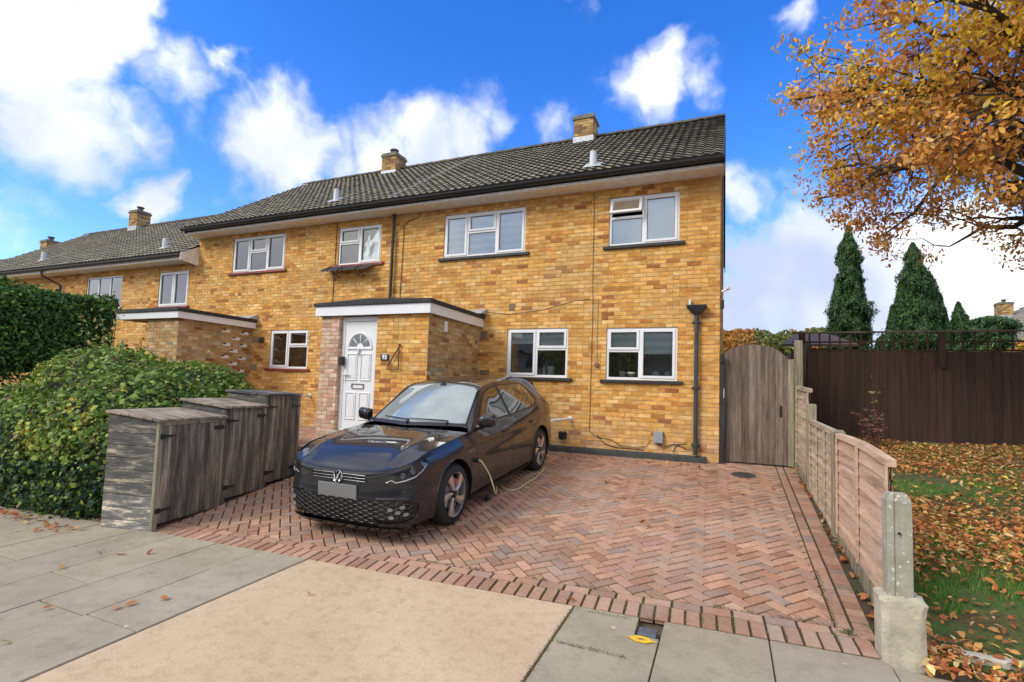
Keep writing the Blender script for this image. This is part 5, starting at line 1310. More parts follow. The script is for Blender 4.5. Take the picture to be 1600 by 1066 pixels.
    for i in range(len(lo)-1):
        if any(abs(lo[k].x-ax) < RA+.02 for k in (i, i+1) for ax, _ in ARCH): 
            a, b_ = lo[i], lo[i+1]; f = [(a.x, .60, .2), (b_.x, .60, .2), (b_.x, -.60, .2), (a.x, -.60, .2)]; body.poly(f); continue
        a, b_ = lo[i], lo[i+1]; body.poly([(a.x, a.y, a.z), (b_.x, b_.y, b_.z), (b_.x, -b_.y, b_.z), (a.x, -a.y, a.z)])
    B = ob('body', body, [PAINT], smooth=True, recalc=False)
    md = B.modifiers.new('weld', 'WELD'); md.merge_threshold = .002
    B.modifiers.move(1, 0) if len(B.modifiers) > 1 else None
    tree = BVHTree.FromPolygons([Vector(v) for v in body.v], body.f)
    def proj(o, d, off):
        hit, n, i, dist = tree.ray_cast(Vector(o), Vector(d).normalized())
        if hit is None: return None
        if n.dot(Vector(d)) > 0: n = -n
        return hit+n*off
    def patch(name, outline, mapf, mat, parent=None, step=.03, thick=True):
        """a panel with this exact outline laid on the body: outline in 2D, mapf(a, b, off) -> point"""
        pts = []; n = len(outline)
        for i in range(n):
            a, b_ = Vector(outline[i]), Vector(outline[(i+1) % n]); k = max(1, int((b_-a).length/step))
            pts += [a+(b_-a)*(q/k) for q in range(k)]
        nb = len(pts); ed = [(i, (i+1) % nb) for i in range(nb)]
        xs = [p.x for p in pts]; ys = [p.y for p in pts]; x = min(xs)+step/2; inner = []
        def inside(p):
            c = False; j = nb-1
            for i in range(nb):
                if (pts[i].y > p.y) != (pts[j].y > p.y) and p.x < (pts[j].x-pts[i].x)*(p.y-pts[i].y)/(pts[j].y-pts[i].y)+pts[i].x: c = not c
                j = i
            return c
        while x < max(xs):
            y = min(ys)+step/2
            while y < max(ys):
                p = Vector((x, y))
                if inside(p) and min((p-q).length for q in pts) > step*.35: inner.append(p)
                y += step
            x += step
        r = delaunay_2d_cdt(pts+inner, ed, [], 1, 1e-6)
        mb = MB(); idx = []
        for p in r[0]:
            q = mapf(p.x, p.y, .0022); idx.append(mb.vert(q) if q is not None else None)
        for f in r[2]:
            if all(idx[k] is not None for k in f): mb.face([idx[k] for k in f])
        q = obj(name, mb, [mat], parent or e, smooth=True, recalc=False); return q
    # side windows (outline in x, z; projected from the side)
    for sg in (1, -1):
        mp = lambda a, b_, o: proj((a, sg*1.6, b_+.25), (0, -sg*1, -.18), o)
        mp = lambda a, b_, o, sg=sg: proj((a, sg*1.6, b_), (0, -sg, 0), o)
        patch('window_surround', [(-.64, .966), (-1.52, .980), (-2.32, 1.002), (-2.58, 1.03), (-2.68, 1.10), (-2.60, 1.27), (-2.42, 1.352), (-2.0, 1.376), (-1.55, 1.380), (-1.25, 1.358), (-1.06, 1.305), (-.88, 1.18)], lambda a, b_, o, sg=sg: proj((a, sg*1.6, b_), (0, -sg, 0), .0010), TRIM)
        patch('front_side_window', [(-.72, .985), (-1.52, .998), (-1.50, 1.362), (-1.30, 1.348), (-1.12, 1.305), (-.92, 1.18)], mp, SG)
        patch('rear_side_window', [(-1.60, .998), (-2.30, 1.02), (-2.52, 1.045), (-2.60, 1.10), (-2.50, 1.30), (-2.35, 1.345), (-2.0, 1.362), (-1.58, 1.365)], mp, SG)
        patch('quarter_window', [(-.60, .972), (-.69, .98), (-.90, 1.17), (-.86, 1.155)], mp, GLOSSB)
        mb = MB()     # shut lines as narrow dark grooves
        def groove(P, w=.0045, mp=mp, mb=mb):
            prev = None
            q = []
            for (a, b_) in zip(P, P[1:]):
                k = max(1, int((Vector(b_)-Vector(a)).length/.03)); q += [Vector(a)+(Vector(b_)-Vector(a))*(i/k) for i in range(k)]
            q.append(Vector(P[-1])); L_ = []
            for i, p in enumerate(q):
                d = (q[min(i+1, len(q)-1)]-q[max(i-1, 0)]).normalized(); nn = Vector((-d.y, d.x))*w
                L_.append((mp(*(p+nn), .0012), mp(*(p-nn), .0012)))
            for (a, b_), (c, d) in zip(L_, L_[1:]):
                if None not in (a, b_, c, d): mb.poly([a, b_, d, c])
        groove([(-.50, .90), (-.47, .80), (-.52, .60), (-.54, .30), (-.60, .235), (-1.5, .235), (-1.53, .30), (-1.56, .6), (-1.565, .97), (-1.555, 1.37)])
        groove([(-1.5, .235), (-2.12, .235), (-2.22, .38), (-2.30, .62), (-2.46, .80), (-2.60, .93), (-2.62, 1.05)])
        groove([(-.05, .75), (.20, .80), (.45, .775)], .003)
        ob('shut_lines', mb, [TRIM], recalc=False)
        for hx in (-1.30, -2.22):
            mb = MB(); y = abs(proj((hx, sg*1.6, .815), (0, -sg, 0), 0).y)
            for i in range(1):
                pr = [(-.10, .0), (-.095, .018), (-.03, .034), (.05, .034), (.095, .018), (.10, .0)]
                top = [(hx+a, sg*(y+d), .832-.0*a) for a, d in pr]; bot = [(hx+a, sg*(y+d*.8-.002), .803) for a, d in pr]
                for k in range(5): mb.poly([top[k], top[k+1], bot[k+1], bot[k]])
                mb.poly(top); mb.poly(bot)
            ob('door_handle', mb, [PAINT], bevel=.004)
        # sill trim
        patch('side_skirt', [(-.42, .175), (-2.2, .175), (-2.2, .215), (-.42, .215)], lambda a, b_, o, sg=sg: proj((a, sg*1.6, b_), (0, -sg, 0), .012), TRIM)
        # wheel arch lips and liners
        for (ax, az) in ARCH:
            mb = MB(); pts = []
            for k in range(37):
                t = math.radians(-22+224*k/36); px, pz = ax+RA*math.cos(t), az+RA*math.sin(t)
                q = None
                for dr in (.006, .02, .035):
                    q = proj((ax+(RA+dr)*math.cos(t), sg*1.6, az+(RA+dr)*math.sin(t)), (0, -sg, 0), 0)
                    if q is not None and abs(q.y) > .6: break
                yy = abs(q.y) if q is not None and abs(q.y) > .6 else .87
                pts.append((px, sg*(yy-.004), pz))
            mb.tube(pts, .012, 8)
            ob('arch_lip', mb, [PAINT], smooth=True)
            mb = MB(); ring = []
            for k in range(25):
                t = math.radians(-25+230*k/24); ring.append([(ax+(RA-.002)*math.cos(t), sg*.868, az+(RA-.002)*math.sin(t)), (ax+(RA-.002)*math.cos(t), sg*.55, az+(RA-.002)*math.sin(t))])
            mb.grid(ring); mb.poly([(r[1][0], r[1][1], r[1][2]) for r in ring]); ob('wheel_liner', mb, [TRIM], recalc=False)
    # windscreen, rear window
    def gm(a, b_, o):      # a along windscreen (u), b across (signed)
        v = 2.06+(5-2.06)*(1-abs(b_)); p = green(a, v); du = green(a+.02, v)-green(a-.02, v); dv = green(a, max(v-.03, 0))-green(a, min(v+.03, 5)); 
        n = du.cross(dv); n = n.normalized() if n.length > 1e-9 else Vector((1, 0, 0))
        if n.z < 0: n = -n
        q = p+n*(o+.002); return Vector((q.x, math.copysign(q.y, b_), q.z))
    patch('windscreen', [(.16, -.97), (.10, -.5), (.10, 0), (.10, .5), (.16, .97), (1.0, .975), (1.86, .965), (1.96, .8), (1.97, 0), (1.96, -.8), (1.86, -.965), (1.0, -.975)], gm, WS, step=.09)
    patch('rear_window', [(7.25, -.85), (7.25, .85), (8.5, .9), (8.5, -.9)], gm, SG, step=.09)
    mb = MB()
    for sgn in (1, -1):     # black surround of the glass
        pts = [gm(.08+k*(1.86-.08)/12, sgn*.995, .001) for k in range(13)]
        mb.tube(pts, .011, 6)
    mb.tube([gm(1.98, -.94+1.88*k/16, .0) for k in range(17)], .010, 6)
    ob('windscreen_seal', mb, [TRIM], smooth=True)
    mb = MB()
    for k in range(16):
        a, b_ = -.93+1.86*k/16, -.93+1.86*(k+1)/16; mb.poly([gm(-.0, a, .004), gm(-.0, b_, .004), gm(.13, b_, .006), gm(.13, a, .006)])
    ob('cowl_panel', mb, [TRIM], recalc=False)
    for (y0_, y1_) in ((.62, -.05), (.02, -.60)):
        mb = MB(); pts = [gm(.17, y0_, .02), gm(.20, (y0_+y1_)/2, .022), gm(.23, y1_, .018)]; mb.tube(pts, [.009, .008, .005], 6); mb.tube([gm(.06, y0_, .02), gm(.17, y0_, .02)], .012, 6); ob('wiper', mb, [TRIM])
    mb = MB(); p = gm(1.84, .04, .004); mb.lathe(p, (1, 0, 1), [(0, .05), (.004, .048)], 12); ob('mirror_mount', mb, [GLOSSB])
    mb = MB()       # roof spoiler
    R = []
    for k in range(21):
        y = -.53+1.06*k/20; z = 1.40-.10*(abs(y)/.53)**2.2; R.append([(-2.98, y, z+.006), (-3.20, y*.97, z-.025), (-3.22, y*.97, z-.042), (-3.05, y, z-.05)])
    mb.grid(R); mb.poly([r for r in R[0]]); mb.poly([r for r in R[-1]]); ob('roof_spoiler', mb, [PAINT], smooth=True)
    for sg in (1, -1):
        mb = MB(); mb.quadbox([(-2.97, sg*.535, 1.27), (-3.19, sg*.515, 1.20), (-3.19, sg*.50, 1.20), (-2.97, sg*.515, 1.27), (-2.97, sg*.525, 1.335), (-3.19, sg*.505, 1.315), (-3.19, sg*.49, 1.315), (-2.97, sg*.505, 1.335)]); ob('spoiler_blade', mb, [GLOSSB])
        # door mirrors
        mb = MB(); prof = []
        for k in range(13):
            t = k/12; yy = .86+.19*t; r = min(1, .62+1.6*t)*(1-max(0, t-.8)**2*12); cx, cz = -.60-.05*t, 1.02+.02*t
            prof.append([(cx+(.058*r)*math.copysign(abs(math.cos(q))**.65, math.cos(q))*(1.3 if math.cos(q) > 0 else .75), sg*(yy*1.0+.02*t), cz+.076*r*math.copysign(abs(math.sin(q))**.7, math.sin(q))+.005) for q in [2*math.pi*i/16 for i in range(17)]])
        mb.grid(prof); mb.poly(prof[0][:-1]); mb.poly(prof[-1][:-1])
        M_ = ob('door_mirror', mb, [PAINT], smooth=True)
        mb = MB(); mb.tube([(-.62, sg*.80, .945), (-.62, sg*.90, .975)], [.035, .035], 8); obj('mirror_arm', mb, [TRIM], M_)
        mb = MB(); mb.quadbox([(-.675, sg*.885, .965), (-.705, sg*1.045, .98), (-.70, sg*1.045, .98), (-.67, sg*.885, .965), (-.675, sg*.885, 1.09), (-.705, sg*1.045, 1.10), (-.70, sg*1.045, 1.10), (-.67, sg*.885, 1.09)]); obj('mirror_glass', mb, [CHROME], M_)
    # nose furniture
    bz = lambda s, z, o: band_z(s, z, o)
    for sg in (1, -1):
        mpb = lambda a, b_, o, sg=sg: bz(sg*a, b_, .004)
        HL = patch('headlight', [(1.38, .645), (1.7, .662), (2.3, .683), (3.0, .712), (3.7, .745), (4.4, .778), (5.2, .805), (5.9, .822), (5.3, .765), (4.8, .705), (4.3, .655), (3.7, .625), (3.0, .608), (2.3, .602), (1.8, .612)], mpb, LENS, step=.12)
        mb = MB(); pts = [bz(sg*s_, z_, .008) for s_, z_ in ((2.5, .622), (2.8, .645), (3.05, .622), (3.6, .636), (4.2, .660), (4.65, .70), (5.0, .755))]; mb.tube(pts, [.004, .005, .006, .007, .006, .005, .003], 6); obj('running_light', mb, [plain('dim silver strip', (.42, .44, .47), .25, metal=.4, var=.05)], HL, smooth=True)
        for (s_, z_, r_) in ((3.45, .682, .020), (4.05, .708, .020)):
            mb = MB(); p = bz(sg*s_, z_, .001); n = (bz(sg*s_, z_, .1)-p).normalized(); mb.lathe(p, n, [(0, r_+.008), (.004, r_+.006), (.005, r_*.9), (.002, r_*.5)], 16); obj('lamp_bowl', mb, [plain('lamp projector', (.10, .11, .12), .15, metal=.6)], HL)
        mb = MB(); pts = [bz(sg*s_, z_, .006) for s_, z_ in ((1.42, .655), (2.3, .690), (3.0, .719), (3.7, .752), (4.4, .785), (5.2, .812), (5.9, .828))]; mb.tube(pts, .0025, 5); obj('lamp_trim', mb, [TRIM], HL)
        # lower corner intake
        patch('corner_intake', [(2.02, .235), (2.5, .255), (3.2, .262), (4.0, .285), (4.35, .33), (4.2, .405), (3.8, .44), (2.9, .452), (2.3, .45), (2.02, .45)], mpb, GLOSSB, step=.12)
        for (s_, z_) in ((2.75, .375), (3.15, .345), (2.80, .300), (3.40, .392), (3.60, .322)):
            mb = MB(); p = bz(sg*s_, z_, .010); n = (bz(sg*s_, z_, .1)-p).normalized(); tv = Vector((-n.y, n.x, 0)).normalized(); up = n.cross(tv)
            o6 = [p+tv*.030*math.cos(q)+up*.019*math.sin(q) for q in [math.radians(a) for a in (0, 55, 125, 180, 235, 305)]]; mb.prism(o6, (0, 0, 0), n*.006); ob('fog_lamp', mb, [plain('frosted lamp', (.22, .23, .22), .3, var=.2)])
        # body coloured blade beneath the intake
        mb = MB(); ptsA = [bz(sg*s_, z_, .016) for s_, z_ in ((1.9, .262), (2.25, .248), (2.7, .243), (3.4, .250), (4.1, .275))]; ptsB = [bz(sg*s_, z_, .026) for s_, z_ in ((2.15, .195), (2.4, .190), (2.8, .190), (3.4, .200), (4.1, .235))]
        mb.grid([ptsA, ptsB]); ob('bumper_blade', mb, [PAINT], smooth=True, recalc=False)
        mb = MB(); mb.tube([bz(sg*s_, z_, .006) for s_, z_ in ((2.0, .47), (3.0, .475), (3.9, .462), (4.35, .42), (4.45, .34), (4.2, .28))], .010, 6); ob('intake_frame', mb, [PAINT], smooth=True)
    mpc = lambda a, b_, o: bz(a, b_, .003)
    patch('upper_grille', [(-1.5, .612), (1.5, .612), (1.42, .668), (-1.42, .668)], mpc, GLOSSB, step=.1)
    patch('lower_grille', [(-2.02, .235), (2.02, .235), (2.02, .45), (1.4, .462), (-1.4, .462), (-2.02, .45)], mpc, GLOSSB, step=.12)
    for z_, r_ in ((.671, .0035), (.643, .0028), (.616, .0028)):
        mb = MB(); mb.tube([bz(-1.4+2.8*k/24, z_, .006) for k in range(25)], r_, 6); ob('grille_bar', mb, [plain('satin grey trim', (.14, .145, .155), .3, metal=.9, var=.02)])
    mb = MB()       # honeycomb
    arc = [0]; 
    for k in range(1, 181): arc.append(arc[-1]+(band_z(k/40, .34)-band_z((k-1)/40, .34)).length)
    def s_of(a):
        aa = abs(a)
        for k in range(180):
            if arc[k+1] >= aa: return math.copysign((k+(aa-arc[k])/(arc[k+1]-arc[k]))/40, a)
        return math.copysign(4.5, a)
    cw, chh = .082, .046
    seen = set()
    for i in range(-16, 17):
        for j in range(0, 10):
            cx, cz = i*cw*.75, .235+j*chh+(chh/2 if i % 2 else 0)
            V6 = [(cx+cw/2*math.cos(math.radians(q)), cz+chh/2/.866*math.sin(math.radians(q))) for q in range(0, 360, 60)]
            for q in range(6):
                a, b_ = V6[q], V6[(q+1) % 6]; key = tuple(sorted([(round(a[0], 3), round(a[1], 3)), (round(b_[0], 3), round(b_[1], 3))]))
                if key in seen: continue
                seen.add(key)
                ok = True
                for p in (a, b_):
                    s_ = s_of(p[0]); hi = .458 if abs(s_) < 2.2 else .447-.02*max(0, abs(s_)-3.4)*2; lo_ = .232 if abs(s_) < 2.0 else .262
                    if not (lo_ < p[1] < hi) or abs(s_) > 4.22: ok = False
                if ok: mb.tube([bz(s_of(a[0]), a[1], .008), bz(s_of(b_[0]), b_[1], .008)], .0042, 4, caps=False)
    ob('honeycomb_mesh', mb, [plain('satin black mesh', (.035, .037, .04), .35, var=.1)], recalc=False)
    mb = MB(); mb.tube([band(s_, NL-1.02)+Vector((.003, 0, .001)) for s_ in [-6.5+13*k/60 for k in range(61)]], .0055, 5); ob('bonnet_gap', mb, [TRIM])
    mb = MB(); mb.grid([[bz(-4.0+8*k/40, .205, .030+.004*math.cos(k*.1)) for k in range(41)], [bz(-4.0+8*k/40, .185, .045) for k in range(41)], [bz(-4.0+8*k/40, .172, .040) for k in range(41)], [bz(-4.0+8*k/40, .178, .0) for k in range(41)]]); ob('front_lip', mb, [GLOSSB], smooth=True)
    mb = MB(); x = band(0, NL*.5).x+.001; mb.box(x-.01, x+.012, -.255, .255,   .445, .575); pl = ob('number_plate', mb, [plain('blank grey plate', (.17, .175, .175), .5, var=.12, scale=3)], bevel=.004)
    # emblem
    cx0 = band_z(0, .638, .0); mb = MB(); c = cx0+Vector((.012, 0, .0)); n = Vector((1, 0, .18)).normalized(); up = Vector((-.18, 0, 1)).normalized(); yv = Vector((0, 1, 0))
    mb.lathe(c-n*.02, n, [(0, .066), (.016, .066), (.020, .062)], 32); em = ob('emblem', mb, [GLOSSB])
    mb = MB(); P2 = lambda a, b_: c+yv*a+up*b_+n*.004
    ringp = [P2(.058*math.cos(2*math.pi*k/36), .058*math.sin(2*math.pi*k/36)) for k in range(37)]; mb.tube(ringp, .0052, 6, caps=False)
    for seg in ([(-.026, .050), (-.003, .004)], [(.026, .050), (.003, .004)], [(-.050, .024), (-.022, -.048)], [(.050, .024), (.022, -.048)], [(-.022, -.048), (-.001, -.003)], [(.022, -.048), (.001, -.003)], [(-.003, .006), (.003, .006)], [(-.003, -.004), (.003, -.004)]):
        mb.tube([P2(*seg[0]), P2(*seg[1])], .0055, 6)
    obj('chrome_emblem', mb, [CHROME], em)
    # lamp at the tail
    for sg in (1, -1):
        patch('tail_light', [(14.0, .86), (15.6, .86), (15.6, .95), (14.2, .965), (13.6, .93)], lambda a, b_, o, sg=sg: bz(sg*a, b_, .004), plain('red lens', (.25, .01, .01), .1, coat=1), step=.15)
    mb = MB(); p = band_z(7.9, .70, .003); ob('badge', mb, [CHROME]) if False else None
    text('GTE', (p.x-.0, p.y+.002, .735), .050, e, 'badge', CHROME, rot=(math.pi/2, 0, math.pi), bold=.0008)
    # wheels
    def wheel(ax, sg):
        W = MB(); yo = sg*.885
        prof = [(0, .235), (.004, .262), (.018, .300), (.045, .318), (.07, .325), (.16, .325), (.19, .314), (.21, .29), (.215, .235)]
        W.lathe((ax, yo+sg*.0, .325), (0, -sg, 0), prof, 48, caps=False); w = ob('wheel', W, [RUB], smooth=True)
        for k in range(60):    # tread grooves read as fine notches
            pass
        m2 = MB(); m2.lathe((ax, yo-sg*.012, .325), (0, -sg, 0), [(0, .240), (.003, .236), (.006, .226), (.10, .22)], 48, caps=False)
        R_ = obj('rim', m2, [ALLOY], w, smooth=True)
        m3 = MB(); m3.lathe((ax, yo-sg*.075, .325), (0, -sg, 0), [(0, .222), (.01, .222)], 40); obj('wheel_back', m3, [DARKA], w)
        m4 = MB()
        for k in range(5):
            a0 = 2*math.pi*k/5+.35
            def pp(r, a, d): return (ax+r*math.cos(a), yo-sg*d, .325+r*math.sin(a))
            tw = -.42*sg
            rr = [.045, .09, .14, .19, .232]; c_ = [a0+tw*(r/.23) for r in rr]; hw = [.50, .38, .34, .33, .34]
            for (sa, sb, d_) in ((-1, -.12, .012), (.12, .0, .0),):
                pass
            L_ = [[pp(r, c-h, .018+.012*(1-r/.23)) for r, c, h in zip(rr, c_, hw)], [pp(r, c-h*.1, .010) for r, c, h in zip(rr, c_, hw)], [pp(r, c+h*.55, .020) for r, c, h in zip(rr, c_, hw)], [pp(r, c+h*.60, .045) for r, c, h in zip(rr, c_, hw)]]
            m4.grid(L_); m4.grid([L_[0], [pp(r, c-h, .05) for r, c, h in zip(rr, c_, hw)]])
        obj('spokes', m4, [ALLOY], w, recalc=False)
        m5 = MB(); m5.lathe((ax, yo-sg*.012, .325), (0, -sg, 0), [(0, .030), (.004, .034), (.02, .036)], 24); obj('hub_cap', m5, [GLOSSB], w)
        m6 = MB(); m6.lathe((ax, yo-sg*.06, .325), (0, -sg, 0), [(0, .165), (.012, .165)], 36); obj('brake_disc', m6, [plain('brake steel', (.3, .3, .3), .35, metal=.9)], w)
        m7 = MB(); P_ = [(ax-sg*0+.17*math.cos(t), yo-sg*.05, .325+.17*math.sin(t)) for t in [math.radians(100+10*k) for k in range(7)]]+[(ax+.11*math.cos(t), yo-sg*.05, .325+.11*math.sin(t)) for t in [math.radians(160-10*k) for k in range(7)]]
        m7.prism(P_, (0, 0, 0), (0, -sg*.03, 0)); obj('brake_caliper', m7, [RED], w)
    for ax in (0.0, -2.63):
        for sg in (1, -1): wheel(ax, sg)
    return e
CAR = car()

# ------------------------------------------------------------------ planting
LEAF = attr_mat('leaf', .55, .10, 25, 0, spec=.4, trans=.25)
LEAF_DRY = attr_mat('dry leaf', .7, .15, 30, 0, spec=.3, trans=.32)
BARK = plain('bark', (.05, .04, .028), .95, var=.4, scale=12, bump=.8, bscale=40)
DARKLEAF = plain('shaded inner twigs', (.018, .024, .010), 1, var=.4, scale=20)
def colmix(n, pal, rng, spread=.22):
    w = np.array([p[1] for p in pal], float); w /= w.sum(); i = rng.choice(len(pal), n, p=w)
    c = np.array([p[0] for p in pal])[i]; return c*(1-spread+2*spread*rng.random((n, 1)))
def blob_points(blobs, dens, rng, keep=None, depth=.16):
    P = []; N = []
    for (c, r) in blobs:
        c = np.array(c); r = np.array(r); ar = 4*math.pi*((r[0]*r[1])**1.6/3+(r[0]*r[2])**1.6/3+(r[1]*r[2])**1.6/3)**(1/1.6)
        n = int(ar*dens); d = rng.normal(size=(n, 3)); d /= np.linalg.norm(d, axis=1)[:, None]
        lump = 1+.05*np.sin(d[:, 0]*9+c[0]*5)*np.sin(d[:, 1]*8+c[1]*3)*np.sin(d[:, 2]*9+1)+.03*np.sin(d[:, 0]*23+d[:, 2]*19)
        p = c+d*r*(lump-depth*rng.random(n)**2)[:, None]+rng.normal(size=(n, 3))*.012; nn = d/r; nn /= np.linalg.norm(nn, axis=1)[:, None]
        ok = np.ones(n, bool)
        for (c2, r2) in blobs:
            if c2 is c or tuple(c2) == tuple(c): continue
            q = (p-np.array(c2))/np.array(r2); ok &= (q*q).sum(1) > .72
        P.append(p[ok]); N.append(nn[ok])
    P = np.vstack(P); N = np.vstack(N)
    if keep is not None: k = keep(P); P, N = P[k], N[k]
    return P, N
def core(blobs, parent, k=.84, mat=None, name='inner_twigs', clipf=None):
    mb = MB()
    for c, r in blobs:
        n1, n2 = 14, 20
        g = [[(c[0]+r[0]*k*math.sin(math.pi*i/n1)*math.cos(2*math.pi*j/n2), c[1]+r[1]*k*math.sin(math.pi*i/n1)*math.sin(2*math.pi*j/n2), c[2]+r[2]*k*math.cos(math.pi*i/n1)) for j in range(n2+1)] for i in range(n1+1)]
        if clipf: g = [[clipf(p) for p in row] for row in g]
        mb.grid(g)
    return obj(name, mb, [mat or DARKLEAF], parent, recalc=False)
# ivy-covered bush beside the bin stores
def ivy():
    rng = np.random.default_rng(3)
    bl = [((-7.1, -4.75, .15), (1.2, .98, 1.08)), ((-8.2, -4.4, .30), (1.3, 1.15, 1.22)), ((-6.95, -3.9, .12), (.85, .95, .93)), ((-9.5, -4.9, -.05), (1.5, 1.0, .95)), ((-8.3, -5.15, -.1), (1.6, .70, .95)), ((-6.75, -5.1, -.05), (.80, .66, .86)), ((-7.2, -5.15, -.32), (1.45, .66, .6)), ((-9.0, -3.7, .3), (1.2, .9, 1.15)), ((-10.6, -5.0, -.2), (1.3, .9, .75)), ((-9.2, -5.2, -.35), (1.6, .66, .6)), ((-6.9, -3.2, .1), (.7, .6, .85)), ((-7.15, -3.9, .42), (.95, .9, .92))]
    def keep(P):
        # leave out what would stand inside the bin stores or below the ground
        face = -5.30-.49/2.42*(P[:, 1]+5.60)*1.02; inside = (P[:, 0] > face-.66) & (P[:, 1] > -5.75)
        low = P[:, 2] > -.50
        return low & ~(inside) & (P[:, 0] < -5.6)
    P, N = blob_points(bl, 950, rng, keep)
    V, F = leafcloud(P, .054*(.55+.9*rng.random(len(P))), .80, .5, rng, N, .65, .3)
    t = thing('ivy_bush', 'broad rounded bush smothered in small leaved ivy beside the timber bin stores', 'bush', (-7.8, -4.6, -.45))
    col = colmix(len(P), [((.115, .205, .026), 36), ((.19, .30, .042), 27), ((.052, .11, .022), 19), ((.36, .42, .07), 12), ((.22, .15, .06), 4)], rng)
    pn = np.sin(P[:, 0]*2.1+1)*np.sin(P[:, 2]*3.3+P[:, 1]*1.7)+.5*np.sin(P[:, 0]*5+P[:, 2]*6)
    yel = (pn > .72) & (rng.random(len(P)) < .55); col[yel] = colmix(int(yel.sum()), [((.42, .40, .045), 3), ((.50, .30, .04), 1), ((.28, .36, .05), 3)], rng)
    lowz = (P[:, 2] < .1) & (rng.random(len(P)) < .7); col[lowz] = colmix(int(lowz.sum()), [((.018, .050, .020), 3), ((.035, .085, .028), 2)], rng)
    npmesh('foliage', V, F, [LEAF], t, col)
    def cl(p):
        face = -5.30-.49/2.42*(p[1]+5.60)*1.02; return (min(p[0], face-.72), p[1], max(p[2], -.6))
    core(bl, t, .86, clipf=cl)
    # long shoots along the top
    mb = MB(); r2 = random.Random(4); LP = []
    for k in range(70):
        i = r2.randrange(len(P)); p = Vector(P[i]); n = Vector(N[i])
        if n.z < .35: continue
        L_ = r2.uniform(.10, .28); q = p+Vector((n.x*.6+r2.uniform(-.3, .3), n.y*.4+r2.uniform(-.3, .3), 1)).normalized()*L_; mb.tube([p-n*.1, p, q], .003, 4)
        for s in range(9): LP.append(p+(q-p)*(s/8)+Vector((r2.uniform(-.03, .03), r2.uniform(-.03, .03), 0)))
    obj('shoots', mb, [BARK], t); LP = np.array([tuple(p) for p in LP]); V, F = leafcloud(LP, .05, .6, 0, rng); npmesh('shoot_leaves', V, F, [LEAF], t, colmix(len(LP), [((.12, .22, .04), 3), ((.22, .30, .05), 2)], rng))
ivy()
# tall clipped hedge between the gardens
def hedge():
    rng = np.random.default_rng(6); t = thing('tall_hedge', 'tall dark green clipped hedge rising behind the ivy bush', 'hedge', (-14, -5, -.3))
    x0, x1, y0, y1, z0, z1 = -15.2, -13.0, -9.0, -1.66, .95, 2.92
    n = 34000; u = rng.random((n, 3)); P = np.empty((n, 3)); N = np.zeros((n, 3)); f = rng.choice(5, n, p=[.52, .22, .08, .12, .06])
    P[:, 0] = x0+(x1-x0)*u[:, 0]; P[:, 1] = y0+(y1-y0)*u[:, 1]; P[:, 2] = z0+(z1-z0)*u[:, 2]
    for k, (ax, val, sg) in enumerate(((0, x1, 1), (2, z1, 1), (1, y1, 1), (1, y0, -1), (2, z0, -1))):
        m = f == k; P[m, ax] = val; N[m, ax] = sg
    bump = .09*np.sin(P[:, 1]*2.3+P[:, 2]*1.5)+.07*np.sin(P[:, 1]*5.1+1)*np.sin(P[:, 2]*4.3)+.05*rng.normal(size=n)-.12*rng.random(n)**2
    P += N*bump[:, None]
    # soften the corners
    cy = (P[:, 1] > y1-.35) & (P[:, 0] > x1-.35); k = cy; d = ((P[k, 1]-(y1-.35))/.35)*((P[k, 0]-(x1-.35))/.35); P[k, 0] -= .12*d; P[k, 1] -= .12*d
    tz = (P[:, 2] > z1-.3) & (P[:, 0] > x1-.3); d = ((P[tz, 2]-(z1-.3))/.3)*((P[tz, 0]-(x1-.3))/.3); P[tz, 0] -= .12*d; P[tz, 2] -= .10*d
    V, F = leafcloud(P, .085, .55, .3, rng, N, .7, .3)
    npmesh('foliage', V, F, [LEAF], t, colmix(n, [((.05, .13, .028), 40), ((.09, .22, .036), 30), ((.02, .065, .017), 18), ((.20, .34, .055), 11)], rng, .3))
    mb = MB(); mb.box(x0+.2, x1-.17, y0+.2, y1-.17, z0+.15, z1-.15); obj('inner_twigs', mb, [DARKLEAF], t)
    mb = MB(); r = random.Random(2)
    for k in range(10): y = y1-.5-k*.72; mb.tube([(-13.7+r.uniform(-.2, .2), y, -.5), (-13.8, y+.1, .6), (-13.9, y, 1.4)], [.06, .05, .04], 7)
    obj('trunk', mb, [BARK], t)
hedge()
def sapling():
    rng = np.random.default_rng(8); r = random.Random(8); t = thing('sapling', 'thin sapling with yellowing leaves standing above the ivy bush', 'sapling', (-9.2, -4.0, .6)); mb = MB(); LP = []
    for k in range(13):
        b = Vector((-9.25+r.uniform(-.15, .15), -4.0+r.uniform(-.1, .1), .9)); z = r.uniform(.5, 1.35); q = b+Vector((r.uniform(-.32, .32), r.uniform(-.3, .3), z)); m_ = (b+q)/2+Vector((r.uniform(-.05, .05), 0, .1)); mb.tube([b, m_, q], [.008, .006, .003], 5)
        for s in range(24): f = .35+.65*s/23; LP.append(b+(q-b)*f+Vector((r.uniform(-.07, .07), r.uniform(-.07, .07), r.uniform(-.04, .04))))
    obj('stems', mb, [BARK], t); LP = np.array([tuple(p) for p in LP]); V, F = leafcloud(LP, .075, .45, .4, rng); npmesh('leaves', V, F, [LEAF], t, colmix(len(LP), [((.45, .36, .08), 3), ((.25, .32, .06), 4), ((.55, .36, .18), 1), ((.12, .22, .04), 2)], rng))
sapling()
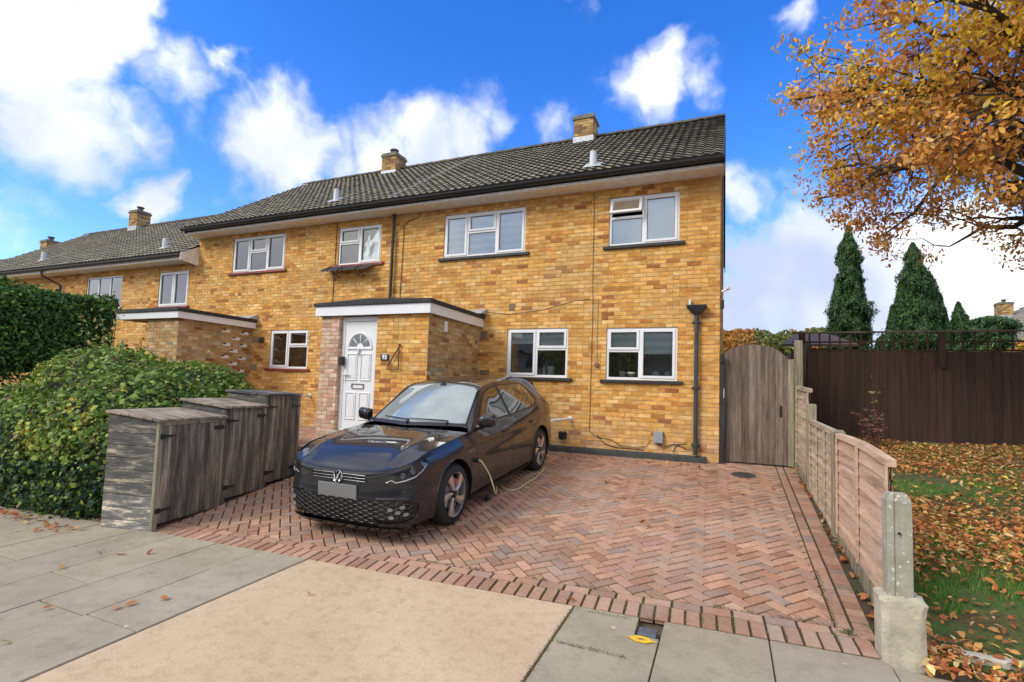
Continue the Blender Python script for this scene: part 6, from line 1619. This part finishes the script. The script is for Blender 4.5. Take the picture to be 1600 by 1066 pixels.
def low_shrub():
    rng = np.random.default_rng(18); bl = [((-12.2, -4.6, .1), (1.3, .9, .65)), ((-13.2, -5.2, .0), (1.0, .8, .7))]
    t = thing('shrub', 'low grey green shrub under the tall hedge at the far left', 'shrub', (-12.4, -4.8, -.4)); P, N = blob_points(bl, 320, rng, lambda P: P[:, 2] > -.4)
    V, F = leafcloud(P, .06, .6, .2, rng, N, .6); npmesh('foliage', V, F, [LEAF], t, colmix(len(P), [((.12, .15, .08), 3), ((.20, .20, .12), 2), ((.06, .10, .04), 2)], rng)); core(bl, t, .8)
low_shrub()

# ------------------------------------------------------------------ lawn: turf, grass blades, fallen leaves
def lawn():
    xs = [1.19+.12*i for i in range(100)]; ys = [-5.30+.12*i for i in range(66)]
    z = lambda x, y: lawn_z(x, y)
    mb = MB(); mb.grid([[(x, max(y, -5.18-.02*math.sin(x*3)) if y < -5.2 else y, z(x, y)) for y in ys] for x in xs])
    m, nt, b = _nodes('turf'); v = _coord(nt); n = _noise(nt, v, 1.7, 7, .7); f = _noise(nt, v, 40, 5, .7)
    c = _ramp(nt, n.outputs['Fac'], [(.36, (.13, .085, .04)), (.50, (.10, .13, .03)), (.66, (.07, .16, .025))])
    c = _mix(nt, c, _ramp(nt, f.outputs['Fac'], [(.3, (.55, .55, .55)), (.7, (1.4, 1.4, 1.4))]), 1.0, 'MULTIPLY')
    nt.links.new(c, b.inputs['Base Color']); b.inputs['Roughness'].default_value = 1; _bump(nt, b, f.outputs['Fac'], 1, .03)
    structure(obj('lawn', mb, [m], recalc=False))
    rng = np.random.default_rng(21)
    n = 110000; x = 1.25+(rng.random(n)**1.3)*6.0; y = -5.0+rng.random(n)**1.35*7.3
    dn = np.sin(x*2.3+y*1.1)+np.sin(x*1.1-y*2.7+2)+.8*np.sin(x*5.1+y*4.3); k = (dn > -.25) & (rng.random(n) < .9); x, y = x[k], y[k]; n = len(x)
    zz = np.array([lawn_z(a, b_) for a, b_ in zip(x, y)]); h = .022+.045*rng.random(n); a = rng.random(n)*6.283; w = .0035
    lean = rng.normal(size=(n, 2))*.018
    V = np.empty((n, 3, 3)); V[:, 0] = np.stack([x-w*np.cos(a), y-w*np.sin(a), zz-.005], 1); V[:, 1] = np.stack([x+w*np.cos(a), y+w*np.sin(a), zz-.005], 1); V[:, 2] = np.stack([x+lean[:, 0], y+lean[:, 1], zz+h], 1)
    o = npmesh('grass', V.reshape(-1, 3), np.arange(n*3).reshape(n, 3), [LEAF], None, colmix(n, [((.085, .24, .03), 4), ((.14, .30, .04), 3), ((.26, .30, .08), 1)], rng)); tag(o, 'short patchy green grass on the side lawn', 'grass', kind='stuff')
    n = 55000; x = 1.2+(rng.random(n)**1.2)*7.0; y = -5.34+rng.random(n)**1.15*7.7
    dn = np.sin(x*1.9+y*1.3+1)+np.sin(x*1.2-y*2.1); k = rng.random(n) < np.clip(.66+.36*dn, .10, 1); x, y = x[k], y[k]; n = len(x)
    zz = np.array([lawn_z(a, b_) for a, b_ in zip(x, y)])+.012+.03*rng.random(n)
    P = np.stack([x, y, zz], 1); N = np.tile([0, 0, 1.0], (n, 1)); V, F = leafcloud(P, .050*(.55+.9*rng.random(n)), .50, 0, rng, N, .45, .55, six=True)
    o = npmesh('fallen_leaves', V, F, [LEAF_DRY], None, colmix(n, [((.62, .24, .07), 32), ((.44, .15, .055), 22), ((.72, .38, .13), 22), ((.76, .56, .26), 12), ((.24, .10, .055), 9), ((.80, .62, .12), 4)], rng, .25)); tag(o, 'brown and orange leaves fallen over the side lawn', 'fallen leaves', kind='stuff')
    # leaves blown on to the paving, by the fence and under the ivy
    L_ = []; r = random.Random(6)
    for k in range(70): y = r.uniform(-5.0, .1); L_.append((1.085+r.gauss(0, .022), y, S_D*y+.012))
    for k in range(26): x_ = r.uniform(-2.7, -.0); y = -.22-abs(r.gauss(0, .22)); L_.append((x_, y, S_D*y+.012))
    for k in range(22): x_ = r.uniform(-1.5, .8); y = r.uniform(-3.6, -.4); L_.append((x_, y, S_D*y+.012))
    for k in range(120): x_ = r.uniform(-9.5, -5.95); y = -5.86-abs(r.gauss(0, .09)); L_.append((x_, y, pave_z(y)+.012+r.random()*.02))
    for k in range(10): x_ = r.uniform(-6.5, -2); y = r.uniform(-7.5, -6); L_.append((x_, y, pave_z(y)+.012))
    for (x_, y) in ((-5.9, -7.05), (-5.85, -7.15), (-.95, -5.28), (-4.66, -6.0)): L_.append((x_, y, pave_z(y)+.014))
    P = np.array(L_); n = len(P); N = np.tile([0, 0, 1.0], (n, 1)); V, F = leafcloud(P, .07, .5, 0, rng, N, .3, .35, six=True)
    o = npmesh('fallen_leaves', V, F, [LEAF_DRY], None, colmix(n, [((.45, .16, .05), 3), ((.55, .30, .10), 2), ((.30, .10, .05), 2), ((.55, .42, .20), 1)], rng)); tag(o, 'stray dry leaves on the drive and the footpath', 'fallen leaves', kind='stuff')
    # edging stone of the lawn
    mb = MB(); r = random.Random(3); x = 1.42
    while x < 9: mb.box(x, x+.85, -5.09+r.uniform(-.01, .01), -5.02, -.5, -.395+r.uniform(-.008, .008)); x += .86
    structure(obj('edging', mb, [CONC], bevel=.012))
    # moss and weeds in the joints
    L_ = []; r = random.Random(16)
    def run(a, b_, k, j=.012):
        for q in range(k): t = r.random(); x_, y_ = a[0]+(b_[0]-a[0])*t+r.gauss(0, j), a[1]+(b_[1]-a[1])*t+r.gauss(0, j); L_.append((x_, y_))
    run((-.91, -5.42), (-.91, -6.5), 260, .008); run((-.9, -5.885), (-.45, -5.885), 120, .006); run((-.9, -5.40), (-.5, -5.37), 60, .006); run((.80, -4.95), (.82, -4.0), 160, .008); run((.55, -4.9), (.8, -4.93), 40)
    for (cx, cy, k) in ((.86, -4.99, 170), (1.03, -4.85, 60), (1.04, -4.3, 50), (1.05, -2.9, 40), (-2.0, -5.2, 30), (-5.05, -6.17, 30)): 
        for q in range(k): L_.append((cx+r.gauss(0, .03), cy+r.gauss(0, .022)))
    for q in range(60):
        t0 = r.uniform(3.6, 6.2); j0 = .1035*round(t0/.1035)-1.3+1.3; uu = Vector((1, .0563)).normalized(); vv_ = Vector((-uu.y, uu.x)); a_ = Vector((-5.25, -5.57))+uu*(-1.3+.1035*round((t0+1.3)/.1035)-.001)
        for w_ in range(r.randrange(3, 16)): d_ = r.uniform(.01, .2); L_.append((a_.x+vv_.x*d_+r.gauss(0, .002), a_.y+vv_.y*d_))
    for q in range(900):
        x_ = r.uniform(-2.5, .8); L_.append((x_, edge_y(x_)+.307+r.gauss(0, .004))) if math.sin(x_*5)+math.sin(x_*13) > .3 else None
    P = np.array([(a, b_, (S_D*b_ if b_ > edge_y(a) else pave_z(b_))+.004+.012*r.random()) for a, b_ in L_]); n = len(P); N = np.tile([0, 0, 1.0], (n, 1)); V, F = leafcloud(P, .011, .6, 0, rng, N, .6)
    o = npmesh('moss', V, F, [LEAF], None, colmix(n, [((.08, .15, .025), 3), ((.13, .19, .03), 2), ((.05, .08, .02), 3)], rng)); tag(o, 'green moss and tiny weeds in the paving joints', 'moss', kind='stuff')
lawn()

# rose-like shrub on the lawn
def young_shrub():
    rng = np.random.default_rng(5); r = random.Random(5); t = thing('young_shrub', 'young shrub with purple tinted leaves growing on the lawn behind the lap fence', 'shrub', (2.5, 1.5, .25)); mb = MB(); LP = []; LC = []
    for k in range(9):
        b = Vector((2.5+r.uniform(-.06, .06), 1.5+r.uniform(-.1, .1), .22)); top = Vector((2.43+r.uniform(-.22, .24), 1.5+r.uniform(-.15, .15), r.uniform(.65, 1.2))) if k else Vector((2.42, 1.5, 1.24)); mid = (b+top)/2+Vector((r.uniform(-.05, .05), 0, .03)); mb.tube([b, mid, top], [.008, .006, .003], 5)
        for s in range(5):
            c = b+(top-b)*(.4+.6*s/4); a = r.uniform(0, 6.28); L_ = r.uniform(.10, .17); tip = c+Vector((math.cos(a)*L_, math.sin(a)*L_, .02)); mb.tube([c, tip], .002, 3)
            for q in range(6): LP.append(tuple(c+(tip-c)*(q/5)+Vector((r.uniform(-.02, .02), r.uniform(-.02, .02), r.uniform(-.015, .015))))); LC.append(1 if c.z > 1.0 else 0)
    obj('stems', mb, [plain('red stem', (.16, .06, .05), .7)], t); LP = np.array(LP); V, F = leafcloud(LP, .060, .55, .2, rng, np.tile([0, -.4, 1.0], (len(LP), 1)), .5, .2)
    col = colmix(len(LP), [((.24, .09, .09), 4), ((.32, .16, .14), 3), ((.12, .16, .06), 2)], rng); hi = np.array(LC) == 1; col[hi] = colmix(int(hi.sum()), [((.38, .38, .10), 3), ((.42, .30, .16), 1)], rng)
    npmesh('leaves', V, F, [LEAF], t, col)
young_shrub()

# ------------------------------------------------------------------ conifers behind the dark fence
def conifer(x, y, h, w, label, seed, dens=1.0, top_pow=.8, twin=False, loose=0.1, spires=()):
    rng = np.random.default_rng(seed); t = thing('conifer_tree', label, 'tree', (x, y, 0), 'conifers behind the dark fence'); n = int(34000*dens)
    u = rng.random(n)**.75; z = .3+(h-.3)*(1-u)*1.0; z = .3+(h-.3)*rng.random(n)**.85
    rad = w*np.clip(1-((z-.3)/(h-.3)), 0, 1)**top_pow*np.clip(.75+.5*(z/h), 0, 1); a = rng.random(n)*6.283
    rad = rad*(1+.20*np.sin(z*3.3+seed*1.7)+.12*np.sin(z*7.1+seed)); lump = 1+.18*np.sin(a*3+z*4.2)+.15*np.sin(a*7-z*6.5)+.14*np.sin(z*11+a*2)+.10*np.sin(z*19-a*5)+loose*rng.normal(size=n)
    gap = np.sin(a*4.3+z*2.9+seed)*np.sin(z*5.7-a*2+seed*2); rr = rad*lump*(1-.30*rng.random(n)**2)*np.where(gap > .45, .74, 1.0)*(1+.12*(rng.random(n) > .93)); P = np.stack([x+rr*np.cos(a), y+rr*np.sin(a), z+.12*rr/w], 1)
    for (sx, sh, sw) in spires:      # side leaders that break up the outline
        m = int(n*.16); zz = sh*.45+(sh-sh*.45)*rng.random(m)**.9; q = sw*np.clip(1-(zz-sh*.45)/(sh*.55), 0, 1)**.8*(1+.2*rng.normal(size=m)); b_ = rng.random(m)*6.283
        P = np.vstack([P, np.stack([x+sx+q*np.cos(b_), y+.3*sx+q*np.sin(b_), zz], 1)]); a = np.concatenate([a, b_]); n += m
    N = np.stack([np.cos(a), np.sin(a), .8+0*a], 1); V, F = leafcloud(P, .125, .20, -1.8, rng, N, .8, .3)
    npmesh('foliage', V, F, [LEAF], t, colmix(n, [((.045, .11, .036), 4), ((.075, .165, .045), 3), ((.022, .06, .022), 3), ((.14, .23, .06), 1.4)], rng, .3))
    mb = MB(); mb.lathe((x, y, .2), (0, 0, 1), [(0, w*.55), (h*.35, w*.55), (h*.7, w*.26), (h*.9, .03)], 12); obj('inner_twigs', mb, [DARKLEAF], t)
    mb = MB(); mb.tube([(x, y, -.1), (x, y, h*.5)], [.12, .05], 8); obj('trunk', mb, [BARK], t)
conifer(3.52, 9, 6.4, .66, 'tall narrow conifer, the leftmost behind the dark fence', 31, 1.3, .62, spires=((.28, 5.2, .3), (-.3, 4.9, .32), (.1, 5.9, .25)))
conifer(5.12, 9, 5.75, .62, 'broad mid height conifer in the middle of those behind the dark fence', 32, 1.1, .62, loose=.2, spires=((.30, 5.0, .3), (-.34, 4.6, .34), (-.15, 5.3, .26), (.5, 4.3, .3), (-.55, 3.9, .3)))
conifer(5.60, 9.4, 4.95, .50, 'shorter conifer pressed against the right side of the broad one', 33, .8, .6, loose=.2, spires=((.3, 4.3, .25), (.4, 3.9, .25)))
conifer(6.15, 9, 3.95, .42, 'small dark spiky conifer right of the broad one', 34, .5, .7, loose=.25, spires=((.2, 3.6, .2), (-.25, 3.4, .2)))
conifer(6.45, 8, 3.35, 1.0, 'low rounded bluish conifer beneath the distant chimney', 35, 1.0, .35, loose=.1)
conifer(4.35, 8.6, 3.0, .55, 'short dark conifer filling the gap between the two tallest', 36, .7, .5)

# autumn shrub beyond the trellis at the right
rng_ = np.random.default_rng(41); bl = [((6.9, 6.2, 1.6), (1.1, .8, 1.15)), ((8.6, 6.6, 1.7), (1.2, .8, 1.1))]
t = thing('autumn_shrub', 'yellow and orange autumn shrub seen through the trellis at the far right', 'shrub', (7.4, 6.3, .2)); P, N = blob_points(bl, 260, rng_); V, F = leafcloud(P, .10, .6, .2, rng_, N, .7)
npmesh('foliage', V, F, [LEAF_DRY], t, colmix(len(P), [((.60, .36, .05), 4), ((.55, .20, .04), 2), ((.40, .08, .05), 1), ((.30, .32, .06), 2)], rng_)); core(bl, t, .8)

# distant woods
def woods():
    rng = np.random.default_rng(51); bl = []; r = random.Random(51)
    for k in range(25): x = -14+k*1.0+r.uniform(-.6, .6); R_ = r.uniform(2.2, 3.4); bl.append(((x, 62+r.uniform(-5, 5), r.uniform(3.2, 5.0)+2.3), (R_, R_, R_*r.uniform(.9, 1.15))))
    P, N = blob_points(bl, 40, rng, depth=.3); n = len(P); V, F = leafcloud(P, .42, .6, 0, rng, N, .8)
    pn = np.sin(P[:, 0]*.9)+np.sin(P[:, 0]*.37+2)+.5*np.sin(P[:, 2]*1.3); col = colmix(n, [((.42, .20, .04), 3), ((.50, .27, .05), 3), ((.32, .15, .05), 2)], rng); g = pn < -.1; col[g] = colmix(int(g.sum()), [((.16, .20, .05), 3), ((.26, .25, .06), 2), ((.10, .12, .04), 2)], rng)
    o = npmesh('distant_woods', V, F, [LEAF_DRY], None, col); tag(o, 'distant belt of orange and green autumn trees above the gate', 'woods', kind='stuff')
    c = core(bl, None, .85, plain('woods shade', (.10, .08, .035), 1, var=.5, scale=.6), 'distant_wood_cores'); tag(c, 'inner mass of the distant belt of trees', 'woods', kind='stuff')
woods()

# garden shed roof beyond the gate
t = thing('garden_shed', 'small brick outbuilding with a shallow brown roof just beyond the arched gate', 'shed', (2.2, 5.5, 0)); mb = MB()
brick_wall('shed_wall', (1.62, 4.4, 0), (1, 0, 0), (0, -1, 0), 1.05, 0, 2.27, [], [((.30, .12, .07), 3), ((.36, .16, .10), 2)], t, 71)
mb = MB(); mb.quadbox([(1.25, 4.0, 2.28), (2.75, 4.0, 2.28), (2.75, 7.5, 2.66), (1.9, 7.5, 2.66), (1.25, 4.0, 2.33), (2.75, 4.0, 2.33), (2.75, 7.5, 2.95), (1.9, 7.5, 2.95)]); obj('roof', mb, [plain('brown shed roof', (.10, .06, .045), .8, var=.4, scale=6)], t)
mb = MB(); mb.box(1.64, 2.66, 4.42, 7.3, 0, 2.27); obj('walls', mb, [plain('shed brick', (.2, .1, .06), .9)], t)

# far houses at the right
def far_house(x0, x1, y, ridge, slope_w, chims, label, seed):
    t = thing('far_house', label, 'house', ((x0+x1)/2, y, 0), 'houses beyond the dark fence'); e = ridge-2.5
    mb = MB(); mb.box(x0, x1, y+.3, y+7, -.5, e); obj('wall', mb, [plain('far brick', (.40, .28, .16), .9, var=.2)], t)
    mb = MB(); n = 15; r = random.Random(seed)
    for k in range(n):
        a, b_ = k/n, (k+1)/n+.01; tone = r.uniform(.8, 1.2); mb.col = (.20*tone, .185*tone, .16*tone); h = .06
        for sgn in (0, 1):
            Y = lambda q: y+3.6*q if not sgn else y+7.3-3.6*q
            mb.poly([(x0+slope_w*a, Y(a), e+(ridge-e)*a+h), (x1, Y(a), e+(ridge-e)*a+h), (x1, Y(b_), e+(ridge-e)*b_), (x0+slope_w*b_, Y(b_), e+(ridge-e)*b_)])
            mb.poly([(x0+slope_w*a, Y(a), e+(ridge-e)*a-.03), (x1, Y(a), e+(ridge-e)*a-.03), (x1, Y(a), e+(ridge-e)*a+h), (x0+slope_w*a, Y(a), e+(ridge-e)*a+h)])
        mb.poly([(x0+slope_w*a, y+3.6*a, e+(ridge-e)*a), (x0+slope_w*b_, y+3.6*b_, e+(ridge-e)*b_), (x0+slope_w*b_, y+7.3-3.6*b_, e+(ridge-e)*b_), (x0+slope_w*a, y+7.3-3.6*a, e+(ridge-e)*a)])
    R_ = obj('roof', mb, [ROOF], t, recalc=False)
    for (cx, z1) in chims: chimney(cx, y+3.3, .62, .62, ridge-1.0, z1, t, seed, pot=True)
far_house(12.55, 24, 25, 7.0, 3.6, [(14.65, 6.95)], 'pale tiled roof with a yellow brick chimney at the right edge beyond the dark fence', 81)
far_house(16.5, 27, 38, 7.1, 1.5, [(17.2, 8.0)], 'further tiled roof whose chimney shows above the low rounded conifer', 82)

# ------------------------------------------------------------------ the big autumn tree
def autumn_tree():
    rng = np.random.default_rng(91); r = random.Random(91)
    CX, CY, CZ = 4.75, -1.2, 5.35; RX, RY, RZ = 4.0, 3.5, 2.95
    t = thing('autumn_tree', 'large spreading tree with orange and yellow autumn leaves over the side lawn', 'tree', (CX, CY, 0))
    mb = MB(); tips = []
    trunk = [Vector((CX, CY, -.1)), Vector((CX+.03, CY, 1.2)), Vector((CX-.05, CY+.05, 2.4)), Vector((CX, CY, 3.6)), Vector((CX+.05, CY, 5.2)), Vector((CX, CY+.1, 7.0))]
    mb.tube(trunk, [.24, .20, .17, .13, .09, .04], 12)
    def limb(a, b_, r0, r1, sag, segs=7):
        L_ = (b_-a).length; P = []
        j = [Vector((r.uniform(-1, 1), r.uniform(-1, 1), r.uniform(-1, 1)))*L_*.035 for _ in range(segs+1)]
        for k in range(segs+1): f = k/segs; P.append(a+(b_-a)*f+Vector((0, 0, sag*math.sin(math.pi*f)))+(j[k] if 0 < k < segs else Vector((0, 0, 0))))
        R_ = [r0+(r1-r0)*(k/segs)**.8 for k in range(segs+1)]; mb.tube(P, R_, 7 if r0 > .03 else 4, caps=False); return P, R_
    def inside(p, k=1.0): return ((p.x-CX)/RX)**2+((p.y-CY)/RY)**2+((p.z-CZ)/RZ)**2 < k
    def surf():
        while True:
            d = Vector((r.gauss(0, 1), r.gauss(0, 1), r.gauss(0, .9))).normalized(); return Vector((CX+RX*d.x*r.uniform(.88, 1.0), CY+RY*d.y*r.uniform(.88, 1.0), CZ+RZ*d.z*r.uniform(.88, 1.0)))
    limbs = []
    for k in range(40):
        tgt = surf(); 
        if k < 22: tgt.x = CX-abs(tgt.x-CX)
        zz = 2.3+4.0*r.random()**1.0; zz = min(zz, tgt.z+.9); zz = max(zz, 2.0)
        f = max(0, min(1, (zz+.1)/7.1)); a = Vector((CX, CY, zz)); P, R_ = limb(a, tgt, r.uniform(.06, .11), .012, .35 if tgt.z > 4.2 else .55, 9); limbs.append((P, R_))
    subs = []
    for (P, R_) in limbs:
        for k in range(15):
            i = r.randrange(3, len(P)); q = P[i]; d = Vector((r.gauss(0, 1), r.gauss(0, 1), r.gauss(-.1, .65))).normalized(); dirn = (P[i]-P[i-1]).normalized(); e_ = q+(d*.8+dirn*.9)*r.uniform(.45, .95)
            if not inside(e_, 1.12): continue
            S, _ = limb(q, e_, max(.010, R_[i]*.5), .004, .05, 5); subs.append(S)
    for S in subs+[P[-4:] for P, _ in limbs]:
        for k in range(6):
            i = r.randrange(1, len(S)); q = S[i]; d = Vector((r.gauss(0, 1), r.gauss(0, 1), r.gauss(-.05, .7))).normalized(); e_ = q+d*r.uniform(.15, .40)
            limb(q, e_, .005, .002, .02, 2); tips.append(e_)
        tips.append(S[-1])
    obj('branches', mb, [BARK], t, recalc=False)
    T = np.array([tuple(p) for p in tips]); 
    # clumps of drooping leaves at the twig ends; some twigs are already bare
    bare = np.sin(T[:, 0]*2.1+T[:, 2]*1.7)+np.sin(T[:, 1]*2.4+T[:, 2]*2.9+1); keep = rng.random(len(T)) < np.where(bare > .5, .16, .92); keep &= rng.random(len(T)) < np.where(T[:, 2] < 3.7, .75, 1.0); T = T[keep]
    k = 27; P = np.repeat(T, k, axis=0); off = rng.normal(size=P.shape)*np.array([.085, .085, .075]); off[:, 2] -= .05; P = P+off
    V, F = leafcloud(P, .070, .46, 1.1, rng, None, .6, .4, six=True)
    pn = np.sin(T[:, 0]*1.5+T[:, 1]*.8)+np.sin(T[:, 2]*2.0+T[:, 0]*.9+1)+.8*rng.normal(size=len(T)); yel = np.repeat(pn > 1.0, k)
    col = colmix(len(P), [((.72, .32, .07), 34), ((.78, .43, .09), 28), ((.52, .20, .05), 16), ((.72, .50, .18), 12), ((.36, .25, .09), 6)], rng, .22); m = yel & (rng.random(len(P)) < .85)
    col[m] = colmix(int(m.sum()), [((.85, .60, .05), 4), ((.80, .52, .07), 3), ((.70, .55, .15), 1)], rng)
    npmesh('foliage', V, F, [LEAF_DRY], t, col)
    print('autumn tree leaves', len(P), 'tips', len(T))
autumn_tree()

# charging cable and its cap
S0 = CAR.matrix_world @ Vector((-.46, .905, .60))
pts = [S0, S0+Vector((.05, .02, -.02)), S0+Vector((.12, .10, -.18)), S0+Vector((.15, .22, -.40))]+[Vector(p) for p in [(-2.859, -2.453, -0.204), (-2.692, -2.67, -0.223), (-2.537, -2.79, -0.233), (-2.445, -2.702, -0.226), (-2.44, -2.388, -0.198), (-2.43, -2.005, -0.164), (-2.501, -1.436, -0.114)]]
def smooth_pts(p, k=6): 
    return [cr(p, i/k) for i in range((len(p)-1)*k+1)]
mb = MB(); mb.tube(smooth_pts(pts), .0078, 8); o = obj('charging_cable', mb, [plain('pale yellow cable', (.62, .58, .30), .45, var=.08)], smooth=True); tag(o, 'pale yellow charging cable looping from the front wing of the car over the paving', 'cable')
mb = MB(); mb.lathe(S0-Vector((.03, 0, 0)), (1, 0, 0), [(0, .026), (.045, .024), (.05, .016)], 12); obj('plug', mb, [BLACK_P], o)
cp = Vector((-2.608, -3.265, -0.275)); mb = MB(); mb.lathe(cp+Vector((0, 0, .03)), (.5, -.4, .3), [(-.035, .030), (.03, .034), (.04, .02)], 12); mb.tube([cp+Vector((0, 0, .03)), cp+Vector((-.02, .1, .05)), cp+Vector((-.04, .16, .015))], .006, 5)
o = obj('plug_cap', mb, [BLACK_P]); tag(o, 'small black plug cap lying on the paving beneath the car door', 'cap')

# ------------------------------------------------------------------ the other side of the street, mirrored in the panes
def across():
    t = thing('opposite_house', 'pale terrace across the street, visible only mirrored in the ground floor panes', 'house', (-5, -34, 0))
    mb = MB(); mb.box(-22, 12, -38, -32, -.7, 4.4); obj('wall', mb, [plain('opposite brick', (.32, .24, .15), .9, var=.25)], t)
    mb = MB(); mb.prism([(-22.3, -31.5, 4.3), (-22.3, -38.5, 4.3), (-22.3, -35, 6.9)], (0, 0, 0), (34.6, 0, 0)); obj('roof', mb, [plain('opposite roof', (.07, .06, .05), .9, var=.3)], t)
    for k in range(8):
        for z in (.6, 3.0): mb = MB(); mb.box(-20+k*4.1, -18.3+k*4.1, -31.98, -31.94, z, z+1.1); obj('window', mb, [plain('opposite pane', (.03, .035, .04), .1)], t)
    rng = np.random.default_rng(61); r = random.Random(61)
    t = thing('street_tree', 'leafy tree across the street, visible only mirrored in the panes', 'tree', (-9, -25, 0)); bl = [((-9, -25, 4.2), (3.2, 2.6, 2.8)), ((-7, -25.5, 3.4), (2.2, 2, 1.9))]
    P, N = blob_points(bl, 60, rng, depth=.4); V, F = leafcloud(P, .22, .6, .3, rng, N, .8); npmesh('foliage', V, F, [LEAF], t, colmix(len(P), [((.10, .13, .03), 3), ((.30, .20, .05), 2)], rng)); mb = MB(); mb.tube([(-9, -25, -.7), (-9, -25, 3.5)], [.3, .18], 8); obj('trunk', mb, [BARK], t)
    t = thing('front_hedge', 'dark hedge across the street, visible only mirrored in the panes', 'hedge', (-5, -21, -.6)); n = 9000; P = np.stack([-24+40*rng.random(n), -21.4+.8*rng.random(n), -.6+1.6*rng.random(n)], 1); V, F = leafcloud(P, .16, .7, 0, rng); npmesh('foliage', V, F, [LEAF], t, colmix(n, [((.05, .09, .03), 3), ((.03, .06, .02), 2)], rng)); mb = MB(); mb.box(-24, 16, -21.3, -20.7, -.6, .9); obj('inner_twigs', mb, [DARKLEAF], t)
across()
